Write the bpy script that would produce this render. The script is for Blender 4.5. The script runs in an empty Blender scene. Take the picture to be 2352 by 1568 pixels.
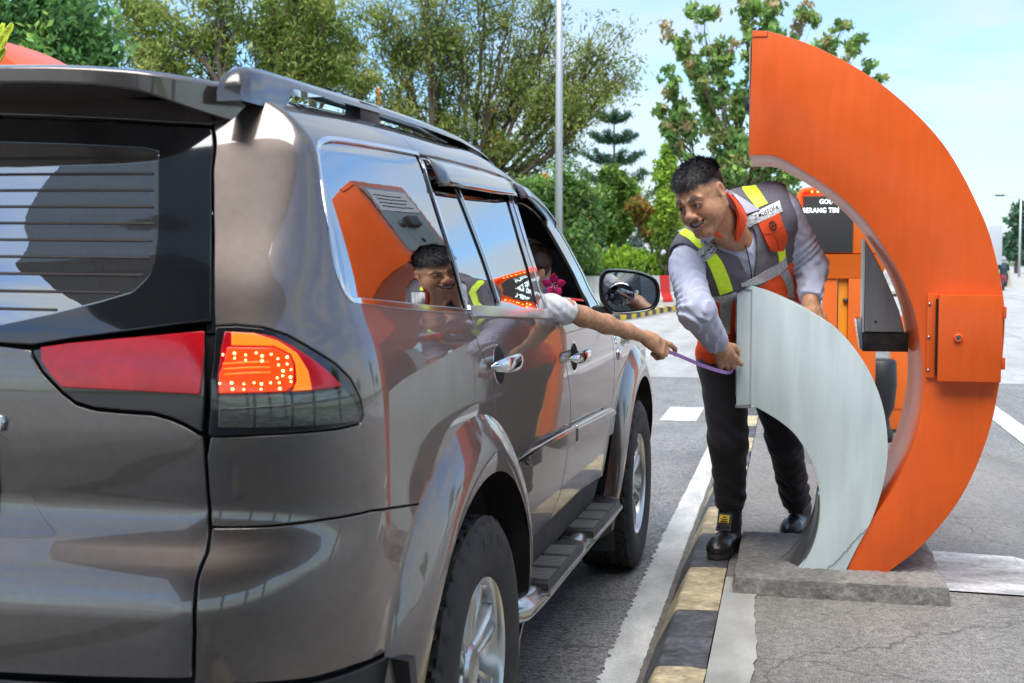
import bpy, bmesh, math, random
import numpy as np
from mathutils import Vector, Matrix
from mathutils.geometry import delaunay_2d_cdt
from mathutils.bvhtree import BVHTree
R=math.radians
sc=bpy.context.scene
COL=sc.collection
# ------------------------------------------------------------------ camera
cd=bpy.data.cameras.new('camera'); cam=bpy.data.objects.new('camera',cd); COL.objects.link(cam)
cd.sensor_width=36; cd.lens=2900/2352*36; cd.clip_start=.05; cd.clip_end=4000
cam.location=(0,0,1.43); PITCH=math.atan(184/2900)
cam.rotation_euler=(R(90)-PITCH,0,R(12.4))
cd.dof.use_dof=True; cd.dof.focus_distance=4.7; cd.dof.aperture_fstop=6.3
sc.camera=cam
# ------------------------------------------------------------------ world: hazy tropical sky with thin cloud
SUN_EL=R(63); SUN_AZ=R(184)     # sun behind the camera's left shoulder (azimuth from +Y, clockwise)
w=bpy.data.worlds.new('World'); sc.world=w; w.use_nodes=True
nt=w.node_tree; nt.nodes.clear()
out=nt.nodes.new('ShaderNodeOutputWorld'); bg=nt.nodes.new('ShaderNodeBackground')
sky=nt.nodes.new('ShaderNodeTexSky'); sky.sky_type='NISHITA'; sky.sun_disc=False
sky.sun_elevation=SUN_EL; sky.sun_rotation=SUN_AZ; sky.air_density=1.0; sky.dust_density=.8; sky.ozone_density=2.2; sky.altitude=20
tc=nt.nodes.new('ShaderNodeTexCoord'); mp=nt.nodes.new('ShaderNodeMapping')
mp.inputs['Scale'].default_value=(1.0,1.0,3.2); mp.inputs['Location'].default_value=(.9,.35,.55)
nz=nt.nodes.new('ShaderNodeTexNoise'); nz.inputs['Scale'].default_value=3.0; nz.inputs['Detail'].default_value=7; nz.inputs['Roughness'].default_value=.5; nz.inputs['Distortion'].default_value=.35
rp=nt.nodes.new('ShaderNodeValToRGB'); rp.color_ramp.elements[0].position=.42; rp.color_ramp.elements[1].position=.60
rp.color_ramp.elements[0].color=(.10,.10,.10,1); rp.color_ramp.elements[1].color=(.95,.95,.95,1)
mx=nt.nodes.new('ShaderNodeMix'); mx.data_type='RGBA'
mx.inputs[7].default_value=(2.05,2.25,2.36,1)
nt.links.new(tc.outputs['Generated'],mp.inputs[0]); nt.links.new(mp.outputs[0],nz.inputs['Vector'])
nt.links.new(nz.outputs[0],rp.inputs[0]); nt.links.new(rp.outputs[0],mx.inputs[0])
tn=nt.nodes.new('ShaderNodeMix'); tn.data_type='RGBA'; tn.blend_type='MULTIPLY'; tn.inputs[0].default_value=1; tn.inputs[7].default_value=(.44,.57,.68,1)
nt.links.new(sky.outputs[0],tn.inputs[6]); nt.links.new(tn.outputs[2],mx.inputs[6]); nt.links.new(mx.outputs[2],bg.inputs[0])
bg.inputs[1].default_value=.15
nt.links.new(bg.outputs[0],out.inputs[0])
# ------------------------------------------------------------------ sun (veiled)
sl=bpy.data.lights.new('sun','SUN'); sl.energy=2.1; sl.angle=R(58); sl.color=(1,.96,.90)
so=bpy.data.objects.new('sun',sl); COL.objects.link(so)
sdir=Vector((math.sin(SUN_AZ)*math.cos(SUN_EL),math.cos(SUN_AZ)*math.cos(SUN_EL),math.sin(SUN_EL)))
so.rotation_euler=sdir.to_track_quat('Z','Y').to_euler(); so.location=(-6,-8,14)
# ------------------------------------------------------------------ exposure
vs=sc.view_settings; vs.view_transform='Standard'; vs.look='None'; vs.gamma=1; vs.exposure=1.5; vs.use_curve_mapping=False
sc.cycles.use_denoising=True
sc.cycles.max_bounces=8; sc.cycles.glossy_bounces=5; sc.cycles.transmission_bounces=6; sc.cycles.transparent_max_bounces=10
sc.cycles.caustics_reflective=False; sc.cycles.caustics_refractive=False; sc.cycles.sample_clamp_indirect=4
# ================================================================== helpers
def lin(c):
    return tuple((v/12.92 if v<=.04045 else ((v+.055)/1.055)**2.4) for v in c)
MATS={}
def mat(name,col,rough=.5,metal=0,coat=0,coat_rough=.03,spec=.5,var=None,bump=None,emit=None,estr=0,alpha=1,rvar=0,sheen=0,sss=0,trans=0,coord='Object',var2=None,wave=None):
    """procedural principled material. var=(scale,amount,detail[,(sx,sy,sz)]) colour variation; bump=(scale,strength,dist[,(sx,sy,sz)])"""
    if name in MATS: return MATS[name]
    m=bpy.data.materials.new(name); m.use_nodes=True; t=m.node_tree; N=t.nodes; L=t.links
    b=N['Principled BSDF']
    b.inputs['Base Color'].default_value=(*col,1); b.inputs['Roughness'].default_value=rough; b.inputs['Metallic'].default_value=metal
    b.inputs['Coat Weight'].default_value=coat; b.inputs['Coat Roughness'].default_value=coat_rough; b.inputs['Specular IOR Level'].default_value=spec
    b.inputs['Alpha'].default_value=alpha; b.inputs['Sheen Weight'].default_value=sheen; b.inputs['Transmission Weight'].default_value=trans
    if sss: b.inputs['Subsurface Weight'].default_value=sss; b.inputs['Subsurface Radius'].default_value=(.008,.003,.0015); b.inputs['Subsurface Scale'].default_value=1
    if emit: b.inputs['Emission Color'].default_value=(*emit,1); b.inputs['Emission Strength'].default_value=estr
    tcn=N.new('ShaderNodeTexCoord')
    def vec(s):
        if s is None: return tcn.outputs[coord]
        mpn=N.new('ShaderNodeMapping'); mpn.inputs['Scale'].default_value=s; L.new(tcn.outputs[coord],mpn.inputs[0]); return mpn.outputs[0]
    src=None
    for v in (var,var2):
        if not v: continue
        n=N.new('ShaderNodeTexNoise'); n.inputs['Scale'].default_value=v[0]; n.inputs['Detail'].default_value=v[2] if len(v)>2 else 5
        n.inputs['Roughness'].default_value=.6
        L.new(vec(v[3] if len(v)>3 else None),n.inputs['Vector'])
        mr=N.new('ShaderNodeMapRange'); mr.inputs[1].default_value=.3; mr.inputs[2].default_value=.7; mr.inputs[3].default_value=1-v[1]; mr.inputs[4].default_value=1+v[1]
        L.new(n.outputs[0],mr.inputs[0])
        mm=N.new('ShaderNodeMix'); mm.data_type='RGBA'; mm.blend_type='MULTIPLY'; mm.inputs[0].default_value=1
        if src is None: mm.inputs[6].default_value=(*col,1)
        else: L.new(src,mm.inputs[6])
        L.new(mr.outputs[0],mm.inputs[7]); src=mm.outputs[2]
        if rvar:
            r2=N.new('ShaderNodeMapRange'); r2.inputs[1].default_value=.3; r2.inputs[2].default_value=.7
            r2.inputs[3].default_value=max(rough-rvar,0); r2.inputs[4].default_value=min(rough+rvar,1)
            L.new(n.outputs[0],r2.inputs[0]); L.new(r2.outputs[0],b.inputs['Roughness']); rvar=0
    if src is not None: L.new(src,b.inputs['Base Color'])
    if bump:
        n=N.new('ShaderNodeTexNoise'); n.inputs['Scale'].default_value=bump[0]; n.inputs['Detail'].default_value=5
        L.new(vec(bump[3] if len(bump)>3 else None),n.inputs['Vector'])
        bp=N.new('ShaderNodeBump'); bp.inputs['Strength'].default_value=bump[1]; bp.inputs['Distance'].default_value=bump[2]
        L.new(n.outputs[0],bp.inputs['Height']); L.new(bp.outputs[0],b.inputs['Normal'])
    MATS[name]=m; return m
def tag(o,label=None,cat=None,group=None,kind=None):
    if label: o['label']=label
    if cat: o['category']=cat
    if group: o['group']=group
    if kind: o['kind']=kind
    return o
def empty(name,loc=(0,0,0),rz=0):
    o=bpy.data.objects.new(name,None); COL.objects.link(o); o.location=loc; o.rotation_euler=(0,0,rz); o.empty_display_size=.1; return o
def obj(name,verts,faces,m,parent=None,smooth=False,normals=None,loc=None):
    me=bpy.data.meshes.new(name); me.from_pydata([tuple(map(float,v)) for v in verts],[],[tuple(int(i) for i in f) for f in faces]); me.update()
    if smooth or normals is not None:
        me.polygons.foreach_set('use_smooth',[True]*len(me.polygons))
    if normals is not None: me.normals_split_custom_set_from_vertices([tuple(n) for n in normals])
    if m: 
        for q in (m if isinstance(m,(list,tuple)) else [m]): me.materials.append(q)
    o=bpy.data.objects.new(name,me); COL.objects.link(o)
    if parent: o.parent=parent
    if loc is not None: o.location=loc
    return o
def bmobj(name,bm,m,parent=None,smooth=False,loc=None,auto=None):
    me=bpy.data.meshes.new(name); bm.normal_update(); bm.to_mesh(me); bm.free()
    if m:
        for q in (m if isinstance(m,(list,tuple)) else [m]): me.materials.append(q)
    if smooth: me.polygons.foreach_set('use_smooth',[True]*len(me.polygons))
    if auto:
        me.polygons.foreach_set('use_smooth',[True]*len(me.polygons))
        try: me.set_sharp_from_angle(angle=R(auto))
        except Exception: pass
    o=bpy.data.objects.new(name,me); COL.objects.link(o)
    if parent: o.parent=parent
    if loc is not None: o.location=loc
    return o
def bbox(bm,x0,x1,y0,y1,z0,z1,bev=0,seg=2):
    r=bmesh.ops.create_cube(bm,size=1)
    vs_=r['verts']
    for v in vs_:
        v.co=Vector((x0+(v.co.x+.5)*(x1-x0),y0+(v.co.y+.5)*(y1-y0),z0+(v.co.z+.5)*(z1-z0)))
    if bev:
        es=list({e for v in vs_ for e in v.link_edges})
        bmesh.ops.bevel(bm,geom=es,offset=bev,segments=seg,affect='EDGES',profile=.6)
    return vs_
def box(name,x0,x1,y0,y1,z0,z1,m,parent=None,bev=0,seg=2,loc=None,smooth=False):
    bm=bmesh.new(); bbox(bm,x0,x1,y0,y1,z0,z1,bev,seg); return bmobj(name,bm,m,parent,loc=loc,auto=40 if bev else None)
def prism(bm,poly,f0,f1,bev=0,seg=2):
    """extrude a closed list of points: f0(p), f1(p) give the 3-D front and back points"""
    a=[bm.verts.new(f0(p)) for p in poly]; b=[bm.verts.new(f1(p)) for p in poly]
    n=len(poly); fs=[]
    fs.append(bm.faces.new(a)); fs.append(bm.faces.new(b[::-1]))
    for i in range(n):
        fs.append(bm.faces.new((a[(i+1)%n],a[i],b[i],b[(i+1)%n])))
    bmesh.ops.recalc_face_normals(bm,faces=fs)
    if bev:
        es=list(fs[0].edges)+list(fs[1].edges)
        bmesh.ops.bevel(bm,geom=es,offset=bev,segments=seg,affect='EDGES',profile=.6)
    return a,b
def tube(path,rad,n=10,closed=False,caps=True):
    """verts, faces of a tube along path; rad scalar or list or (rx,ry) list"""
    P=np.array(path,float); k=len(P)
    rad=np.array([rad]*k if np.isscalar(rad) else rad,float)
    T_=np.gradient(P,axis=0); T_/=np.maximum(np.linalg.norm(T_,axis=1,keepdims=True),1e-9)
    ref=np.array([0,0,1.]) if abs(T_[0][2])<.9 else np.array([1.,0,0])
    V=[];u=np.cross(T_[0],ref); u/=np.linalg.norm(u)
    for i in range(k):
        u=u-T_[i]*(u@T_[i]); u/=max(np.linalg.norm(u),1e-9); v=np.cross(T_[i],u)
        for j in range(n):
            a=2*math.pi*j/n; V.append(P[i]+rad[i]*(math.cos(a)*u+math.sin(a)*v))
    Fc=[]
    for i in range(k-1):
        for j in range(n):
            j2=(j+1)%n; Fc.append((i*n+j,i*n+j2,(i+1)*n+j2,(i+1)*n+j))
    if caps: Fc.append(tuple(range(n))[::-1]); Fc.append(tuple((k-1)*n+j for j in range(n)))
    return V,Fc
def tubeobj(name,path,rad,m,parent=None,n=10,**k):
    V,F_=tube(path,rad,n,**k); return obj(name,V,F_,m,parent,smooth=True)
def lathe(profile,n=48,axis='x',fn=None):
    """profile list of (axial, radius) -> verts, faces"""
    V=[];F_=[];k=len(profile)
    for j in range(n):
        a=2*math.pi*j/n
        for (ax,r) in profile:
            rr=r if fn is None else fn(ax,r,a)
            c,s=rr*math.cos(a),rr*math.sin(a)
            V.append((ax,c,s) if axis=='x' else ((c,s,ax) if axis=='z' else (c,ax,s)))
    for j in range(n):
        j2=(j+1)%n
        for i in range(k-1): F_.append((j*k+i,j*k+i+1,j2*k+i+1,j2*k+i))
    return V,F_
def spline(pts,n=8,closed=False):
    """Catmull-Rom through points"""
    P=[np.array(p,float) for p in pts]; out_=[]; k=len(P)
    rng=range(k) if closed else range(k-1)
    for i in rng:
        p0=P[(i-1)%k] if (closed or i>0) else 2*P[0]-P[1]
        p1=P[i]; p2=P[(i+1)%k]; p3=P[(i+2)%k] if (closed or i+2<k) else 2*P[-1]-P[-2]
        for j in range(n):
            t=j/n; out_.append(.5*((2*p1)+(-p0+p2)*t+(2*p0-5*p1+4*p2-p3)*t*t+(-p0+3*p1-3*p2+p3)*t**3))
    if not closed: out_.append(P[-1])
    return np.array(out_)
def resample(P,step,closed=False):
    P=np.array(P,float)
    if closed: P=np.vstack([P,P[:1]])
    out_=[]
    for a,b in zip(P[:-1],P[1:]):
        k=max(1,int(math.ceil(np.linalg.norm(b-a)/step)))
        for j in range(k): out_.append(a+(b-a)*j/k)
    if not closed: out_.append(P[-1])
    return np.array(out_)
def area2(P):
    x,y=P[:,0],P[:,1]; return .5*np.sum(x*np.roll(y,-1)-np.roll(x,-1)*y)
def inset(P,g):
    """move a closed 2-D outline inwards by g"""
    P=np.array(P,float); s=1 if area2(P)>0 else -1
    a=P-np.roll(P,1,0); b=np.roll(P,-1,0)-P
    def nrm(d): 
        l=np.maximum(np.linalg.norm(d,axis=1,keepdims=True),1e-9); d=d/l; return np.stack([-d[:,1],d[:,0]],1)*s
    n1,n2=nrm(a),nrm(b); m_=n1+n2; l=np.maximum((m_*m_).sum(1,keepdims=True),.35)
    return P+2*g*m_/l
def inpoly(Q,P):
    Q=np.asarray(Q,float); x,y=Q[:,0],Q[:,1]; r=np.zeros(len(Q),bool); n=len(P); j=n-1
    for i in range(n):
        xi,yi=P[i]; xj,yj=P[j]
        c=((yi>y)!=(yj>y))&(x<(xj-xi)*(y-yi)/((yj-yi) if yj!=yi else 1e-12)+xi); r^=c; j=i
    return r
def fill2d(outer,holes=(),step=.03):
    """triangulate a closed outline with interior points; the outline is kept as given"""
    P=[tuple(p) for p in outer]; E_=[(i,(i+1)%len(P)) for i in range(len(P))]; loops=[np.array(outer)]
    for h in holes:
        o=len(P); P+= [tuple(p) for p in h]; E_+=[(o+i,o+(i+1)%len(h)) for i in range(len(h))]; loops.append(np.array(h))
    A=np.array(outer); lo=A.min(0); hi=A.max(0)
    gx=np.arange(lo[0]+step*.5,hi[0],step); gy=np.arange(lo[1]+step*.5,hi[1],step)
    if len(gx) and len(gy):
        G=np.stack(np.meshgrid(gx,gy,indexing='ij'),-1).reshape(-1,2)
        G=G[inpoly(G,A)]
        for h in holes: 
            if len(G): G=G[~inpoly(G,np.array(h))]
        if len(G):
            B=np.array(P); d=np.full(len(G),9.)
            for i in range(0,len(B),64): d=np.minimum(d,np.sqrt(((G[:,None]-B[None,i:i+64])**2).sum(-1)).min(1))
            G=G[d>step*.45]
            P+= [tuple(p) for p in G]
    r=delaunay_2d_cdt([Vector(p) for p in P],E_,[],0,1e-7)
    V=np.array([tuple(v) for v in r[0]]); T_=[tuple(f) for f in r[2]]
    C=np.array([V[list(f)].mean(0) for f in T_])
    ok=inpoly(C,A)
    for h in holes: ok&=~inpoly(C,np.array(h))
    return V,[f for f,k in zip(T_,ok) if k]
def copy_tree(o,parent=None):
    c=o.copy(); COL.objects.link(c); c.parent=parent
    for ch in o.children: copy_tree(ch,c)
    return c
def text_mesh(s,size,bold=False):
    """flat letters as triangles (2-D verts, faces), lower-left at the origin"""
    cu=bpy.data.curves.new('t','FONT'); cu.body=s; cu.size=size; cu.resolution_u=3
    if bold: cu.offset=size*.012; cu.space_character=1.08
    o=bpy.data.objects.new('t',cu); COL.objects.link(o)
    me=bpy.data.meshes.new_from_object(o.evaluated_get(bpy.context.evaluated_depsgraph_get()))
    V=np.array([tuple(v.co) for v in me.vertices]); F_=[tuple(p.vertices) for p in me.polygons]
    bpy.data.objects.remove(o); bpy.data.curves.remove(cu); bpy.data.meshes.remove(me)
    return V[:,:2],F_
# ---- car body surface: u runs round the plan outline from the tail centre to the nose, z is height ----
CX=-1.61
def smooth(t): t=np.clip(t,0,1); return t*t*(3-2*t)
def _cr(xs,ys):
    xs=np.array(xs,float); ys=np.array(ys,float)
    d=np.gradient(ys,xs)
    def f(x):
        x=np.clip(x,xs[0],xs[-1]); i=np.clip(np.searchsorted(xs,x)-1,0,len(xs)-2)
        h=xs[i+1]-xs[i]; t=(x-xs[i])/h
        return ((2*t**3-3*t*t+1)*ys[i]+(t**3-2*t*t+t)*h*d[i]+(-2*t**3+3*t*t)*ys[i+1]+(t**3-t*t)*h*d[i+1])
    return f
ZR=_cr([2.0,2.49,3.04,3.57,4.02,4.2,4.39,4.58,4.73,4.87,5.0,5.12,5.3,5.8,6.4,6.75,7.1],
       [1.765,1.783,1.802,1.803,1.80,1.778,1.737,1.68,1.60,1.495,1.39,1.265,1.175,1.14,1.09,1.03,.9])
WT=_cr([.3,.45,.6,.85,1.0,1.12,1.20,1.26,1.31,1.40,1.55,1.70,1.82],
       [.815,.845,.862,.872,.876,.874,.866,.852,.832,.808,.762,.712,.670])
Y0=_cr([.3,.45,.60,.74,.80,.845,.925,.965,1.0,1.12,1.28,1.34,1.50,1.68,1.80],
       [2.12,2.075,2.055,2.053,2.058,2.072,2.122,2.132,2.13,2.125,2.142,2.165,2.245,2.335,2.40])
def S(u,z):
    u=np.asarray(u,float); z=np.asarray(z,float)
    s=np.sign(u)+(u==0); u=np.abs(u)
    side=np.maximum(u-1.0,0)
    ysp=2.46-.02*smooth((z-1.2)/.5)
    y=ysp+side
    th=np.clip((u-.6)/.4,0,1)*np.pi/2
    fr=np.minimum(u/.6,1)
    d=np.maximum(ZR(np.maximum(y,2.3))-z,0)
    q=np.clip(1-d/.13,0,1)
    rnd=(.15-.10*smooth((y-4.1)/.8))*(1-np.sqrt(np.maximum(1-q*q,0)))
    w=WT(z)-rnd
    w=w-.010*((y-4.3)/1.8)**2
    w=w-.32*np.clip((y-6.25)/.65,0,1)**2
    rx=.27+.03*smooth((1.2-z)/.5)
    a=w-rx
    y0=Y0(z)
    # bumper ledge fades round the corner
    led=Y0(np.where(z<.93,np.maximum(z,.3),z))
    y0=y0+.10*np.clip(1-d/.06,0,1)**2*0
    ry=ysp-y0
    x=np.where(u<.6,a*fr,a+rx*np.sin(th))
    crown=.055
    yy=np.where(u<1.0, ysp-ry*np.cos(th)+crown*(x/.9)**2*np.cos(th), y)
    return np.stack([CX+s*x, yy, z+0*x],-1)
def SN(u,z,e=2e-3):
    a=S(u+e,z)-S(u-e,z); b=S(u,z+e)-S(u,z-e)
    n=np.cross(a,b); n/=np.maximum(np.linalg.norm(n,axis=-1,keepdims=True),1e-9)
    return n
# outlines of the car's panels on its body surface (u, z) in metres
TR={
 'shut':[(0.6994,1.7018),(0.6793,1.611),(0.6711,1.5233),(0.6639,1.4134),(0.6581,1.3116),(0.6437,1.2677),(0.6279,1.2037),(0.6186,1.103),(0.6193,1.0652),(0.6247,0.9988),(0.6313,0.9486),(0.6388,0.9147),(0.6433,0.8909),(0.6418,0.8684),(0.6423,0.8433),(0.6453,0.8171),(0.6498,0.7543),(0.651,0.6653)],
 'glass_top':[(0.0582,1.7344),(0.2484,1.7271),(0.5078,1.7151),(0.6994,1.7018)],
 'glass_bot':[(0.1956,1.2707),(0.2723,1.2685),(0.3598,1.2816),(0.4998,1.2978),(0.5939,1.3095),(0.6596,1.3165)],
 'win_in':[(0.5544,1.5263),(0.5502,1.4761),(0.5417,1.4301),(0.528,1.4042),(0.4937,1.3752),(0.4246,1.3573),(0.3088,1.332),(0.1921,1.3108)],
 'win_in_top':[(0.0807,1.6737),(0.3022,1.6656),(0.5236,1.6551),(0.5623,1.6483),(0.5542,1.5265)],
 'tg_lamp':[(0.2665,1.2637),(0.3558,1.2784),(0.4611,1.288),(0.6468,1.3035),(0.6319,1.2384),(0.6156,1.1064),(0.5822,1.1241),(0.552,1.1361),(0.5148,1.1448),(0.4596,1.1469),(0.3968,1.151),(0.3582,1.1607),(0.3306,1.18),(0.2894,1.2193),(0.27,1.2494)],
 'tg_red':[(0.2892,1.2655),(0.3554,1.2743),(0.6415,1.2988),(0.6279,1.2446),(0.6141,1.1827),(0.4483,1.188),(0.3331,1.191),(0.3075,1.2148),(0.2902,1.2401)],
 'lamp':[(0.6609,1.309),(0.6981,1.3103),(0.7428,1.3049),(0.7801,1.2897),(0.8183,1.2611),(0.856,1.2328),(0.8839,1.2016),(0.9029,1.1606),(0.9085,1.1266),(0.8975,1.1111),(0.8477,1.1062),(0.7546,1.106),(0.6259,1.1046),(0.6219,1.109),(0.632,1.2072),(0.6494,1.2694)],
 'lamp_red':[(0.6758,1.2978),(0.7232,1.2946),(0.7556,1.287),(0.7827,1.2681),(0.8137,1.2421),(0.8414,1.2136),(0.862,1.1876),(0.8009,1.1831),(0.6441,1.1828),(0.6488,1.2197),(0.6632,1.2693)],
 'lamp_clear':[(0.6445,1.1803),(0.8006,1.1806),(0.8652,1.184),(0.8837,1.1592),(0.8948,1.1315),(0.8944,1.1162),(0.8149,1.1173),(0.6413,1.1217)],
 'amber_out':[(0.6867,1.2958),(0.7227,1.2927),(0.7589,1.2784),(0.7854,1.2549),(0.7988,1.2211),(0.8006,1.1857),(0.7667,1.1853),(0.7764,1.2032),(0.779,1.2349),(0.7748,1.2541),(0.7506,1.2692),(0.6808,1.2722)],
 'amber_in':[(0.6729,1.2686),(0.7498,1.2661),(0.7713,1.2517),(0.7752,1.2335),(0.7688,1.1957),(0.7567,1.1864),(0.6473,1.1859),(0.6517,1.2197),(0.664,1.2445)],
 'leds':[(0.6825,1.2567),(0.6997,1.2533),(0.7171,1.2566),(0.7255,1.2508),(0.7407,1.2535),(0.7499,1.245),(0.766,1.2475),(0.6809,1.248),(0.698,1.244),(0.7239,1.2421),(0.7637,1.235),(0.7491,1.2337),(0.7548,1.2227),(0.7684,1.2246),(0.7529,1.2139),(0.7651,1.2108),(0.7433,1.2105),(0.7651,1.2025),(0.6699,1.2038),(0.6891,1.2016),(0.7054,1.2031),(0.7168,1.2008),(0.7315,1.2022),(0.7455,1.2016),(0.6701,1.1926),(0.6879,1.1916),(0.715,1.1914),(0.7452,1.1908),(0.6509,1.2034),(0.6635,1.2544)],
 'ledge':[(0.2173,0.8961),(0.4356,0.8977),(0.6374,0.8938),(0.7743,0.8801)],
 'tg_bot':[(0.2475,0.6503),(0.4415,0.6573),(0.602,0.6589)],
 'recess':[(0.1928,1.0919),(0.2066,1.0659),(0.234,1.0138),(0.2632,0.9585),(0.292,0.9283),(0.3159,0.9127),(0.2922,0.9075),(0.1994,0.9127)],
 'seam':[(0.6366,0.9338),(0.6817,0.9329),(0.7306,0.9315),(0.8161,0.9327),(0.9294,0.9315),(1.0465,0.9153),(1.2302,0.8891)],
 'bump_bot':[(0.8268,0.6337),(0.9075,0.6299),(1.0754,0.6069),(1.1517,0.6001)],
 'qwin':[(0.9474,1.3533),(0.9327,1.3671),(0.9248,1.3832),(0.9222,1.4248),(0.9267,1.473),(0.9365,1.5183),(0.9478,1.5606),(0.9659,1.6034),(0.9913,1.6367),(1.011,1.6574),(1.0333,1.6719),(1.065,1.6822),(1.1178,1.6905),(1.1948,1.695),(1.323,1.6988),(1.5098,1.7039),(1.7148,1.7076),(1.6973,1.6499),(1.6982,1.5635),(1.6932,1.4563),(1.6997,1.3446),(1.6942,1.3026),(1.4573,1.3177),(1.1791,1.3368)],
 'rglass':[(1.7239,1.6724),(1.8196,1.675),(2.5886,1.6865),(2.5398,1.6278),(2.5174,1.5038),(2.5137,1.36),(2.4962,1.2783),(2.0369,1.3014),(1.7323,1.3187),(1.7248,1.3649),(1.7201,1.4814),(1.731,1.5939)],
 'rdoor_top':[(1.7303,1.7055),(2.0227,1.7085),(2.3632,1.7095),(2.6267,1.7015)],
 'fwin':[(2.6481,1.6181),(2.749,1.6215),(2.8535,1.6105),(2.9649,1.5826),(3.0181,1.5471),(3.1582,1.4529),(3.596,1.3513),(3.3415,1.2845),(3.2827,1.2436),(3.2696,1.2228),(2.6859,1.2527),(2.6523,1.278),(2.6465,1.3524),(2.6332,1.49)],
 'door_rear_edge':[(1.6981,1.3032),(1.7096,1.2702),(1.7021,1.2165),(1.7411,1.1754),(1.7792,1.1136),(1.8259,1.0342)],
 'door_mid':[(2.6342,1.2522),(2.7134,1.2057),(2.7316,1.1513),(2.772,1.0744),(2.8339,0.9817),(2.8717,0.8446),(2.8151,0.7548),(2.7203,0.64),(2.5807,0.5921)],
 'door_front':[(3.7998,1.2108),(3.6205,1.1743),(3.7276,1.1366),(3.8102,1.0459),(3.8754,0.9688),(3.8464,0.884),(3.776,0.7734)],
 'sill':[(2.2494,0.5723),(2.5868,0.5765),(3.1063,0.5826),(3.6627,0.5371)],
 'belt':[(1.7132,1.3151),(2.0728,1.2916),(2.6348,1.2551)],
 'mold_r':[(2.1658,0.8532),(2.1894,0.8645),(2.2456,0.8665),(2.3262,0.8629),(2.8667,0.8495),(2.8728,0.7842),(2.5356,0.8005),(2.2395,0.813),(2.1894,0.8257)],
 'mold_f':[(2.8995,0.8467),(3.741,0.8187),(3.7862,0.8018),(3.7725,0.79),(3.6951,0.7876),(2.9108,0.7957)],
 'handle_r':[(1.7627,1.191),(2.0645,1.17),(2.0621,1.1333),(1.7475,1.1542)],
 'handle_f':[(2.7801,1.1255),(3.1326,1.1013),(3.1281,1.0661),(2.7713,1.0877)],
 'visor':[(1.7667,1.6856),(1.9881,1.6905),(2.3309,1.694),(2.6106,1.6931),(2.6337,1.6365),(2.5947,1.6304),(2.2379,1.6241),(1.9056,1.622),(1.755,1.6223)],
 'badge':[(3.8057,1.0906),(3.9497,1.0815),(3.9271,1.0363),(3.8395,1.0425)],
 'badge2':[(3.8679,1.0318),(4.0145,1.0212),(4.0161,0.9811),(3.8986,0.9904)],
}
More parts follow.
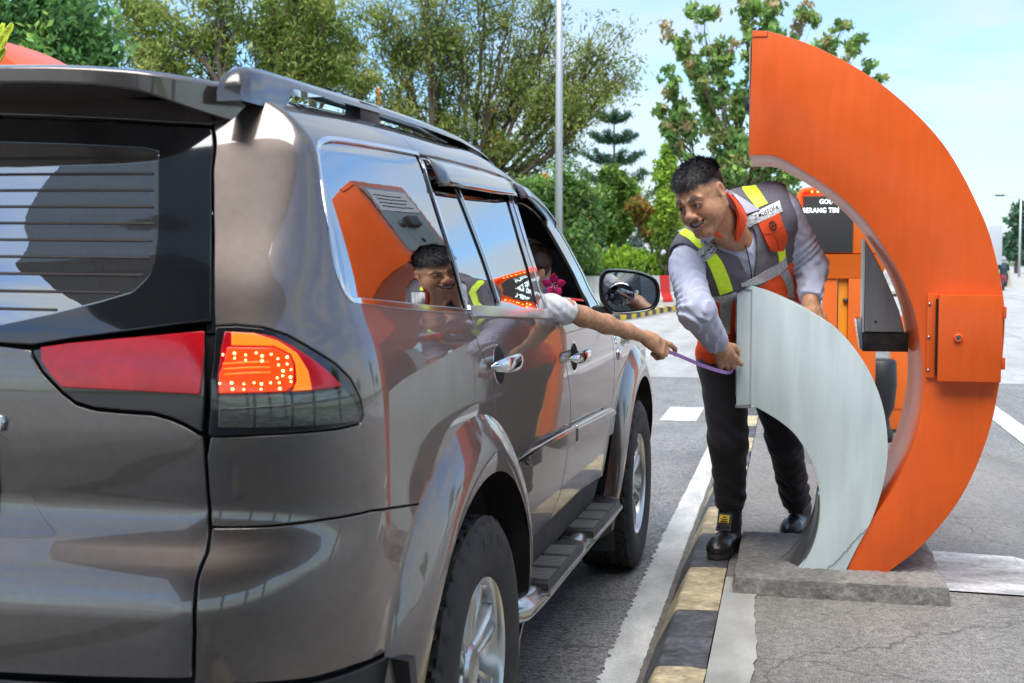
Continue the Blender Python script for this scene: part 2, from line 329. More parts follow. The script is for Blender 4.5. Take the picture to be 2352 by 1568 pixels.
# ================================================================== ground, road, island
rng=np.random.RandomState(7)
def roadmat(name,col,agg,groove,var):
    m=bpy.data.materials.new(name); m.use_nodes=True; t=m.node_tree; N=t.nodes; L=t.links; b=N['Principled BSDF']
    tcn=N.new('ShaderNodeTexCoord')
    def noise(scale,detail=6,rough=.6,sc_=None):
        n=N.new('ShaderNodeTexNoise'); n.inputs['Scale'].default_value=scale; n.inputs['Detail'].default_value=detail; n.inputs['Roughness'].default_value=rough
        if sc_:
            q=N.new('ShaderNodeMapping'); q.inputs['Scale'].default_value=sc_; L.new(tcn.outputs['Object'],q.inputs[0]); L.new(q.outputs[0],n.inputs['Vector'])
        else: L.new(tcn.outputs['Object'],n.inputs['Vector'])
        return n.outputs[0]
    def ramp(src,a,b_,c0,c1):
        r=N.new('ShaderNodeMapRange'); r.inputs[1].default_value=a; r.inputs[2].default_value=b_; r.inputs[3].default_value=c0; r.inputs[4].default_value=c1; L.new(src,r.inputs[0]); return r.outputs[0]
    def mul(a,b_):
        r=N.new('ShaderNodeMath'); r.operation='MULTIPLY'; L.new(a,r.inputs[0]); L.new(b_,r.inputs[1]); return r.outputs[0]
    vor=N.new('ShaderNodeTexVoronoi'); vor.inputs['Scale'].default_value=agg; L.new(tcn.outputs['Object'],vor.inputs['Vector'])
    f=ramp(vor.outputs['Color'],.1,.9,1-.6,1+.5)
    f=mul(f,ramp(noise(.35,5),.3,.7,1-var,1+var))
    f=mul(f,ramp(noise(2.2,7,.65,(1,.35,1)),.3,.72,.78,1.15))
    f=mul(f,ramp(noise(38,3),.35,.6,.75,1.1))
    f=mul(f,ramp(noise(4.5,8,.7),.58,.72,1.0,.62))
    f=mul(f,ramp(noise(1.7,5,.55,(1,.05,1)),.5,.72,1.0,.72))
    ve=N.new('ShaderNodeTexVoronoi'); ve.feature='DISTANCE_TO_EDGE'; ve.inputs['Scale'].default_value=.75
    nq=N.new('ShaderNodeTexNoise'); nq.inputs['Scale'].default_value=3.0; nq.inputs['Detail'].default_value=6; L.new(tcn.outputs['Object'],nq.inputs['Vector'])
    mv=N.new('ShaderNodeMix'); mv.data_type='RGBA'; mv.blend_type='LINEAR_LIGHT'; mv.inputs[0].default_value=.22; L.new(tcn.outputs['Object'],mv.inputs[6]); L.new(nq.outputs['Color'],mv.inputs[7]); L.new(mv.outputs[2],ve.inputs['Vector'])
    f=mul(f,ramp(ve.outputs['Distance'],.001,.006,.55,1.0))
    mm=N.new('ShaderNodeMix'); mm.data_type='RGBA'; mm.blend_type='MULTIPLY'; mm.inputs[0].default_value=1; mm.inputs[6].default_value=(*col,1); L.new(f,mm.inputs[7])
    L.new(mm.outputs[2],b.inputs['Base Color'])
    L.new(ramp(noise(1.1,6),.3,.7,.42,.85),b.inputs['Roughness'])
    h=vor.outputs['Distance']
    bp=N.new('ShaderNodeBump'); bp.inputs['Strength'].default_value=.55; bp.inputs['Distance'].default_value=.004; L.new(h,bp.inputs['Height'])
    if groove:
        wv=N.new('ShaderNodeTexWave'); wv.bands_direction='Y'; wv.inputs['Scale'].default_value=groove; wv.inputs['Distortion'].default_value=1.2; wv.inputs['Detail'].default_value=2; wv.inputs['Detail Scale'].default_value=3
        L.new(tcn.outputs['Object'],wv.inputs['Vector'])
        b2=N.new('ShaderNodeBump'); b2.inputs['Strength'].default_value=.45; b2.inputs['Distance'].default_value=.004; L.new(wv.outputs[0],b2.inputs['Height']); L.new(bp.outputs[0],b2.inputs['Normal']); L.new(b2.outputs[0],b.inputs['Normal'])
    else: L.new(bp.outputs[0],b.inputs['Normal'])
    MATS[name]=m; return m
grass=mat('verge_grass',(.07,.12,.025),rough=.9,var=(.3,.4,8),bump=(6,.6,.1))
asph=roadmat('road_concrete',(.235,.232,.226),120,9.,.16)
isl=roadmat('island_concrete',(.245,.231,.210),330,0,.2)
gut=mat('gutter_concrete',(.145,.135,.115),rough=.85,var=(9,.35,8),bump=(60,.5,.006,(1,4,1)))
whitep=mat('road_paint',(.50,.505,.49),rough=.7,var=(7,.28,8,(1,.4,1)),var2=(150,.2,3),bump=(200,.3,.002))
yel=mat('kerb_yellow',(.42,.345,.215),rough=.75,var=(7,.5,9),var2=(40,.3,5),bump=(45,.5,.006))
blk=mat('kerb_black',(.07,.072,.078),rough=.6,var=(6,.75,9),var2=(50,.45,4),bump=(45,.5,.006))
kyel=mat('kerb_fresh_yellow',(.75,.50,.03),rough=.6,var=(5,.15,5))
kblk=mat('kerb_fresh_black',(.055,.055,.06),rough=.6,var=(5,.25,5))
tag(obj('ground',[(-1600,-600,-.03),(1600,-600,-.03),(1600,2600,-.03),(-1600,2600,-.03)],[(0,1,2,3)],grass),kind='structure')
tag(obj('road',[(-60,-70,0),(70,-70,0),(70,420,0),(22,420,0),(3.2,60,0),(-1.8,43.2,0),(-3.4,37.2,0),(-4.6,29.6,0),(-8.5,24.6,0),(-60,18,0)],[tuple(range(10))],asph),kind='structure')
tag(obj('far_concrete_brightened',[(-30,15.6,.0025),(1.6,15.6,.0025),(30,15.6,.0025),(60,400,.0025),(24,400,.0025),(4.2,60,.0025),(-1.2,43.2,.0025),(-2.9,37.2,.0025),(-3.7,30.6,.0025),(-4.6,27.6,.0025),(-7.5,24.2,.0025),(-30,20,.0025)],[tuple(range(12))],roadmat('glare_pale_concrete',(.46,.455,.44),300,9.,.08)),kind='structure')  # added sheet: paler concrete, with the far road's glare put into its colour
# painted edge line along the lane, its lane side worn by tyres
L_=[];Rr=[]
for i in range(420):
    y=1.5+(i*.018 if i<320 else 5.76+(i-320)*.32)
    j=.010*math.sin(y*.8)+rng.uniform(-.010,.006)*(1 if y<7 else .4)+(.04*max(0,math.sin(y*1.05+.6))**4 if y<6 else 0)
    L_.append((-.615+j*1.2,y,.004)); Rr.append((-.492+rng.uniform(-.003,.003),y,.004))
V=L_+Rr; n=len(L_)
eline=tag(obj('edge_line',V,[(i,n+i,n+i+1,i+1) for i in range(n-1)],whitep),kind='structure')
tag(obj('gutter',[(-.489,-10,.005),(-.455,-10,.005),(-.455,38,.005),(-.489,38,.005)],[(0,1,2,3)],gut),kind='structure')
for i,(x0,x1,y0,y1) in enumerate(((-1.13,-.80,11.3,12.4),(-1.10,-.78,17.3,18.4),(-1.10,-.78,23.4,24.4))):
    tag(obj('lane_marking',[(x0,y0,.004),(x1,y0,.004),(x1,y1,.004),(x0,y1,.004)],[(0,1,2,3)],whitep),kind='structure')
tag(obj('lane_line',[(1.80,6.5,.006),(2.0,6.5,.006),(2.0,90,.006),(1.80,90,.006)],[(0,1,2,3)],whitep),kind='structure')
# the island: raised slab that runs down to the right-hand lane
NX=[-.234,.95,1.62]; NZ=[.165,.165,.008]
V=[];F_=[]
YS=list(np.arange(-6,40,.5))
for y in YS:
    for x,z in zip(NX,NZ): V.append((x,y,z+.0015*math.sin(y*3+x*2)))
for i in range(len(YS)-1):
    for j in range(2): F_.append((i*3+j,i*3+j+1,(i+1)*3+j+1,(i+1)*3+j))
island=tag(obj('island',V,F_,isl,smooth=True),kind='structure')
# lighter worn strip of cement beside the kerb, with a broken inner edge
a=[];b=[]
for i in range(60):
    y=1.5+i*.06
    a.append((-.233,y,.172)); b.append((-.10+rng.uniform(-.006,.006)+.01*math.sin(y*5),y,.172))
cem=mat('cement_strip',(.33,.325,.30),rough=.85,var=(5,.3,8,(1,.5,1)),bump=(70,.4,.004))
V=a+b;n=len(a)
obj('cement_strip',V,[(i,n+i,n+i+1,i+1) for i in range(n-1)],cem,island)
# worn white band painted across the island
V=[(x,y,.1715) for x,y in ((.59,5.02),(.95,5.0),(.95,5.66),(.62,5.70))]
obj('painted_band',V,[(0,1,2,3)],mat('worn_white',(.46,.46,.45),rough=.8,var=(2.2,.55,9,(1,3,1)),var2=(40,.25,4),bump=(60,.4,.004)),island)
V=[(.952,5.0,.1705),(1.62,4.97,.0135),(1.62,5.62,.0135),(.952,5.66,.1705)]
obj('painted_band',V,[(0,1,2,3)],MATS['worn_white'],island)
# kerb blocks, alternately yellow and black
kerb=empty('kerb',(-.35,8,0)); kerb['kind']='structure'
def kerb_mesh(seed):
    r=np.random.RandomState(seed); bm=bmesh.new(); Ln=.655; n=7
    prof=[(-.118,-.01),(-.113,.02),(-.052,.146),(-.044,.159),(-.032,.166),(.06,.169),(.112,.168),(.116,-.01)]
    rows=[]
    for i in range(n+1):
        y=Ln*i/n; e=0.0025 if i in (0,n) else 0
        rows.append([bm.verts.new((x+(r.uniform(-.002,.002)) ,y,z-e+r.uniform(-.002,.002))) for x,z in prof])
    for i in range(n):
        for j in range(len(prof)-1): bm.faces.new((rows[i][j],rows[i][j+1],rows[i+1][j+1],rows[i+1][j]))
    bm.faces.new(rows[0]); bm.faces.new(rows[-1][::-1])
    bmesh.ops.recalc_face_normals(bm,faces=bm.faces)
    me=bpy.data.meshes.new('kerb_block'); bm.to_mesh(me); bm.free(); me.polygons.foreach_set('use_smooth',[True]*len(me.polygons)); me.set_sharp_from_angle(angle=R(50)); return me
KM=[]
for k in range(8):
    me=kerb_mesh(k); me.materials.append(yel if k%2==0 else blk); KM.append(me)
for i in range(-10,46):
    o_=bpy.data.objects.new('kerb_block',KM[(i%2)+2*((i*7)%4)]); COL.objects.link(o_); o_.parent=kerb; o_.location=(-.35+.35-.35,4.56+.66*i-8,0)
    o_.location=(0,4.56+.66*i-8,0)
# ================================================================== the SUV
paint=mat('car_paint',(.172,.143,.126),rough=.33,metal=.85,coat=1,coat_rough=.025,var=(1.3,.05,3),var2=(55,.07,5),bump=(900,.02,.001))
chrome=mat('chrome',(.75,.76,.78),rough=.07,metal=1)
blackpl=mat('black_plastic',(.016,.016,.017),rough=.45,bump=(260,.15,.002),var=(6,.3,4))
dustpl=mat('dusty_plastic',(.035,.034,.033),rough=.6,bump=(120,.25,.004),var=(9,.4,5))
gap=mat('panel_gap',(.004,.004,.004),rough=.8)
rubber=mat('tyre_rubber',(.022,.021,.021),rough=.72,var=(14,.45,6),bump=(160,.3,.002))
alloy=mat('alloy_rim',(.60,.61,.62),rough=.28,metal=.9,var=(7,.08,4),coat=.4)
steel=mat('brushed_steel',(.46,.46,.46),rough=.33,metal=1,var=(3,.16,5),bump=(400,.05,.001,(1,1,.05)))
cloth_in=mat('seat_cloth',(.05,.05,.052),rough=.9,var=(30,.3,3))
headliner=mat('headliner',(.03,.03,.03),rough=.95)
def glassmat(name,tint,fres,base=(.01,.011,.012),film=0):
    m=bpy.data.materials.new(name); m.use_nodes=True; t=m.node_tree; N=t.nodes; L=t.links; N.clear()
    o_=N.new('ShaderNodeOutputMaterial'); g=N.new('ShaderNodeBsdfGlossy'); g.inputs['Roughness'].default_value=.004
    tr=N.new('ShaderNodeBsdfTransparent'); tr.inputs[0].default_value=(*tint,1)
    df=N.new('ShaderNodeBsdfDiffuse'); df.inputs[0].default_value=(*base,1)
    m1=N.new('ShaderNodeMixShader'); m1.inputs[0].default_value=.25; L.new(tr.outputs[0],m1.inputs[1]); L.new(df.outputs[0],m1.inputs[2])
    fr=N.new('ShaderNodeFresnel'); fr.inputs[0].default_value=fres
    if film:
        ad=N.new('ShaderNodeMath'); ad.operation='MAXIMUM'; ad.inputs[1].default_value=film; L.new(fr.outputs[0],ad.inputs[0]); fr=ad
    # faint dust veil breaks the mirror up
    n=N.new('ShaderNodeTexNoise'); n.inputs['Scale'].default_value=3; n.inputs['Detail'].default_value=6
    tcn=N.new('ShaderNodeTexCoord'); L.new(tcn.outputs['Object'],n.inputs['Vector'])
    bp=N.new('ShaderNodeBump'); bp.inputs['Strength'].default_value=.02; bp.inputs['Distance'].default_value=.02; L.new(n.outputs[0],bp.inputs['Height']); L.new(bp.outputs[0],g.inputs['Normal'])
    m2=N.new('ShaderNodeMixShader'); L.new(fr.outputs[0],m2.inputs[0]); L.new(m1.outputs[0],m2.inputs[1]); L.new(g.outputs[0],m2.inputs[2])
    L.new(m2.outputs[0],o_.inputs[0]); return m
tint=glassmat('tinted_glass',(.045,.05,.055),2.4,film=.72)
paint.node_tree.nodes['Principled BSDF'].inputs['Coat IOR'].default_value=1.75
rearglass=glassmat('rear_glass',(.03,.034,.038),2.0,film=.62)
frit=mat('glass_frit',(.006,.007,.009),rough=.06,coat=1,coat_rough=.01,spec=.8)
CC=np.array([-.74,4.47,0.]); TH=R(-1.5)
suv=empty('suv',CC,TH)
tag(suv,'dark grey-brown SUV with roof rails, its lit right tail lamp nearest the viewer','car')
def rim_obj(name,V2,F_,loops,off,thick,m,parent,mirror=False,soft=.0022):
    """panel on the body surface with a rolled edge"""
    V2=np.array(V2); P=S(V2[:,0],V2[:,1]); Nn=SN(V2[:,0],V2[:,1])
    sgn=1.0
    if np.mean((P[:,0]-CX)*Nn[:,0]+(P[:,1]-4.3)*Nn[:,1])<0: sgn=-1.0
    Nn=Nn*sgn
    V=list(P+Nn*off); NR=list(Nn); F_=list(F_)
    # face winding
    if len(F_):
        f=F_[len(F_)//2]; a,b,c=[V[i] for i in f[:3]]
        if np.dot(np.cross(b-a,c-a),Nn[f[0]])<0: F_=[tuple(f[::-1]) for f in F_]
    for (idx,loop2,flip) in loops:
        n=len(idx); g=np.array(loop2)
        gi=inset(g,-soft*flip)
        Pg=S(gi[:,0],gi[:,1]); Ng=SN(gi[:,0],gi[:,1])*sgn
        outv=gi-g; 
        Po=S(g[:,0],g[:,1]); od=Pg-Po; od/=np.maximum(np.linalg.norm(od,axis=1,keepdims=True),1e-9)
        r1=len(V); V+=list(Pg+Ng*(off-soft)); NR+=list((od*.9+Ng*.45)/np.linalg.norm(od*.9+Ng*.45,axis=1,keepdims=True))
        r2=len(V); V+=list(Pg+Ng*(off-thick)); NR+=list(od)
        for i in range(n):
            j=(i+1)%n
            for A,B in (((idx[i],idx[j]),(r1+i,r1+j)),((r1+i,r1+j),(r2+i,r2+j))):
                q=(A[0],A[1],B[1],B[0]); p=[np.array(V[k]) for k in q]
                if np.dot(np.cross(p[1]-p[0],p[2]-p[0]),od[i]*.5+Ng[i]*.5)<0: q=q[::-1]
                F_.append(q)
    V=np.array(V); NR=np.array(NR)
    if mirror:
        V=V.copy(); V[:,0]=2*CX-V[:,0]; NR=NR.copy(); NR[:,0]*=-1; F_=[tuple(f[::-1]) for f in F_]
    return obj(name,V-CC,F_,m,parent,smooth=True,normals=NR)
def panel(name,poly,m,parent,off=0.,thick=.014,holes=(),step=.03,g=.003,edge=.03,mirror=False,soft=.0022):
    A=np.array(poly,float)
    if area2(A)<0: A=A[::-1]
    A=resample(A,edge,True); A=inset(A,g+soft)
    H=[]
    for h in holes:
        h=np.array(h,float)
        if area2(h)<0: h=h[::-1]
        h=resample(h,edge,True); H.append(inset(h,-(g+soft)))
    V2,F_=fill2d(A,H,step)
    loops=[(list(range(len(A))),A,1)]
    o=len(A)
    for h in H: loops.append((list(range(o,o+len(h))),h,-1)); o+=len(h)
    return rim_obj(name,V2,F_,loops,off,thick,m,parent,mirror,soft)
def both(name,poly,m,parent,**k):
    o=panel(name,poly,m,parent,**k); panel(name,poly,m,parent,mirror=True,**k); return o
def strip(name,path,width,m,parent,off=.004,thick=.006,mirror=True,g=0):
    """thin band along a (u,z) path"""
    P=resample(np.array(path,float),.03)
    d=np.gradient(P,axis=0); d/=np.maximum(np.linalg.norm(d,axis=1,keepdims=True),1e-9); n=np.stack([-d[:,1],d[:,0]],1)
    poly=np.vstack([P+n*width/2,(P-n*width/2)[::-1]])
    o=panel(name,poly,m,parent,off=off,thick=thick,g=g,step=9,soft=.0015)
    if mirror: panel(name,poly,m,parent,off=off,thick=thick,g=g,step=9,soft=.0015,mirror=True)
    return o
def mirr(L): return [(-u,z) for u,z in L]
def Y2U(y,z): return y-(2.46-.02*float(smooth((z-1.2)/.5)))+1.0
RA=(3.08,.39); FA=(5.865,.39)
def arc(c,r,a0,a1,n=24,sq=1.0):
    return [(Y2U(c[0]+r*math.cos(R(a0+(a1-a0)*i/n)),c[1]+sq*r*math.sin(R(a0+(a1-a0)*i/n))),c[1]+sq*r*math.sin(R(a0+(a1-a0)*i/n))) for i in range(n+1)]
shut=TR['shut']
def zcut(L,z0,z1): return [p for p in L if z0<=p[1]<=z1]
# ---- tailgate
gb=TR['glass_bot']; gt=TR['glass_top']
body_shut=[p for p in shut if p[1]<gb[-1][1]-.004]
tg_r=[gb[-1]]+body_shut+[(.64,.662),(.40,.656),(.2,.652)]
tg_top=[(u,z) for u,z in gb if u>.1]       # left-to-right along the glass foot
half=[(0.0,gb[0][1]+.002)]+tg_top[0:]+body_shut+[(.645,.664),(.45,.657),(.22,.652),(0.0,.650)]
full=half+[(-u,z) for u,z in half[::-1] if u>0]
rec=[(0.0,1.108)]+TR['recess'][0:6]+[(.29,.909),(.2,.906),(0.0,.906)]
recf=rec+[(-u,z) for u,z in rec[::-1] if u>0]
recf=spline(recf,2,True)
lampL=TR['tg_lamp']
lamp_hole=[(u,z) for u,z in lampL]
# the lamp runs out to the shut line: cut it out of the tailgate outline instead of as a hole
tgl_low=[p for p in lampL[5:]]+[lampL[0]]
lowpath=lampL[5:]+[lampL[0]]
half=[(0.0,gb[0][1])]+[p for p in gb if p[0]<lampL[0][0]-.01 and p[0]>.05]+lowpath[::-1]+[p for p in shut if p[1]<lampL[5][1]-.008]+[(.648,.664),(.45,.657),(.22,.652),(0.0,.650)]
full=half+[(-u,z) for u,z in half[::-1] if u>0]
tailgate=panel('tailgate',full,paint,suv,holes=[recf],g=.004,edge=.02,step=.025)
panel('plate_recess',[(u*1.02,z) for u,z in recf],paint,tailgate,off=-.035,g=-.006,step=.03,thick=.004)
panel('number_plate',[(-.16,.935),(.16,.935),(.16,1.055),(-.16,1.055)],mat('plate_black',(.02,.02,.022),rough=.4),tailgate,off=-.026,g=0,thick=.004)
strip('plate_garnish',[(-.33,1.135),(0,1.14),(.14,1.134),(.205,1.118)],.028,chrome,tailgate,off=.012,thick=.02,mirror=False)
# ---- rear window
glassR=[(0.0,gt[0][1]+.008)]+[p for p in gt if p[0]>.05]+[p for p in shut if gb[-1][1]<p[1]<gt[-1][1]-.004]+[p for p in gb[::-1] if p[0]>.05]+[(0.0,gb[0][1])]
glassF=glassR+[(-u,z) for u,z in glassR[::-1] if u>0]
win=[p for p in TR['win_in_top']][::1]+[p for p in TR['win_in'][1:] if p[0]>.05]
winh=[(0.0,win[0][1]+.004)]+win+[(0.0,win[-1][1]-.006)]
winF=winh+[(-u,z) for u,z in winh[::-1] if u>0]
rw=panel('rear_window_surround',glassF,frit,suv,off=.0,holes=[winF],g=.0035,step=.03,edge=.02)
panel('rear_window',winF,rearglass,rw,off=-.0015,g=-.004,step=.03,thick=.003,edge=.02)
heat=mat('heater_wire',(.045,.032,.028),rough=.6)
for i in range(11):
    z=win[0][1]-.035-.0335*i
    c=[p for p in winh if abs(p[1]-z)<.06]
    umax=max([p[0] for p in winh if p[1]<z+.02 and p[1]>z-.06] or [.3])
    # width of the pane at this height
    us=[a[0]+(b[0]-a[0])*(z-a[1])/(b[1]-a[1]) for a,b in zip(winh[:-1],winh[1:]) if (a[1]-z)*(b[1]-z)<0 and abs(b[1]-a[1])>1e-6]
    um=max(us) if us else 0
    if um>.1: strip('heater_wire',[(-um+.01,z),(0,z+.004),(um-.01,z)],.0010,heat,rw,off=.0006,thick=.001,mirror=False)
# header under the spoiler
hd=[(0.0,1.80)]+[(.3,1.79),(.55,1.775),(.735,1.76)]+[(.715,1.712)]+[(u,z+.006) for u,z in gt[::-1] if u>.05]+[(0.0,gt[0][1]+.014)]
panel('tailgate_header',hd+[(-u,z) for u,z in hd[::-1] if u>0],paint,suv,off=-.004,g=.002)
# rear wiper-free spoiler: sections across the car  (x offset, [front-top, rear-top, rear-bottom, under-front])
spx=[0,.14,.28,.37,.43,.475,.52,.56,.585]
sp_y=[2.20,2.205,2.215,2.232,2.258,2.295,2.34,2.385,2.42]
sp_zt=[1.815,1.813,1.809,1.804,1.800,1.795,1.789,1.782,1.774]
sp_zb=[1.792,1.790,1.786,1.780,1.770,1.752,1.730,1.712,1.702]
xq=np.linspace(0,.585,30); f_=lambda a_:_cr(spx,a_)(xq)
sp_y,sp_zt,sp_zb=f_(sp_y),f_(sp_zt),f_(sp_zb)-.010*(1-smooth((xq-.46)/.12)); spx=list(xq)
V=[];F_=[]
sx=[-x for x in spx[:0:-1]]+spx; ix=list(range(len(spx)-1,0,-1))+list(range(len(spx)))
for x,i in zip(sx,ix):
    fy=2.66-.10*(abs(x)/.6)**3
    top=1.822-.035*(abs(x)/.62)**2
    sec=[(fy,top-.012),((fy+sp_y[i])/2,top-.004+.006),(sp_y[i]+.02,sp_zt[i]+.004),(sp_y[i],sp_zt[i]-.004),(sp_y[i]+.004,sp_zb[i]),(sp_y[i]+.03,sp_zb[i]-.001),(max(2.40,sp_y[i]+.05),min(1.765,sp_zb[i]+.012)),(fy,top-.05)]
    for y,z in sec: V.append((CX+x,y,z))
k=8
for a in range(len(sx)-1):
    for b in range(k): F_.append((a*k+b,a*k+(b+1)%k,(a+1)*k+(b+1)%k,(a+1)*k+b))
F_.append(tuple(range(k))[::-1]); F_.append(tuple((len(sx)-1)*k+b for b in range(k)))
bm=bmesh.new(); bv=[bm.verts.new(np.array(v)-CC) for v in V]
for f in F_: bm.faces.new([bv[i] for i in f])
bmesh.ops.recalc_face_normals(bm,faces=bm.faces)
sp=bmobj('spoiler',bm,paint,suv,auto=48)
sb=sp.modifiers.new('b','BEVEL'); sb.width=.004; sb.segments=2; sb.angle_limit=R(40)
# ---- rear quarter
door_r=TR['door_rear_edge']; seam=TR['seam']
qw=TR['qwin']
roofU=[(u,float(ZR(u+1.45))-.0005) for u in np.linspace(1.0,1.70,12)]
sh_q=[p for p in shut if p[1]>1.315][::-1]      # upwards
lamp=TR['lamp']
ltop=lamp[0:9]; lbot=lamp[9:13]
q_arc=arc(RA,.60,118,15,26)
q_arc=[p for p in q_arc if p[1]>.55]
qpoly=sh_q+[(.735,1.742),(.80,1.765),(.9,1.774)]+roofU+[(1.705,1.70),(1.70,1.50),(1.697,1.31)]+door_r+[(2.02,.90)]+[p for p in q_arc[::-1] if p[0]<2.0 and p[0]>1.27]+seam[::-1]+[p for p in shut if .945<p[1]<lbot[-1][1]-.004][::-1]+lbot[::-1]+ltop[::-1]
quarter=both('quarter_panel',qpoly,paint,suv,holes=[qw],g=.0022,edge=.02,step=.022)
# quarter glass with bright surround
qg=both('quarter_window',qw,tint,suv,off=-.003,g=.006,thick=.004,edge=.02)
strip('window_trim',qw[-3:]+qw[:17],.011,chrome,suv,off=.003,thick=.01)
# ---- bumper corners and lower bumper
bumpR=[p for p in seam]+[p for p in arc(RA,.60,118,175,14) ]+[(1.14,.60)]+TR['bump_bot'][::-1]+[(.72,.648),(.648,.656)]+[p for p in shut if .66<p[1]<.94][::-1]
both('bumper_corner',bumpR,paint,suv,g=.0022,edge=.02,step=.02)
low=[(0.0,.640),(.45,.646),(.72,.640),(.83,.624),(.95,.618),(1.14,.592),(1.10,.45),(.9,.40),(.5,.38),(0,.38)]
panel('bumper_lower',low+[(-u,z) for u,z in low[::-1] if u>0],blackpl,suv,off=.004,g=.002)
# ---- tail lamps
lens_clear=mat('lamp_clear',(.10,.10,.09),rough=.12,coat=1,var=(40,.5,4,(1,1,6)),metal=.4)
lens_red=mat('lamp_red',(.62,.003,.012),rough=.2,coat=.5,coat_rough=.01,var=(22,.2,3))
lens_blk=mat('lamp_housing',(.010,.010,.011),rough=.1,coat=1,coat_rough=.01)
amb_o=mat('lamp_amber_lit',(.7,.14,.01),rough=.3,coat=1,emit=(1,.20,.004),estr=.40)
amb_i=mat('lamp_orange_lit',(.6,.04,.005),rough=.3,coat=1,emit=(1,.055,.001),estr=.36,var=(50,.3,3))
ledm=mat('led_lit',(1,.8,.4),emit=(1,.66,.22),estr=4)
tl=panel('tail_lamp',lamp,lens_blk,suv,off=.002,g=.002,edge=.012,step=.02)
panel('red_lens',TR['lamp_red'],lens_red,tl,off=.005,g=.0,thick=.004,edge=.012,step=.02)
panel('clear_lens',TR['lamp_clear'],lens_clear,tl,off=.005,g=.0,thick=.004,edge=.012,step=.02)
for i in range(9):
    f=(i+.5)/9; z=1.112+.072*f
strip('lens_rib',[(.648,1.155),(.70,1.157),(.80,1.162),(.885,1.168)],.0016,lens_blk,tl,off=.0062,thick=.001,mirror=False)
for uu in (.70,.762,.80): strip('lens_rib',[(uu,1.118),(uu+.004,1.184)],.0016,lens_blk,tl,off=.0062,thick=.001,mirror=False)
panel('amber_band',TR['amber_out'],amb_o,tl,off=.0075,g=.0,thick=.003,edge=.01,step=.02)
panel('indicator',TR['amber_in'],amb_i,tl,off=.0075,g=.0,thick=.003,edge=.01,step=.02)
for i,zf in enumerate((1.2465,1.237,1.2275)):
    strip('indicator_rib',[(.660,zf-.008),(.70,zf-.006),(.735,zf-.006)],.0035,amb_o,tl,off=.0085,thick=.001,mirror=False)
for j,(u,z) in enumerate(TR['leds']):
    bm=bmesh.new(); bmesh.ops.create_icosphere(bm,subdivisions=1,radius=.0017 if j%3 else .0024)
    p=S(u,z)+SN(u,z)*-.0+np.array([0,0,0]); n=SN(u,z)
    if n[1]>0: n=-n
    bmobj('led',bm,ledm,tl,smooth=True,loc=p+n*.010-CC)
both('tailgate_lamp',lampL,lens_blk,suv,off=.002,g=.004,edge=.012,step=.02)
both('tailgate_lamp_lens',TR['tg_red'],lens_red,suv,off=.005,g=0,thick=.004,edge=.012,step=.02)
panel('tail_lamp',lamp,lens_red,suv,off=.002,g=.002,edge=.012,step=.02,mirror=True)
# ---- doors
mid=TR['door_mid']; fr=TR['door_front']
sill=[(2.02,.565),(2.25,.572),(2.587,.5765),(3.106,.5826),(3.45,.562),(3.66,.535)]
belt=[(1.71,1.300),(2.1,1.281),(2.63,1.2535)]
rd_arc=[p for p in arc(RA,.60,62,8,16)]
rdoor=[(1.712,1.292)]+belt[1:]+[(2.652,1.235)]+mid[1:-1]+[(2.578,.578)]+[(2.30,.572),(2.19,.57)]+[p for p in rd_arc[::-1] if p[1]>.58 and p[0]>1.88]+door_r[::-1][:-1]
door2=both('rear_door',rdoor,paint,suv,g=.0022,edge=.02,step=.022)
fr_clean=[(3.62,1.215),(3.70,1.16),(3.755,1.10),(3.80,1.02),(3.81,.95),(3.80,.88),(3.76,.78),(3.70,.66),(3.62,.55)]
fdoor=[(2.66,1.235),(3.0,1.222),(3.62,1.215)]+fr_clean[1:]+sill[2:-1][::-1]+[(2.582,.58)]+mid[1:-1][::-1]
door1=both('front_door',fdoor,paint,suv,g=.0022,edge=.02,step=.022)
# window frames of the doors: dark pillars
pilm=mat('pillar_black',(.012,.012,.013),rough=.12,coat=1)
rg=TR['rglass']; fwn=[(2.648,1.618),(2.70,1.622),(2.76,1.621),(2.8535,1.6105),(2.965,1.5826),(3.05,1.537),(3.16,1.453),(3.27,1.362),(3.345,1.285),(3.36,1.235),(3.28,1.228),(2.686,1.25),(2.652,1.278),(2.6465,1.352),(2.633,1.49)]
rf=[(1.705,1.305),(1.705,1.5),(1.712,1.703),(1.9,1.712),(2.3,1.713),(2.56,1.708),(2.605,1.69),(2.585,1.5),(2.60,1.36),(2.61,1.256),(2.1,1.284)]
both('rear_door_frame',rf,pilm,door2,off=-.002,g=.002,holes=[rg],edge=.025)
both('rear_door_glass',rg,tint,door2,off=-.007,g=-.006,thick=.004)
strip('glass_divider',[(2.045,1.30),(2.02,1.45),(1.985,1.60),(1.975,1.66)],.028,pilm,door2,off=-.002,thick=.008)
strip('glass_divider_edge',[(2.058,1.30),(2.033,1.45),(1.998,1.60),(1.99,1.66)],.006,chrome,door2,off=.0,thick=.004)
ff=[(2.612,1.256),(2.604,1.36),(2.59,1.5),(2.61,1.69),(2.70,1.70),(2.85,1.686),(2.98,1.66),(3.12,1.60),(3.26,1.50),(3.40,1.38),(3.50,1.28),(3.56,1.222),(3.0,1.226),(2.66,1.24)]
both('front_door_frame',ff,pilm,door1,off=-.002,g=.002,holes=[fwn],edge=.025)
strip('pillar_trim',[(2.607,1.262),(2.60,1.36),(2.587,1.5),(2.602,1.66)],.012,chrome,door1,off=.001,thick=.006)
strip('pillar_trim',[(1.718,1.31),(1.716,1.5),(1.722,1.69)],.013,chrome,door2,off=.001,thick=.006)
strip('belt_trim',[(1.712,1.300),(2.1,1.2825),(2.61,1.2565)],.030,mat('bright_trim',(.62,.63,.65),rough=.16,metal=1),door2,off=.009,thick=.012)
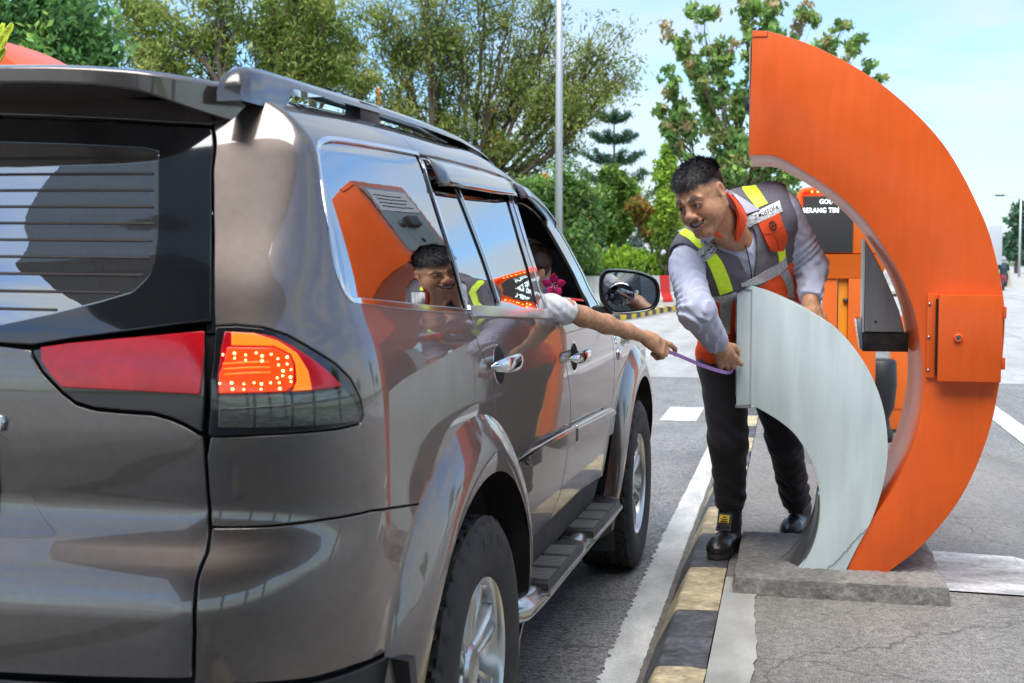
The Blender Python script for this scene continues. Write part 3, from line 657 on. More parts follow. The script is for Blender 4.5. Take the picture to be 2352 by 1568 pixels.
strip('belt_trim',[(2.66,1.243),(3.0,1.232),(3.36,1.226)],.016,blackpl,door1,off=.004,thick=.012)
strip('belt_trim',[(.95,1.351),(1.179,1.332),(1.457,1.313),(1.694,1.298)],.010,chrome,quarter,off=.003,thick=.010)
# rain visor over the rear door glass
vz=TR['visor']; 
smoke=mat('visor_smoke',(.045,.043,.042),rough=.05,coat=1,spec=.9)
def visor(top,bot,parent,o0=.003,o1=.030):
    for mi in (False,True):
        V=[];F_=[];n=24;k=6
        T_=resample(np.array(top,float),9) ; tp=np.array([np.interp(np.linspace(0,1,n),np.linspace(0,1,len(top)),[p[c] for p in top]) for c in (0,1)]).T
        bp_=np.array([np.interp(np.linspace(0,1,n),np.linspace(0,1,len(bot)),[p[c] for p in bot]) for c in (0,1)]).T
        for i in range(n):
            e=min(1,min(i,n-1-i)/2.0)
            for j in range(k):
                t=j/(k-1); q=tp[i]*(1-t)+bp_[i]*t; nn=SN(q[0],q[1]); nn=nn if nn[0]>0 else -nn
                v=S(q[0],q[1])+nn*(o0+(o1-o0)*math.sin(t*math.pi/2)**.8*(.35+.65*e)); V.append([2*CX-v[0] if mi else v[0],v[1],v[2]])
        for i in range(n-1):
            for j in range(k-1): F_.append((i*k+j,i*k+j+1,(i+1)*k+j+1,(i+1)*k+j))
        o_=obj('rain_visor',np.array(V)-CC,F_,smoke,parent,smooth=True); mo=o_.modifiers.new('s','SOLIDIFY'); mo.thickness=.003; mo.offset=0
visor([(1.760,1.700),(1.988,1.703),(2.331,1.703),(2.615,1.696)],[(1.752,1.6215),(1.9056,1.622),(2.238,1.6241),(2.634,1.633)],suv)
visor([(2.66,1.694),(2.80,1.689),(2.95,1.653),(3.10,1.588)],[(2.665,1.634),(2.78,1.634),(2.93,1.602),(3.07,1.545)],suv)
# ---- roof sides, roof, windscreen pillar
rs=[(1.70,1.708)]+[(1.9,1.714),(2.3,1.715),(2.56,1.710),(2.70,1.702),(2.85,1.688),(2.98,1.662),(3.12,1.602),(3.26,1.502),(3.40,1.382),(3.50,1.282),(3.565,1.222),(3.66,1.218)]
rtop=[(u,float(ZR(u+1.44))-.0006) for u in np.linspace(3.70,1.70,30)]
both('roof_side',rs+rtop,paint,suv,g=.0015,edge=.02,step=.02)
# roof skin between the two roof edges, windscreen and bonnet as lofts across the car
def loft(name,ys,m,parent,crown,n=14,zoff=0.,xs=None,under=False):
    V=[];F_=[]
    for y in ys:
        z=float(ZR(y))-.0006; p=S(y-2.44+1.0,z); hw=p[0]-CX
        for i in range(n+1):
            t=-1+2*i/n; V.append(np.array([CX+hw*t,y,z+crown*(1-t*t)+zoff])-CC)
    for a in range(len(ys)-1):
        for b in range(n): F_.append((a*(n+1)+b,a*(n+1)+b+1,(a+1)*(n+1)+b+1,(a+1)*(n+1)+b))
    return obj(name,V,F_,m,parent,smooth=True)
loft('roof',np.linspace(2.45,4.42,24),paint,suv,.018)
loft('headlining',np.linspace(2.45,4.42,8),headliner,suv,.0,zoff=-.06)
loft('windscreen',np.linspace(4.42,5.11,14),glassmat('windscreen_glass',(.75,.8,.8),1.5),suv,.04)
loft('bonnet',np.linspace(5.12,6.72,16),paint,suv,.03)
# ---- front wing
fend=[(3.66,1.212)]+fr_clean[1:-1]+[(3.72,.70)]+[p for p in arc(FA,.60,160,0,30) if p[1]>.69]+[(5.20,.70),(5.30,.95),(5.28,1.02)]+[(u,float(ZR(u+1.44))-.001) for u in np.linspace(5.22,3.70,16)]
both('front_wing',fend,paint,suv,g=.002,edge=.025,step=.03)
nose=[(5.05,.45),(5.5,.45),(5.6,.9),(5.3,1.0),(5.22,.70)]
both('front_bumper',[(4.98,.42),(5.45,.42),(5.48,.95),(5.31,.95),(5.21,.70),(5.02,.60)],blackpl,suv,off=-.004,edge=.03)
obj('nose',[np.array([CX+s*.62,6.93,z])-CC for s in (-1,1) for z in (.45,.95)]+[np.array([CX+s*.62,6.80,1.03])-CC for s in (-1,1)],[(0,2,3,1),(1,3,5,4)],paint,suv)
# ---- dark inner shell, seen through the gaps and wheel arches
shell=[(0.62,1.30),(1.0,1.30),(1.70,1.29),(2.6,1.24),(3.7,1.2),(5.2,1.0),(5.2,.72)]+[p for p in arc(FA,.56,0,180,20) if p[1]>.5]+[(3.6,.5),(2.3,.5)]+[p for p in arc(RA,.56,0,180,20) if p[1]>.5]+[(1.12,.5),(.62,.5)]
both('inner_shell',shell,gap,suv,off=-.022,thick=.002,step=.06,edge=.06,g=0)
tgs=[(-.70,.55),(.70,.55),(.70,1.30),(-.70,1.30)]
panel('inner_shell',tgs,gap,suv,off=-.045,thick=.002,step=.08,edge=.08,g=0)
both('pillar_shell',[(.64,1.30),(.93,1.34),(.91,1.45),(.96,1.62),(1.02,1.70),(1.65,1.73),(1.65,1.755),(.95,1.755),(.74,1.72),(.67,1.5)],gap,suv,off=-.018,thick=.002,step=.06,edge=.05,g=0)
# ---- wheel arch flares: sections swept round the arch
def flare(c,a0,a1,rin,rout,bulge,name,m,sq=1.0,lipw=.03,mirror=False):
    V=[];F_=[];n=44; secs=9
    for i in range(n+1):
        a=R(a0+(a1-a0)*i/n)
        end=min(1,min(i,n-i)/4.); 
        for j in range(secs):
            t=j/(secs-1)
            r=rout+(rin-rout)*t
            b=bulge*math.sin(min(t*1.15,1)*math.pi/2)**1.1
            if j==0: b=-.004
            y=c[0]+r*math.cos(a); z=c[1]+sq*r*math.sin(a)
            p=S(Y2U(y,z),z); 
            V.append([p[0]+b,y,z])
        y=c[0]+(rin+.006)*math.cos(a); z=c[1]+sq*(rin+.006)*math.sin(a); p=S(Y2U(y,z),z)
        V.append([p[0]+bulge-.012,y,z])
        V.append([p[0]-.06,y,z])
    k=secs+2
    V=np.array(V)
    if mirror: V[:,0]=2*CX-V[:,0]
    for i in range(n):
        for j in range(k-1):
            q=(i*k+j,i*k+j+1,(i+1)*k+j+1,(i+1)*k+j); F_.append(q if not mirror else q[::-1])
    bm=bmesh.new(); bv=[bm.verts.new(v-CC) for v in V]
    for f in F_: bm.faces.new([bv[i] for i in f])
    return bmobj(name,bm,m,suv,auto=50)
for mi in (False,True):
    flare(RA,204,-14,.505,.655,.050,'rear_arch_flare',paint,mirror=mi)
    flare(FA,192,-12,.505,.655,.048,'front_arch_flare',paint,mirror=mi)
# arch liners
def liner(c,name):
    for s in (1,-1):
        V=[];F_=[];n=30
        for i in range(n+1):
            a=R(-25+230*i/n)
            for xo in (.86,.50):
                V.append(np.array([CX+s*xo,c[0]+.52*math.cos(a),c[1]+.52*math.sin(a)])-CC)
        for i in range(n): F_.append((2*i,2*i+1,2*i+3,2*i+2))
        k=len(V); V+=[np.array([CX+s*.50,c[0],c[1]])-CC]
        for i in range(n): F_.append((2*i+1,k,2*i+3))
        obj(name,V,F_,dustpl,suv,smooth=True)
liner(RA,'arch_liner'); liner(FA,'arch_liner')
# mud flap behind the rear wheel
for s in (1,-1):
    V=[np.array([CX+s*x,y,z])-CC for x,y,z in ((.62,2.50,.62),(.90,2.47,.60),(.91,2.52,.30),(.62,2.55,.30),(.62,2.54,.62),(.90,2.51,.60),(.91,2.56,.30),(.62,2.59,.30))]
    obj('mud_flap',V,[(0,1,2,3),(7,6,5,4),(0,4,5,1),(1,5,6,2),(2,6,7,3),(3,7,4,0)],blackpl,suv)
# ---- sill and side step
both('sill_panel',[(2.02,.562),(2.25,.567),(2.587,.571),(3.106,.577),(3.45,.557),(3.60,.535),(3.52,.45),(2.9,.47),(2.10,.46)],dustpl,suv,off=-.012,g=0)
both('sill_lower',[(2.06,.47),(2.9,.48),(3.54,.46),(3.5,.40),(2.1,.40)],blackpl,suv,off=-.05,g=0)
stepm=mat('step_tube',(.52,.52,.53),rough=.25,metal=.95,var=(5,.15,5))
for s in (1,-1):
    y0,y1=3.58,5.12; xo=.885
    pth=[(CX+s*.72,y0-.10,.40),(CX+s*(xo-.03),y0-.05,.415),(CX+s*xo,y0+.05,.42),(CX+s*xo,y0+.5,.42),(CX+s*xo,y1-.4,.42),(CX+s*xo,y1-.05,.42),(CX+s*(xo-.03),y1+.04,.415),(CX+s*.72,y1+.10,.40)]
    st=tubeobj('side_step',spline(pth,6)-CC,.042,stepm,suv,n=18)
    for (a,b) in ((3.66,4.28),(4.42,5.08)):
        # tread pad: rounded plate wrapped over the tube
        outl=[]
        L_=b-a; wd=.052
        for t in np.linspace(0,math.pi,9): outl.append((b-.06+.06*math.sin(t),wd*math.cos(t)))
        outl+= [(a,-wd),(a,wd)]
        bm=bmesh.new()
        prism(bm,outl,lambda p:Vector(np.array([CX+s*(xo+p[1]),p[0],.468])-CC),lambda p:Vector(np.array([CX+s*(xo+p[1]*1.06),p[0],.440])-CC),bev=.006,seg=2)
        pad=bmobj('step_pad',bm,blackpl,st,auto=50)
        bm=bmesh.new()
        ins=[(a+ (b-a)*.5+(p[0]-(a+(b-a)*.5))*1.04,p[1]*1.2) for p in outl]
        prism(bm,ins,lambda p:Vector(np.array([CX+s*(xo+p[1]),p[0],.445])-CC),lambda p:Vector(np.array([CX+s*(xo+p[1]),p[0],.432])-CC),bev=.004,seg=2)
        bmobj('pad_rim',bm,stepm,st,auto=50)
        for gi in range(3):
            for ri in range(7):
                yy=a+.05+gi*.165+ri*.018
                if yy<b-.09: box('tread_rib',-.045,.045,-.003,.003,0,.007,mat('rib_rubber',(.16,.16,.16),rough=.4),st,loc=np.array([CX+s*xo,yy,.467])-CC)
# ---- side mouldings, handles, badge
mold=mat('moulding',(.105,.095,.09),rough=.2,metal=.7,coat=1)
for nm,pg,p_ in (('side_moulding',TR['mold_r'],door2),('side_moulding',TR['mold_f'],door1)):
    both(nm,pg,mold,p_,off=.020,g=0,thick=.022,edge=.02,soft=.006)
    P=np.array(pg); 
strip('moulding_trim',[(1.93,.862),(2.2,.865),(2.5,.862),(2.86,.855)],.012,chrome,door2,off=.0225,thick=.006)
strip('moulding_trim',[(2.885,.853),(3.3,.842),(3.66,.828)],.010,chrome,door1,off=.0225,thick=.006)
def handle(u0,u1,z,parent,mir):
    # bowl, grip and lower lip of a chromed pull handle
    uc=(u0+u1)/2; L_=(u1-u0)/2
    for mirx in ((False,True) if mir else (False,)):
        V=[];F_=[];n=16;k=10
        for i in range(n+1):
            t=-1+2*i/n; r=.023*math.sqrt(max(1-abs(t)**3,.0))+.001
            p=S(uc+L_*t,z); nn=SN(uc+L_*t,z); nn=nn if nn[0]>0 else -nn
            cz=z-.002*math.sin(t*3)
            c=p+nn*(.034*(1-abs(t)**4)+.004)
            for j in range(k):
                a=2*math.pi*j/k; V.append(c+nn*(.010*math.cos(a)*(r/.023))+np.array([0,0,1])*(r*math.sin(a)))
        for i in range(n):
            for j in range(k): F_.append((i*k+j,i*k+(j+1)%k,(i+1)*k+(j+1)%k,(i+1)*k+j))
        F_.append(tuple(range(k))); F_.append(tuple(n*k+j for j in range(k))[::-1])
        V=np.array(V)
        if mirx: V[:,0]=2*CX-V[:,0]
        bm=bmesh.new(); bv=[bm.verts.new(v-CC) for v in V]
        for f in F_: bm.faces.new([bv[i] for i in f])
        bmesh.ops.recalc_face_normals(bm,faces=bm.faces)
        h=bmobj('handle',bm,chrome,parent,smooth=True)
        el=[(uc+.42*L_*math.cos(a)-.2*L_,z+.050*math.sin(a)) for a in np.linspace(0,2*math.pi,20,endpoint=False)]
        panel('handle_bowl',el,gap,parent,off=.0025,thick=.002,g=0,edge=.02,mirror=mirx)
        el=[(uc+.46*L_*math.cos(a)-.2*L_,z+.056*math.sin(a)) for a in np.linspace(0,2*math.pi,22,endpoint=False)]
        panel('handle_surround',el,chrome,parent,off=.0012,thick=.002,g=0,edge=.02,mirror=mirx)
handle(1.775,2.04,1.150,door2,True); handle(2.80,3.08,1.095,door1,True)
bz=.0
for i,zc in enumerate((1.148,1.128,1.108,1.088)):
    panel('badge_letter',[(3.86,zc-.008),(3.93,zc-.009),(3.935,zc+.006),(3.865,zc+.007)],chrome,suv,off=.004,thick=.004,g=0)
bm=bmesh.new(); bmesh.ops.create_uvsphere(bm,u_segments=14,v_segments=8,radius=.030,matrix=Matrix.Diagonal((.45,1.6,1.0,1)))
bmobj('round_badge',bm,chrome,suv,smooth=True,loc=S(3.93,1.035)-CC)
# ---- roof rails
railm=mat('roof_rail',(.11,.10,.097),rough=.3,metal=.8,coat=1)
for s in (1,-1):
    xo=.585
    ys=np.array([2.32,2.335,2.37,2.44,2.52,2.545,2.57,2.75,3.1,3.5,3.85,4.08,4.20,4.27])
    zt=np.array([1.775,1.802,1.818,1.823,1.824,1.824,1.825,1.827,1.832,1.832,1.826,1.810,1.792,1.775])
    zb=np.array([1.745,1.745,1.745,1.745,1.75,1.775,1.800,1.804,1.809,1.810,1.805,1.790,1.775,1.765])
    V=[];F_=[]
    for y,a,b in zip(ys,zt,zb):
        for dx,z in ((-.026,b),(-.026,a-.010),(-.014,a),(.012,a),(.024,a-.012),(.028,b)): V.append(np.array([CX+s*(xo+dx),y,z])-CC)
    k=6
    for i in range(len(ys)-1):
        for j in range(k):
            F_.append((i*k+j,i*k+(j+1)%k,(i+1)*k+(j+1)%k,(i+1)*k+j))
    F_.append(tuple(range(k))); F_.append(tuple((len(ys)-1)*k+j for j in range(k)))
    bm=bmesh.new(); bv=[bm.verts.new(v) for v in V]
    for f in F_: bm.faces.new([bv[i] for i in f])
    bmesh.ops.recalc_face_normals(bm,faces=bm.faces)
    rl=bmobj('roof_rail',bm,railm,suv,auto=45)
    box('rail_foot',-.022,.022,-.07,.07,0,.06,blackpl,rl,bev=.008,loc=np.array([CX+s*(xo-.0),3.06,1.768])-CC)
    box('rail_foot',-.022,.022,-.08,.08,0,.05,blackpl,rl,bev=.008,loc=np.array([CX+s*(xo-.0),4.05,1.758])-CC)
# radio aerial on the roof, rear left
tubeobj('aerial',np.array([(CX-.36,2.60,1.80),(CX-.50,2.50,1.865)])-CC,[.006,.003],blackpl,suv,n=8)
# ---- wheels
def tread(ax,r,a):
    if r<.372: return r
    # block pattern: staggered lugs
    row=int((ax+.14)//.047); ph=(a/(2*math.pi)*34+row*.5+.35*math.sin(ax*30))%1
    g=0
    if ph<.16: g=.011
    if abs(((ax+.14)%.047)-.0235)>.0205: g=.010
    return r-g
prof=[(-.118,.235),(-.128,.26),(-.134,.30),(-.132,.34),(-.124,.368),(-.115,.381)]
prof+=[(-.11+.22*i/22,.390) for i in range(23)]
prof+=[(.115,.381),(.124,.368),(.132,.34),(.134,.30),(.128,.26),(.118,.235)]
TV,TF=lathe(prof,176,'x',tread)
sideletters=[]
def rim_bm():
    bm=bmesh.new()
    # barrel and lip
    pr=[(.112,.238),(.118,.232),(.112,.222),(.098,.214),(.02,.205),(-.10,.200)]
    V,F_=lathe(pr,64,'x'); bv=[bm.verts.new(v) for v in V]
    for f in F_: bm.faces.new([bv[i] for i in f])
    # six broad spokes with a groove between each pair
    for k in range(6):
        a0=k*math.pi/3+.26
        for sgn in (-1,1):
            cr=[]
            for r,wd,dx,gap_ in ((.045,.022,.080,.004),(.10,.024,.092,.006),(.16,.028,.100,.010),(.216,.036,.096,.016)):
                a_=a0; mid_=sgn*(gap_+wd/2)
                for side,(o_,xx) in enumerate(((-wd/2,dx-.012),(-wd/2+.006,dx),(wd/2-.006,dx),(wd/2,dx-.012),(wd/2,dx-.05),(-wd/2,dx-.05))):
                    tt=mid_+o_
                    cr.append((xx,r*math.cos(a_)-tt*math.sin(a_),r*math.sin(a_)+tt*math.cos(a_)))
            vv=[bm.verts.new(c) for c in cr]
            for i in range(3):
                for j in range(6): bm.faces.new((vv[i*6+j],vv[i*6+(j+1)%6],vv[(i+1)*6+(j+1)%6],vv[(i+1)*6+j]))
    V,F_=lathe([(.040,.060),(.085,.060),(.094,.050),(.096,.0001)],32,'x'); bv=[bm.verts.new(v) for v in V]
    for f in F_: bm.faces.new([bv[i] for i in f])
    bmesh.ops.recalc_face_normals(bm,faces=bm.faces)
    return bm
tme=None; rme=None
for nm,cy in (('rear_wheel',RA[0]),('front_wheel',FA[0])):
    for s in (1,-1):
        wl=empty('wheel',np.array([CX+s*.775,cy,.39])-CC,0 if s>0 else math.pi); wl.parent=suv; wl.rotation_euler=(R(25) if cy>4 else R(8),0,0 if s>0 else math.pi)
        if tme is None:
            t=obj('tyre',TV,TF,rubber,wl,smooth=False); tme=t.data
            me_=tme; me_.polygons.foreach_set('use_smooth',[True]*len(me_.polygons)); me_.set_sharp_from_angle(angle=R(35))
            r_=bmobj('rim',rim_bm(),alloy,wl,auto=35); rme=r_.data
            bm=bmesh.new(); V,F_=lathe([(.0,.203),(.02,.0005)],40,'x'); bv=[bm.verts.new(v) for v in V]
            for f in F_: bm.faces.new([bv[i] for i in f])
            b_=bmobj('brake',bm,mat('brake_dark',(.03,.03,.03),rough=.6,metal=.5),wl,smooth=True); bme=b_.data
            bm=bmesh.new()
            # raised sidewall lettering blocks
            rnd_=random.Random(4)
            for base in (.7,3.85):
                for q in range(9):
                    a=base+q*.105; 
                    for (r0,r1,da) in ((.318,.322,.032),(.338,.342,.032),(.318,.342,.008)):
                        if rnd_.random()<.8:
                            p=[]
                            for rr in (r0,r1):
                                for dd in (-da,da): p.append(bm.verts.new((.1365,rr*math.cos(a+dd),rr*math.sin(a+dd))))
                            bm.faces.new((p[0],p[1],p[3],p[2]))
            bmesh.ops.solidify(bm,geom=bm.faces[:],thickness=.003)
            l_=bmobj('sidewall_lettering',bm,mat('rubber_letters',(.035,.034,.033),rough=.6),wl); lme=l_.data
        else:
            for n2,me_ in (('tyre',tme),('rim',rme),('brake',bme),('sidewall_lettering',lme)):
                o_=bpy.data.objects.new(n2,me_); COL.objects.link(o_); o_.parent=wl
# ---- floor pan, seats, dashboard
box('floor_pan',-.72,.72,2.30,6.4,.42,.50,gap,suv,loc=(CX-CC[0],-CC[1],0))
def seat(x,y,w_):
    bm=bmesh.new(); bbox(bm,-w_/2,w_/2,-.05,.45,.0,.16,.05,3)
    s_=bmobj('seat',bm,cloth_in,suv,auto=50,loc=np.array([CX+x,y,.62])-CC)
    bm=bmesh.new(); vs_=bbox(bm,-w_/2,w_/2,-.08,.06,.0,.62,.05,3)
    for v in bm.verts: v.co.y-=v.co.z*.25
    bmobj('backrest',bm,cloth_in,s_,auto=50,loc=(0,-.02,.12))
    bm=bmesh.new(); bbox(bm,-.13,.13,-.05,.05,0,.17,.045,3)
    bmobj('headrest',bm,cloth_in,s_,auto=50,loc=(0,-.20,.80))
    return s_
seat(.38,4.15,.52); seat(-.38,4.15,.52); seat(.0,3.20,1.3)
box('dashboard',-.70,.70,5.0,5.5,.85,1.13,blackpl,suv,bev=.04,loc=(CX-CC[0],-CC[1],0))
# ---- door mirrors
mirglass=mat('mirror_glass',(.55,.58,.60),rough=.01,metal=1)
for s in (1,-1):
    mt=empty('door_mirror',np.array([CX+s*.99,4.88,1.315])-CC); mt.parent=suv; mt.rotation_euler=(R(2),0,s*R(2))
    def outl(sx,sz,k):
        pts=[(-.115,.035),(-.108,.066),(-.09,.083),(-.055,.086),(.02,.080),(.072,.066),(.105,.045),(.118,.015),(.120,-.025),(.110,-.055),(.088,-.074),(.02,-.086),(-.04,-.091),(-.065,-.086),(-.090,-.062),(-.112,-.030)]
        return [(x*sx*s,z*sz) for x,z in spline(pts,3,True)]
    secs=[(-.005,1.0,1.0),(-.014,.985,.98),(-.012,.945,.93),(.004,.93,.915)]
    # housing: front of mirror faces -Y; shell bulges forward
    shellsecs=[(.004,.90,.89),(-.010,.93,.92),(-.014,.965,.96),(-.008,1.0,1.0),(.02,1.0,1.0),(.06,.93,.93),(.09,.75,.76),(.105,.45,.45)]
    V=[];F_=[]
    for (y,a,b) in shellsecs:
        for (x,z) in outl(a,b,0): V.append((x,y,z))
    k=len(outl(1,1,0))
    for i in range(len(shellsecs)-1):
        for j in range(k): F_.append((i*k+j,i*k+(j+1)%k,(i+1)*k+(j+1)%k,(i+1)*k+j))
    F_.append(tuple((len(shellsecs)-1)*k+j for j in range(k)))
    bm=bmesh.new(); bv=[bm.verts.new(v) for v in V]
    for f in F_: bm.faces.new([bv[i] for i in f])
    bmesh.ops.recalc_face_normals(bm,faces=bm.faces)
    bmobj('mirror_housing',bm,[pilm],mt,auto=50)
    P2=outl(.86,.84,0); V2,F2=fill2d(np.array(P2),(),.03)
    obj('mirror_pane',[(x,-.002,z) for x,z in V2],F2,mirglass,mt)
    # glass rim
    P3=outl(.90,.885,0); bm=bmesh.new(); a=[bm.verts.new((x,-.0045,z)) for x,z in P3]; b=[bm.verts.new((x,-.0045,z)) for x,z in P2]
    for j in range(k): bm.faces.new((a[j],a[(j+1)%k],b[(j+1)%k],b[j]))
    bmobj('pane_rim',bm,blackpl,mt)
    # blind-spot mirror stuck on the pane
    V,F_=lathe([(-.004,.048),(-.008,.043),(-.0095,.02),(-.010,.0005)],30,'y'); 
    obj('blind_spot_mirror',[(x*1.1-.03*s,y,z*.95-.012) for x,y,z in V],F_,mat('convex_mirror',(.20,.21,.26),rough=.03,metal=1),mt,smooth=True)
    box('mirror_arm',-.075,.03,-.02,.05,-.115,-.06,blackpl,mt,bev=.012,loc=(-s*.10,.02,.0))
# ================================================================== the card-reader gate: two crescents on a concrete plinth
orange=mat('orange_paint',(.72,.098,.004),rough=.38,coat=.25,coat_rough=.2,var=(1.8,.14,8),var2=(7,.06,6,(5,5,.7)),bump=(3.5,.05,.01),rvar=.06)
orange2=mat('orange_paint_far',(.70,.13,.01),rough=.4,coat=.3,coat_rough=.15,var=(2,.1,5))
galv=mat('grey_sheet',(.60,.68,.68),rough=.42,metal=.15,var=(3,.10,7,(6,6,.7)),var2=(1.2,.08,4),bump=(5,.04,.01),rvar=.08)
steeld=mat('dull_steel',(.33,.33,.325),rough=.4,metal=.9,var=(4,.2,6,(5,5,.6)),bump=(300,.04,.001,(1,1,.04)))
darkst=mat('dark_steel',(.06,.058,.055),rough=.5,metal=.6,var=(14,.5,6))
plinthm=mat('plinth_concrete',(.185,.176,.163),rough=.9,var=(4,.45,9),var2=(45,.35,4),bump=(38,.75,.012))
screw=mat('screw',(.5,.48,.45),rough=.35,metal=1)
O_OUT=[(-0.154, 2.316), (-0.097, 2.312), (-0.029, 2.29), (0.06, 2.256), (0.18, 2.195), (0.275, 2.135), (0.358, 2.072), (0.464, 1.974), (0.553, 1.87), (0.624, 1.755), (0.683, 1.635), (0.725, 1.534), (0.757, 1.415), (0.778, 1.31), (0.787, 1.211), (0.783, 1.087), (0.773, 0.971), (0.745, 0.804), (0.694, 0.644), (0.634, 0.516), (0.556, 0.402), (0.478, 0.314), (0.363, 0.216)]
O_IN=[(0.221, 0.212), (0.306, 0.408), (0.377, 0.522), (0.431, 0.634), (0.47, 0.746), (0.494, 0.881), (0.498, 0.999), (0.486, 1.116), (0.464, 1.232), (0.426, 1.34), (0.389, 1.415), (0.339, 1.496), (0.279, 1.582), (0.188, 1.674), (0.067, 1.764), (-0.035, 1.824), (-0.084, 1.84), (-0.162, 1.842)]
G_OUT=[(-0.201, 1.34), (-0.143, 1.336), (-0.086, 1.317), (-0.03, 1.292), (0.054, 1.251), (0.129, 1.206), (0.195, 1.153), (0.253, 1.087), (0.303, 1.007), (0.341, 0.919), (0.363, 0.836), (0.374, 0.743), (0.373, 0.658), (0.36, 0.572), (0.34, 0.495), (0.314, 0.421), (0.265, 0.32), (0.221, 0.219)]
G_IN=[(0.035, 0.219), (0.055, 0.246), (0.092, 0.303), (0.116, 0.381), (0.125, 0.46), (0.122, 0.537), (0.109, 0.606), (0.078, 0.682), (0.028, 0.758), (-0.032, 0.809), (-0.1, 0.85), (-0.142, 0.87), (-0.199, 0.867)]
def crescent(name,outer,inner,y0,y1,m,parent,shift=0.):
    O=spline(outer[1:],4); I=spline(inner[:-1],4)
    poly=[outer[0]]+[tuple(p) for p in O]+[tuple(p) for p in I]+[inner[-1]]
    bm=bmesh.new()
    prism(bm,poly,lambda p:Vector((p[0],y0,p[1])),lambda p:Vector((p[0],y1,p[1])),bev=.0035,seg=2)
    return bmobj(name,bm,m,parent,auto=32)
plinth=empty('plinth',(.2,5.2,.165))
# rough-edged concrete plinth
bm=bmesh.new()
r=np.random.RandomState(3)
nx,ny=40,20
x0,x1,y0,y1=-.191,.585,4.815,5.66
grid=[[None]*(ny+1) for _ in range(nx+1)]
for i in range(nx+1):
    for j in range(ny+1):
        x=x0+(x1-x0)*i/nx; y=y0+(y1-y0)*j/ny
        e=min(i,nx-i,j,ny-j)
        dz=-.007*max(0,1-e/1.2)+r.uniform(-.003,.003)
        x+=r.uniform(-.004,.004); y+=r.uniform(-.005,.005)
        grid[i][j]=bm.verts.new((x-.2,y-5.2,  .236+dz-.165))
for i in range(nx):
    for j in range(ny): bm.faces.new((grid[i][j],grid[i+1][j],grid[i+1][j+1],grid[i][j+1]))
ringv=[grid[i][0] for i in range(nx+1)]+[grid[nx][j] for j in range(1,ny+1)]+[grid[i][ny] for i in range(nx-1,-1,-1)]+[grid[0][j] for j in range(ny-1,0,-1)]
low=[]
for v in ringv:
    c=v.co; low.append(bm.verts.new((c.x*1.012+r.uniform(-.006,.006),c.y*1.012+(-.008)+r.uniform(-.008,.006),.160-.165)))
mid_=[]
for v in ringv:
    c=v.co; mid_.append(bm.verts.new((c.x*1.008+r.uniform(-.005,.005),c.y*1.008-.004+r.uniform(-.006,.006),.190-.165+r.uniform(-.006,.006))))
k=len(ringv)
for i in range(k):
    j=(i+1)%k
    bm.faces.new((ringv[j],ringv[i],mid_[i],mid_[j])); bm.faces.new((mid_[j],mid_[i],low[i],low[j]))
bmesh.ops.recalc_face_normals(bm,faces=bm.faces)
bmobj('slab',bm,plinthm,plinth,auto=38)
tag(plinth,'low rough concrete plinth under the orange and grey crescents','plinth')
gate=empty('orange_crescent',(.29,5.3,.222))
tag(gate,'tall orange steel crescent housing with a hinged cabinet door, on the plinth','toll machine')
G0=np.array([.29,5.3,.222])
cr=crescent('housing',O_OUT,O_IN,5.0,5.64,orange,gate); cr.location=-G0
V=[(-.153,4.9975,2.3155),(-.098,4.9975,2.3115),(-.098,4.9975,2.297),(-.153,4.9975,2.297),(-.153,4.999,2.3155),(-.098,4.999,2.3115),(-.098,4.999,2.297),(-.153,4.999,2.297)]
box('tip_seam',-.155,-.096,4.9968,4.9995,2.290,2.2925,mat('seam_line',(.35,.05,.004),rough=.5),gate,loc=-G0)
box('tip_seam',-.0975,-.0955,4.9968,4.9995,2.2925,2.312,MATS['seam_line'],gate,loc=-G0)
# cabinet door
hp=box('hinge_plate',.508,.548,4.985,5.001,.992,1.306,orange,gate,bev=.002,loc=-G0)
dr=box('cabinet_door',.545,.770,4.945,4.994,.981,1.306,orange,gate,bev=.004,loc=-G0)
box('door_shadow_gap',.5385,.5455,4.966,4.99,1.00,1.29,gap if 'gap' in globals() else None,dr)
for z in (1.02,1.145,1.27):
    bm=bmesh.new(); bmesh.ops.create_uvsphere(bm,u_segments=10,v_segments=6,radius=.006); bmobj('screw',bm,screw,hp,smooth=True,loc=(.515,4.984,z))
for z in (1.05,1.24): box('hinge',.772,.786,4.96,5.0,z-.022,z+.022,orange,dr,bev=.002)
V,F_=lathe([(0,.016),(-.008,.016),(-.012,.013),(-.012,.009),(-.010,.0085),(-.010,.0004)],24,'y')
lk=obj('lock',V,F_,orange,dr,smooth=True,loc=(.615,4.945,1.145))
V,F_=lathe([(-.009,.009),(-.0125,.008),(-.0125,.0004)],18,'y'); obj('lock_barrel',V,F_,chrome,dr,loc=(.615,4.945,1.145))
box('key_slot',-.001,.001,-.0135,-.012,-.005,.005,gap,dr,loc=(.615,4.945,1.145))
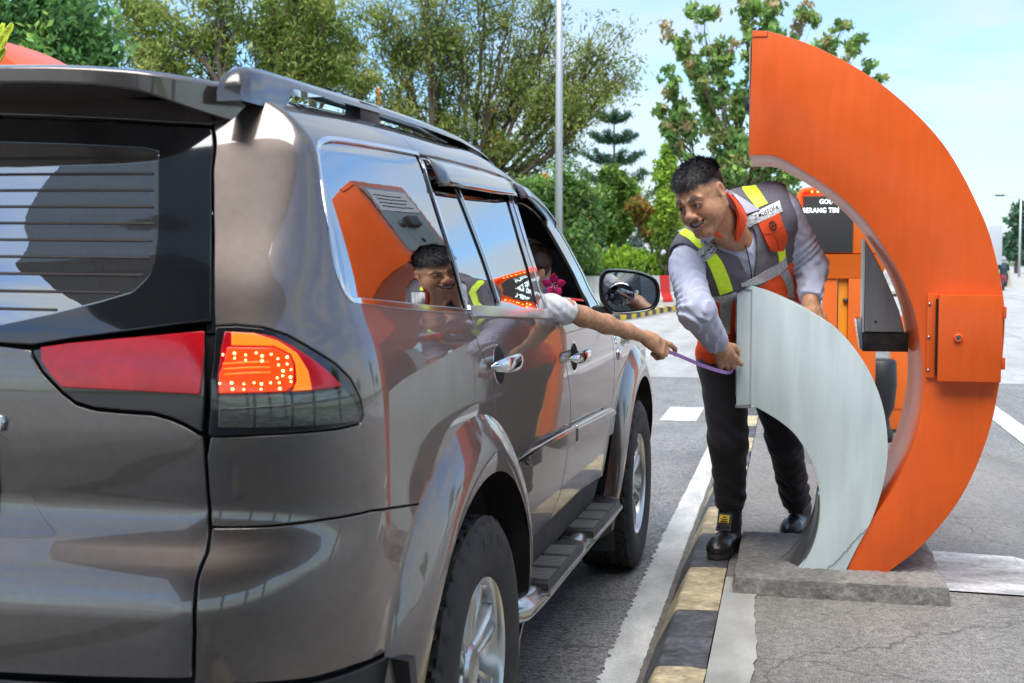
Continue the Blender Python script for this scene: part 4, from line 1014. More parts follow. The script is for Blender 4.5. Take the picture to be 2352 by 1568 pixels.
# reader panel on the end face towards the lane, upper unit (for lorries)
def reader(parent,x,ya,yb,z0,z1,off):
    p=box('reader_panel',-.004,.0,ya,yb,z0,z1,steeld,parent,bev=.001,loc=np.array([x,0,0])-off)
    yc=(ya+yb)/2; w_=yb-ya; h=z1-z0
    box('notice',-.0065,-.0045,ya+.04*w_,yb-.04*w_,z0+.62*h,z1-.04*h,mat('notice_paper',(.72,.70,.68),rough=.5),parent,loc=np.array([x,0,0])-off)
    for i in range(4): box('notice_line',-.0075,-.0068,ya+.12*w_,yb-(.15+.1*(i%2))*w_,z0+h*(.68+.06*i),z0+h*(.695+.06*i),mat('notice_ink',(.05,.05,.06),rough=.6),parent,loc=np.array([x,0,0])-off)
    box('card_slot',-.03,-.003,yc-.10*w_,yc+.16*w_,z0+.38*h,z0+.52*h,darkst,parent,bev=.004,loc=np.array([x,0,0])-off)
    V,F_=lathe([(0,.02),(-.012,.02),(-.014,.001)],16,'x'); obj('call_button',V,F_,darkst,parent,smooth=True,loc=np.array([x-.004,yc-.22*w_,z0+.42*h])-off)
    V,F_=lathe([(0,.013),(-.006,.013),(-.008,.001)],16,'x'); obj('lens',V,F_,gap,parent,smooth=True,loc=np.array([x-.004,yc+.05*w_,z0+.18*h])-off)
reader(gate,-.160,5.05,5.59,1.90,2.28,G0)
ggate=empty('grey_crescent',(.13,5.25,.222))
tag(ggate,'low pale grey metal crescent reader post nested inside the orange crescent','toll machine')
G1=np.array([.13,5.25,.222])
gc=crescent('housing',G_OUT,G_IN,4.992,5.30,galv,ggate); gc.location=-G1
box('tip_seam',-.2015,-.142,4.989,4.9915,1.318,1.3215,mat('grey_seam',(.26,.29,.29),rough=.5),ggate,loc=-G1)
box('tip_fold',-.145,-.1415,4.988,4.9915,.872,1.318,mat('grey_fold',(.44,.50,.50),rough=.45,metal=.25),ggate,loc=-G1)
box('tip_foot',-.203,-.142,4.984,5.30,.858,.868,steeld,ggate,bev=.002,loc=-G1)
reader(ggate,-.200,5.02,5.28,.90,1.30,G1)
# flared inner skirt at the foot of the grey crescent
fr_=[(.055,.219),(.092,.303),(.116,.381),(.125,.46),(.122,.537)]
bk_=[(-.045,.219),(.022,.285),(.075,.36),(.107,.45),(.120,.537)]
fr2=spline(fr_,5); bk2=spline(bk_,5); V=[];F_=[]
for p,q in zip(fr2,bk2):
    for t in np.linspace(0,1,6):
        V.append((p[0]+(q[0]-p[0])*t-.0,4.993+.12*math.sin(t*math.pi/2),p[1]+(q[1]-p[1])*t))
for i in range(len(fr2)-1):
    for j in range(5): F_.append((i*6+j,i*6+j+1,(i+1)*6+j+1,(i+1)*6+j))
sk=obj('inner_skirt',np.array(V)-G1,F_,steeld,ggate,smooth=True)
so_=sk.modifiers.new('s','SOLIDIFY'); so_.thickness=.004
# cracked mastic joint between the two
jn=[];r=np.random.RandomState(5)
for t in np.linspace(0,1,26):
    x=.135+(.300-.135)*t; z=.224+(.405-.224)*(t**1.25); jn.append((x+r.uniform(-.004,.004),4.9885,z+r.uniform(-.004,.004)))
tubeobj('joint_crack',np.array(jn)-G1,.0012,mat('crack',(.10,.09,.085),rough=.9),ggate,n=5)
# ---- steel receipt unit between the crescent's arms, at the back
ru=empty('receipt_unit',(.39,5.5,1.10)); G2=np.array([.39,5.5,1.10])
tag(ru,'brushed steel receipt unit fixed inside the orange crescent','receipt printer')
back=[(.303,1.52),(.33,1.475),(.372,1.395),(.41,1.31),(.445,1.225),(.468,1.135),(.306,1.135)]
bm=bmesh.new(); prism(bm,back,lambda p:Vector((p[0],5.46,p[1])),lambda p:Vector((p[0],5.62,p[1])),bev=.003)
bmobj('face',bm,steeld,ru,loc=-G2)
box('side_edge',.297,.304,5.455,5.62,1.134,1.525,mat('bright_edge',(.7,.7,.68),rough=.3,metal=.8),ru,loc=-G2)
box('printer_box',.300,.482,5.44,5.63,1.056,1.131,darkst,ru,bev=.003,loc=-G2)
V=[(.272,5.45,1.19),(.292,5.45,1.195),(.300,5.45,1.075),(.290,5.45,1.06),(.272,5.62,1.19),(.292,5.62,1.195),(.300,5.62,1.075),(.290,5.62,1.06)]
obj('chute',np.array(V)-G2,[(0,1,2,3),(7,6,5,4),(0,4,5,1),(1,5,6,2),(2,6,7,3),(3,7,4,0)],chrome,ru)
V,F_=lathe([(0,.006),(-.003,.005),(-.003,.0004)],12,'y'); obj('rivet',V,F_,darkst,ru,loc=np.array([.352,5.46,1.178])-G2)
# ---- lane display behind: LED screen on a faceted orange post
sg=empty('lane_display',(.30,8.1,.166)); G3=np.array([.30,8.1,.166])
tag(sg,'orange lane display post with an LED screen reading SERANG, behind the crescents','display')
box('cabinet',.055,.62,8.0,8.28,1.475,1.875,orange2,sg,bev=.02,loc=-G3)
def screenmat():
    m=bpy.data.materials.new('led_screen'); m.use_nodes=True; t=m.node_tree; N=t.nodes; L=t.links; b=N['Principled BSDF']
    tcn=N.new('ShaderNodeTexCoord'); v=N.new('ShaderNodeTexVoronoi'); v.inputs['Scale'].default_value=170; v.inputs['Randomness'].default_value=0
    L.new(tcn.outputs['Object'],v.inputs['Vector'])
    r=N.new('ShaderNodeMapRange'); r.inputs[1].default_value=.2; r.inputs[2].default_value=.45; r.inputs[3].default_value=.10; r.inputs[4].default_value=.02
    L.new(v.outputs['Distance'],r.inputs[0]); L.new(r.outputs[0],b.inputs['Base Color']); b.inputs['Roughness'].default_value=.7
    return m
scr=box('screen',.072,.372,7.990,8.0,1.484,1.828,screenmat(),sg,bev=.002,loc=-G3)
ledw=mat('led_white',(.8,.9,.9),emit=(.75,.95,1),estr=1.1)
def letters(s,x,z,size,y,m,parent,off,name='lettering'):
    V2,F2=text_mesh(s,size,True); V=[(x+a*.86,y,z+b) for a,b in V2]
    return obj(name,np.array(V)-off,F2,m,parent)
letters('GOL-I',.17,1.782,.040,7.9885,ledw,sg,G3); letters('SERANG TIM',.070,1.728,.042,7.9885,ledw,sg,G3)
# rope of red lamps round the top of the cabinet
rope=mat('rope_lamp',(.8,.05,.01),emit=(1,.06,.01),estr=.9,rough=.4,var=(60,.5,2))
pth=spline([(.048,7.985,1.70),(.046,7.985,1.80),(.058,7.985,1.85),(.10,7.985,1.872),(.25,7.985,1.875),(.42,7.985,1.872)],5)
tubeobj('lamp_rope',pth-G3,.013,rope,sg,n=8)
for i in range(7): 
    bm=bmesh.new(); bmesh.ops.create_icosphere(bm,subdivisions=1,radius=.006); bmobj('lamp',bm,mat('lamp_amber',(1,.5,.1),emit=(1,.45,.08),estr=3),sg,smooth=True,loc=np.array([.125+i*.034,7.98,1.855])-G3)
# tapering neck and post
def frus(name,a,b,z0,z1,m):
    V=[(a[0],a[2],z1),(a[1],a[2],z1),(a[1],a[3],z1),(a[0],a[3],z1),(b[0],b[2],z0),(b[1],b[2],z0),(b[1],b[3],z0),(b[0],b[3],z0)]
    return obj(name,np.array(V)-G3,[(0,1,2,3)[::-1],(4,5,6,7),(0,4,5,1)[::-1],(1,5,6,2)[::-1],(2,6,7,3)[::-1],(3,7,4,0)[::-1]],m,sg)
frus('neck',(.12,.60,7.99,8.26),(.20,.54,8.02,8.24),1.325,1.474,orange2)
box('post',.20,.285,8.03,8.22,.166,1.324,orange2,sg,bev=.003,loc=-G3)
box('post',.292,.35,8.05,8.22,.166,1.324,mat('amber_paint',(.72,.25,.01),rough=.4,var=(3,.1,4)),sg,bev=.003,loc=-G3)
box('post_side',.352,.52,8.02,8.24,.60,1.324,orange2,sg,bev=.003,loc=-G3)
box('base_frame',.18,.56,8.0,8.27,.166,.215,darkst,sg,bev=.004,loc=-G3)
bm=bmesh.new(); bmesh.ops.create_uvsphere(bm,u_segments=12,v_segments=8,radius=.016); bmobj('lamp_button',bm,darkst,sg,smooth=True,loc=np.array([.335,8.035,1.19])-G3)
op=empty('orange_post',(.83,9.8,.166)); tag(op,'plain square orange post seen low behind the crescent opening','post')
box('shaft',-.09,.20,-.1,.15,.0,.86,orange2,op,bev=.004); box('collar',-.094,.204,-.104,.154,.17,.18,mat('seam_line2',(.4,.07,.006),rough=.5),op); box('foot',-.12,.23,-.13,.18,-.0,.022,darkst,op)
bl=empty('black_bollard',(.62,9.2,.166)); tag(bl,'squat black rubber drum on the island behind the grey crescent','drum')
V,F_=lathe([(0,.0005),(0,.10),(.05,.11),(.10,.085),(.16,.075),(.24,.11),(.40,.125),(.56,.12),(.58,.10),(.58,.0005)],28,'z'); obj('drum',V,F_,blackpl,bl,smooth=True)
# ================================================================== people: smooth bodies grown from distance fields
def sd_cone(p,a,b,ra,rb):
    a=np.array(a,p.dtype); b=np.array(b,p.dtype); ba=b-a; h=np.clip(((p-a)@ba)/max(ba@ba,1e-12),0,1)
    return np.linalg.norm(p-a-h[...,None]*ba,axis=-1)-(ra+(rb-ra)*h)
def sd_ell(p,c,r):
    r=np.array(r,p.dtype); q=(p-np.array(c,p.dtype)); k0=np.linalg.norm(q/r,axis=-1); k1=np.linalg.norm(q/(r*r),axis=-1)
    return k0*(k0-1)/np.maximum(k1,1e-9)
def smin(a,b,k):
    h=np.maximum(k-np.abs(a-b),0)/k; return np.minimum(a,b)-h*h*k*.25
def smax(a,b,k): return -smin(-a,-b,k)
def chain(p,pts,rs,k=.02):
    d=None
    for i in range(len(pts)-1):
        e=sd_cone(p,pts[i],pts[i+1],rs[i],rs[i+1]); d=e if d is None else smin(d,e,k)
    return d
def surfnet(f,lo,hi,h,block=8):
    """naive surface nets over a sparse set of blocks -> verts, quads"""
    lo=np.array(lo,float); n=np.ceil((np.array(hi,float)-lo)/h).astype(int)+1
    n=((n+block-1)//block)*block+1
    G=np.full(n,1e3,np.float32); nb=(n-1)//block
    bc=np.stack(np.meshgrid(*[np.arange(k) for k in nb],indexing='ij'),-1).reshape(-1,3)
    dc=f((lo+(bc*block+block/2)*h).astype(np.float32)); rad=block*h*.87+.010
    loc=np.stack(np.meshgrid(*[np.arange(block+1)]*3,indexing='ij'),-1).reshape(-1,3)
    for b in bc[dc<-rad]: G[tuple(slice(k*block,(k+1)*block+1) for k in b)]=-1e2
    act=bc[np.abs(dc)<=rad]
    for i in range(0,len(act),120):
        ch=act[i:i+120]; P=(lo+((ch[:,None]*block+loc[None])*h)).astype(np.float32)
        v=f(P.reshape(-1,3)).astype(np.float32).reshape(len(ch),block+1,block+1,block+1)
        for b,q in zip(ch,v): G[tuple(slice(k*block,(k+1)*block+1) for k in b)]=q
    S_=G<0
    c8=[S_[i:n[0]-1+i,j:n[1]-1+j,k:n[2]-1+k] for i in (0,1) for j in (0,1) for k in (0,1)]
    anyv=np.logical_or.reduce(c8); allv=np.logical_and.reduce(c8); A=np.argwhere(anyv&~allv)
    idx=np.full(np.array(n)-1,-1,np.int64); idx[tuple(A.T)]=np.arange(len(A))
    acc=np.zeros((len(A),3)); cnt=np.zeros(len(A))
    cor=[(i,j,k) for i in (0,1) for j in (0,1) for k in (0,1)]
    for a in range(8):
        for ax in range(3):
            if cor[a][ax]==0:
                c1=list(cor[a]); c1[ax]=1
                g0=G[tuple((A+cor[a]).T)]; g1=G[tuple((A+np.array(c1)).T)]
                m=(g0<0)!=(g1<0); t=np.clip(g0/np.where(g0==g1,1,g0-g1),0,1)
                p=A+np.array(cor[a],float); p[:,ax]+=t
                acc[m]+=p[m]; cnt[m]+=1
    V=lo+h*acc/np.maximum(cnt,1)[:,None]
    Fs=[]
    for ax in range(3):
        o=[0,0,0]; o[ax]=1; b,c=[(1,2),(2,0),(0,1)][ax]
        sl0=[slice(1,-1)]*3; sl0[ax]=slice(0,n[ax]-1); s0=S_[tuple(sl0)]
        sl1=list(sl0); sl1[ax]=slice(1,n[ax]); s1=S_[tuple(sl1)]
        E_=np.argwhere(s0!=s1)
        if not len(E_): continue
        sg=s0[tuple(E_.T)]
        base=E_+1; base[:,ax]-=1
        def cell(db,dc_):
            q=base.copy(); q[:,b]-=db; q[:,c]-=dc_; return idx[tuple(q.T)]
        q=np.stack([cell(1,1),cell(0,1),cell(0,0),cell(1,0)],1)
        q[~sg]=q[~sg][:,::-1]
        Fs.append(q[(q>=0).all(1)])
    Fs=np.vstack(Fs) if Fs else np.zeros((0,4),int)
    # nudge the vertices on to the zero level
    for _ in range(1):
        e=h*.4; d=f(V); g=np.stack([f(V+np.eye(3)[k]*e)-f(V-np.eye(3)[k]*e) for k in range(3)],1)/(2*e)
        g2=np.maximum((g*g).sum(1,keepdims=True),.2); V=V-np.clip(d,-h,h)[:,None]*g/g2*.8
    return V,Fs
def meshobj(name,V,Fs,m,parent,off,colors=None):
    me=bpy.data.meshes.new(name); V=np.asarray(V)-off
    me.vertices.add(len(V)); me.vertices.foreach_set('co',V.astype(np.float32).ravel())
    me.loops.add(Fs.size); me.loops.foreach_set('vertex_index',Fs.astype(np.int32).ravel())
    me.polygons.add(len(Fs)); me.polygons.foreach_set('loop_start',np.arange(0,Fs.size,Fs.shape[1],dtype=np.int32))
    me.update(calc_edges=True); me.validate()
    me.polygons.foreach_set('use_smooth',[True]*len(me.polygons))
    if colors is not None:
        ca=me.color_attributes.new('tone','FLOAT_COLOR','POINT'); ca.data.foreach_set('color',np.hstack([colors,np.ones((len(V),1))]).astype(np.float32).ravel())
    me.materials.append(m)
    o=bpy.data.objects.new(name,me); COL.objects.link(o); o.parent=parent; return o
def wr(p,a=1.0,f=1.0):
    x,y,z=p[...,0]*f,p[...,1]*f,p[...,2]*f
    return a*(.5*np.sin(44*x+25*y+58*z+1.8*np.sin(19*z+13*x))+.35*np.sin(83*x-47*y+71*z+1.5*np.sin(31*y-23*z))+.25*np.sin(31*x+90*y-40*z))
def skinmat(name,rough=.5):
    m=bpy.data.materials.new(name); m.use_nodes=True; t=m.node_tree; N=t.nodes; L=t.links; b=N['Principled BSDF']
    at=N.new('ShaderNodeAttribute'); at.attribute_name='tone'
    n=N.new('ShaderNodeTexNoise'); n.inputs['Scale'].default_value=70; n.inputs['Detail'].default_value=5; tcn=N.new('ShaderNodeTexCoord'); L.new(tcn.outputs['Object'],n.inputs['Vector'])
    r=N.new('ShaderNodeMapRange'); r.inputs[1].default_value=.3; r.inputs[2].default_value=.7; r.inputs[3].default_value=.78; r.inputs[4].default_value=1.18; L.new(n.outputs[0],r.inputs[0])
    mm=N.new('ShaderNodeMix'); mm.data_type='RGBA'; mm.blend_type='MULTIPLY'; mm.inputs[0].default_value=1; L.new(at.outputs['Color'],mm.inputs[6]); L.new(r.outputs[0],mm.inputs[7]); L.new(mm.outputs[2],b.inputs['Base Color'])
    b.inputs['Roughness'].default_value=rough; b.inputs['Subsurface Weight'].default_value=.12; b.inputs['Subsurface Radius'].default_value=(.012,.004,.002); b.inputs['Subsurface Scale'].default_value=.6
    n2=N.new('ShaderNodeTexNoise'); n2.inputs['Scale'].default_value=420; L.new(tcn.outputs['Object'],n2.inputs['Vector'])
    bp=N.new('ShaderNodeBump'); bp.inputs['Strength'].default_value=.25; bp.inputs['Distance'].default_value=.002; L.new(n2.outputs[0],bp.inputs['Height']); L.new(bp.outputs[0],b.inputs['Normal'])
    return m
# reflective strips and trims of the vest: rows x cols of points lying on the cloth, in metres
VPATCH={
 'lime_left_shoulder':(8,4,[[-0.1882,5.0846,1.7222],[-0.1715,5.0837,1.7233],[-0.1568,5.0835,1.7241],[-0.1449,5.1005,1.7282],[-0.1864,5.0593,1.7125],[-0.17,5.0678,1.7177],[-0.1537,5.0796,1.7231],[-0.1377,5.1011,1.729],[-0.1772,5.0386,1.6981],[-0.1609,5.0456,1.7038],[-0.1444,5.0513,1.7093],[-0.1281,5.0615,1.7152],[-0.1684,5.025,1.6843],[-0.1521,5.032,1.6904],[-0.1356,5.0366,1.6965],[-0.1192,5.0435,1.7026],[-0.1585,5.0159,1.6716],[-0.1427,5.0222,1.6779],[-0.1268,5.0262,1.684],[-0.1109,5.0312,1.6902],[-0.1485,5.0089,1.6593],[-0.1333,5.0142,1.6655],[-0.1181,5.0179,1.6717],[-0.1029,5.022,1.6779],[-0.1386,5.003,1.6469],[-0.1241,5.0078,1.6532],[-0.1095,5.0111,1.6594],[-0.095,5.0148,1.6657],[-0.1288,4.9983,1.6347],[-0.1149,5.0024,1.641],[-0.101,5.0057,1.6473],[-0.0871,5.0094,1.6536]]),
 'name_strip':(10,4,[[-0.1697,4.9697,1.6001],[-0.1694,4.9776,1.5863],[-0.1687,4.9719,1.5721],[-0.1679,4.9651,1.5578],[-0.1561,4.9794,1.6072],[-0.1549,4.9744,1.593],[-0.1537,4.9718,1.5788],[-0.1529,4.9802,1.565],[-0.1425,4.9871,1.6143],[-0.1408,4.983,1.6],[-0.139,4.9794,1.5858],[-0.1373,4.9761,1.5715],[-0.1288,4.9929,1.6214],[-0.1265,4.9887,1.607],[-0.1243,4.9855,1.5927],[-0.122,4.9833,1.5784],[-0.115,4.9971,1.6284],[-0.1122,4.9925,1.6139],[-0.1094,4.9893,1.5996],[-0.1067,4.9875,1.5853],[-0.1012,5.0006,1.6353],[-0.0979,4.9957,1.6209],[-0.0946,4.992,1.6066],[-0.0914,4.9899,1.5923],[-0.0873,5.0045,1.6422],[-0.0836,4.9996,1.6279],[-0.0799,4.9959,1.6137],[-0.0763,4.9935,1.5996],[-0.0735,5.009,1.6491],[-0.0693,5.0041,1.6349],[-0.0652,5.0006,1.6208],[-0.0611,4.9984,1.6068],[-0.0596,5.0145,1.656],[-0.0551,5.0095,1.642],[-0.0505,5.0062,1.628],[-0.046,5.0047,1.6142],[-0.0458,5.0234,1.6632],[-0.0408,5.0166,1.6491],[-0.0358,5.0129,1.6353],[-0.0308,5.0117,1.6215]]),
 'pocket':(9,7,[[-0.1236,4.982,1.5738],[-0.1105,4.9864,1.581],[-0.0974,4.9886,1.5881],[-0.0843,4.9913,1.5952],[-0.0712,4.9951,1.6023],[-0.0582,4.9999,1.6095],[-0.0451,5.0055,1.6167],[-0.1181,4.9822,1.5609],[-0.1052,4.9865,1.5671],[-0.0922,4.989,1.5734],[-0.0792,4.991,1.5796],[-0.0662,4.9945,1.5859],[-0.0532,4.9991,1.5922],[-0.0403,5.0053,1.5986],[-0.1127,4.9833,1.5479],[-0.0998,4.9885,1.5534],[-0.0869,4.991,1.5587],[-0.074,4.9933,1.5641],[-0.0612,4.9963,1.5695],[-0.0483,5.0011,1.575],[-0.0355,5.0071,1.5804],[-0.1072,4.9859,1.535],[-0.0942,4.992,1.5397],[-0.0811,4.9957,1.5444],[-0.068,4.9981,1.549],[-0.0549,5.0015,1.5536],[-0.0418,5.0062,1.5583],[-0.0287,5.0125,1.5631],[-0.1018,4.9895,1.5221],[-0.0885,4.9975,1.5261],[-0.0751,5.0023,1.5301],[-0.0616,5.0058,1.534],[-0.0482,5.0093,1.538],[-0.0348,5.0145,1.5419],[-0.0213,5.0216,1.546],[-0.0964,4.9943,1.5092],[-0.0828,5.0036,1.5125],[-0.0692,5.0107,1.5158],[-0.0555,5.0164,1.519],[-0.0417,5.0218,1.5223],[-0.028,5.0286,1.5256],[-0.0143,5.039,1.529],[-0.0907,5.0008,1.4965],[-0.0789,5.0095,1.4989],[-0.0672,5.0175,1.5014],[-0.0554,5.0255,1.5038],[-0.0435,5.0338,1.5063],[-0.0317,5.0437,1.5088],[-0.0198,5.0549,1.5113],[-0.0838,5.0109,1.4843],[-0.0741,5.02,1.4858],[-0.0644,5.0287,1.4874],[-0.0547,5.0371,1.4889],[-0.045,5.0459,1.4904],[-0.0352,5.0549,1.4919],[-0.0254,5.0636,1.4934],[-0.077,5.026,1.4722],[-0.0694,5.0348,1.4728],[-0.0617,5.0443,1.4733],[-0.0541,5.0529,1.4739],[-0.0464,5.0604,1.4744],[-0.0387,5.0676,1.475],[-0.031,5.0745,1.4755]]),
 'lime_left_low':(5,3,[[-0.0506,5.0598,1.4695],[-0.0374,5.0639,1.4805],[-0.0242,5.0666,1.4914],[-0.0477,5.0685,1.4587],[-0.035,5.0751,1.4697],[-0.0223,5.0787,1.4808],[-0.0449,5.0764,1.4478],[-0.0327,5.085,1.459],[-0.0204,5.0911,1.4701],[-0.0435,5.0864,1.4367],[-0.0315,5.0967,1.4479],[-0.0195,5.1043,1.4592],[-0.0422,5.1,1.4255],[-0.0304,5.1099,1.4369],[-0.0185,5.1179,1.4483]]),
 'silver_waist':(12,4,[[-0.1852,4.9657,1.3439],[-0.1848,4.9681,1.3405],[-0.1845,4.9701,1.3372],[-0.1841,4.9723,1.3338],[-0.1689,4.9694,1.3517],[-0.1681,4.9732,1.3462],[-0.1674,4.9769,1.3408],[-0.1667,4.9823,1.3353],[-0.1527,4.9765,1.3593],[-0.1515,4.9814,1.3519],[-0.1504,4.9876,1.3443],[-0.1494,4.9973,1.3367],[-0.1368,4.9868,1.3673],[-0.1352,4.9911,1.3583],[-0.1338,5.0015,1.3492],[-0.1325,5.0161,1.3399],[-0.1214,4.9925,1.3768],[-0.1195,5.0,1.3665],[-0.1176,5.0133,1.356],[-0.1159,5.0299,1.3455],[-0.1063,5.0054,1.3863],[-0.1038,5.0138,1.3746],[-0.1015,5.0301,1.3628],[-0.0992,5.0467,1.351],[-0.0911,5.0259,1.3955],[-0.0885,5.0406,1.3831],[-0.0859,5.056,1.3707],[-0.0834,5.074,1.3581],[-0.0757,5.054,1.4044],[-0.0731,5.0707,1.3917],[-0.0705,5.0911,1.3789],[-0.0679,5.1073,1.3661],[-0.0601,5.0779,1.4134],[-0.0575,5.0977,1.4005],[-0.0548,5.1146,1.3874],[-0.052,5.1279,1.3743],[-0.0443,5.099,1.4225],[-0.042,5.115,1.4099],[-0.0397,5.1279,1.3972],[-0.0373,5.1401,1.3844],[-0.0314,5.1095,1.4355],[-0.0292,5.124,1.423],[-0.027,5.1362,1.4103],[-0.0248,5.1478,1.3977],[-0.0185,5.1172,1.4489],[-0.0165,5.1321,1.4363],[-0.0144,5.1452,1.4236],[-0.0122,5.1583,1.4109]]),
 'silver_left_low':(6,3,[[-0.0384,5.1425,1.3795],[-0.0247,5.1535,1.3903],[-0.011,5.1683,1.4012],[-0.0291,5.1726,1.3624],[-0.0147,5.1885,1.3702],[-0.0002,5.2053,1.3781],[-0.0205,5.1912,1.3449],[-0.0058,5.2092,1.3496],[0.009,5.2341,1.3543],[-0.0138,5.2123,1.3263],[0.0002,5.2341,1.3276],[0.0143,5.2561,1.3289],[-0.0089,5.2306,1.3072],[0.0034,5.2484,1.3052],[0.0158,5.2679,1.3032],[-0.0066,5.2405,1.2875],[0.005,5.2602,1.2824],[0.0166,5.2853,1.2771]]),
 'lime_right_shoulder':(7,4,[[-0.4151,4.8793,1.5349],[-0.4104,4.8886,1.5434],[-0.4025,4.8911,1.5494],[-0.3956,4.8947,1.5545],[-0.3988,4.8506,1.5269],[-0.3932,4.8533,1.5345],[-0.3879,4.8591,1.5421],[-0.3828,4.8683,1.5499],[-0.3835,4.8328,1.5192],[-0.3775,4.835,1.5261],[-0.3718,4.8395,1.5329],[-0.3662,4.8466,1.5399],[-0.3705,4.8216,1.5093],[-0.3643,4.8237,1.5154],[-0.3582,4.8275,1.5214],[-0.3522,4.8328,1.5276],[-0.3586,4.815,1.4986],[-0.3519,4.8169,1.5041],[-0.3454,4.82,1.5096],[-0.3389,4.8243,1.5151],[-0.3468,4.8111,1.488],[-0.3398,4.813,1.493],[-0.3328,4.8158,1.4979],[-0.326,4.8199,1.5028],[-0.3353,4.8097,1.4775],[-0.3279,4.8119,1.4818],[-0.3205,4.8148,1.4862],[-0.3133,4.8187,1.4906]]),
 'silver_right':(9,4,[[-0.3566,4.8148,1.4546],[-0.3452,4.8157,1.4431],[-0.3339,4.8195,1.4316],[-0.3229,4.8262,1.4201],[-0.3477,4.8152,1.4628],[-0.3356,4.8161,1.4519],[-0.3238,4.82,1.441],[-0.3114,4.8162,1.4301],[-0.3383,4.8083,1.471],[-0.3256,4.8095,1.4606],[-0.3131,4.813,1.4503],[-0.3008,4.8196,1.4399],[-0.3296,4.811,1.4793],[-0.3163,4.8128,1.4694],[-0.3032,4.8169,1.4596],[-0.2903,4.8241,1.4499],[-0.3209,4.815,1.4875],[-0.3079,4.8172,1.479],[-0.295,4.8214,1.4705],[-0.2823,4.8287,1.462],[-0.3125,4.8211,1.4959],[-0.2997,4.8238,1.4886],[-0.287,4.8287,1.4814],[-0.2744,4.8368,1.4741],[-0.3048,4.8393,1.5045],[-0.2922,4.8439,1.4985],[-0.2797,4.85,1.4924],[-0.2673,4.8587,1.4864],[-0.2966,4.8486,1.513],[-0.2841,4.8535,1.5082],[-0.2718,4.8603,1.5035],[-0.2595,4.868,1.4987],[-0.2883,4.8586,1.5215],[-0.2761,4.864,1.518],[-0.2638,4.8703,1.5145],[-0.2517,4.8778,1.511]]),
 'lime_right_front':(9,4,[[-0.3093,4.8163,1.4337],[-0.2983,4.8205,1.4427],[-0.2874,4.8257,1.4516],[-0.2766,4.8334,1.4606],[-0.3022,4.8245,1.418],[-0.2899,4.8302,1.4271],[-0.2776,4.8371,1.4362],[-0.2654,4.8462,1.4453],[-0.2954,4.8382,1.4023],[-0.2817,4.8457,1.4115],[-0.2681,4.8549,1.4207],[-0.2545,4.8636,1.4299],[-0.2898,4.8572,1.386],[-0.2754,4.8643,1.3948],[-0.261,4.8729,1.4037],[-0.2465,4.8799,1.4125],[-0.2844,4.8782,1.3695],[-0.2694,4.8838,1.3778],[-0.2545,4.892,1.3861],[-0.2395,4.8991,1.3945],[-0.2791,4.9008,1.3528],[-0.2636,4.9067,1.3606],[-0.2481,4.913,1.3684],[-0.2324,4.917,1.3763],[-0.2742,4.9178,1.3358],[-0.2584,4.9216,1.343],[-0.2427,4.9284,1.3501],[-0.2269,4.9343,1.3573],[-0.2694,4.9381,1.3186],[-0.2532,4.938,1.3252],[-0.2372,4.9422,1.3318],[-0.2213,4.9494,1.3382],[-0.2647,4.9598,1.3013],[-0.2482,4.9605,1.3072],[-0.2319,4.9623,1.3132],[-0.2157,4.966,1.319]]),
 'silver_right_waist':(6,3,[[-0.2977,4.9567,1.2964],[-0.2943,4.9741,1.285],[-0.2907,4.9897,1.2736],[-0.2783,4.9594,1.2973],[-0.2755,4.975,1.2855],[-0.2727,4.9902,1.2737],[-0.2591,4.9659,1.298],[-0.2571,4.9802,1.2859],[-0.2551,4.9952,1.2737],[-0.2402,4.9707,1.3017],[-0.2389,4.9856,1.2885],[-0.2377,5.0027,1.2751],[-0.2215,4.9756,1.3064],[-0.2209,4.9923,1.2919],[-0.2203,5.012,1.2771],[-0.2029,4.9825,1.3111],[-0.2029,5.0013,1.2952],[-0.203,5.0224,1.2791]]),
 'silver_right_low':(7,3,[[-0.269,4.9909,1.2737],[-0.2433,4.9998,1.2748],[-0.2179,5.0158,1.2757],[-0.2688,5.0222,1.2523],[-0.2451,5.0279,1.2531],[-0.2217,5.0395,1.2537],[-0.2687,5.054,1.2307],[-0.247,5.0563,1.2312],[-0.2255,5.0631,1.2314],[-0.2681,5.0842,1.2089],[-0.2483,5.0859,1.2089],[-0.2287,5.0925,1.2087],[-0.2658,5.1176,1.187],[-0.2482,5.1183,1.1864],[-0.2306,5.1209,1.1856],[-0.2632,5.1457,1.1651],[-0.2478,5.1461,1.1638],[-0.2325,5.1485,1.1623],[-0.2604,5.1716,1.1431],[-0.2472,5.1706,1.1411],[-0.2342,5.1715,1.1391]]),
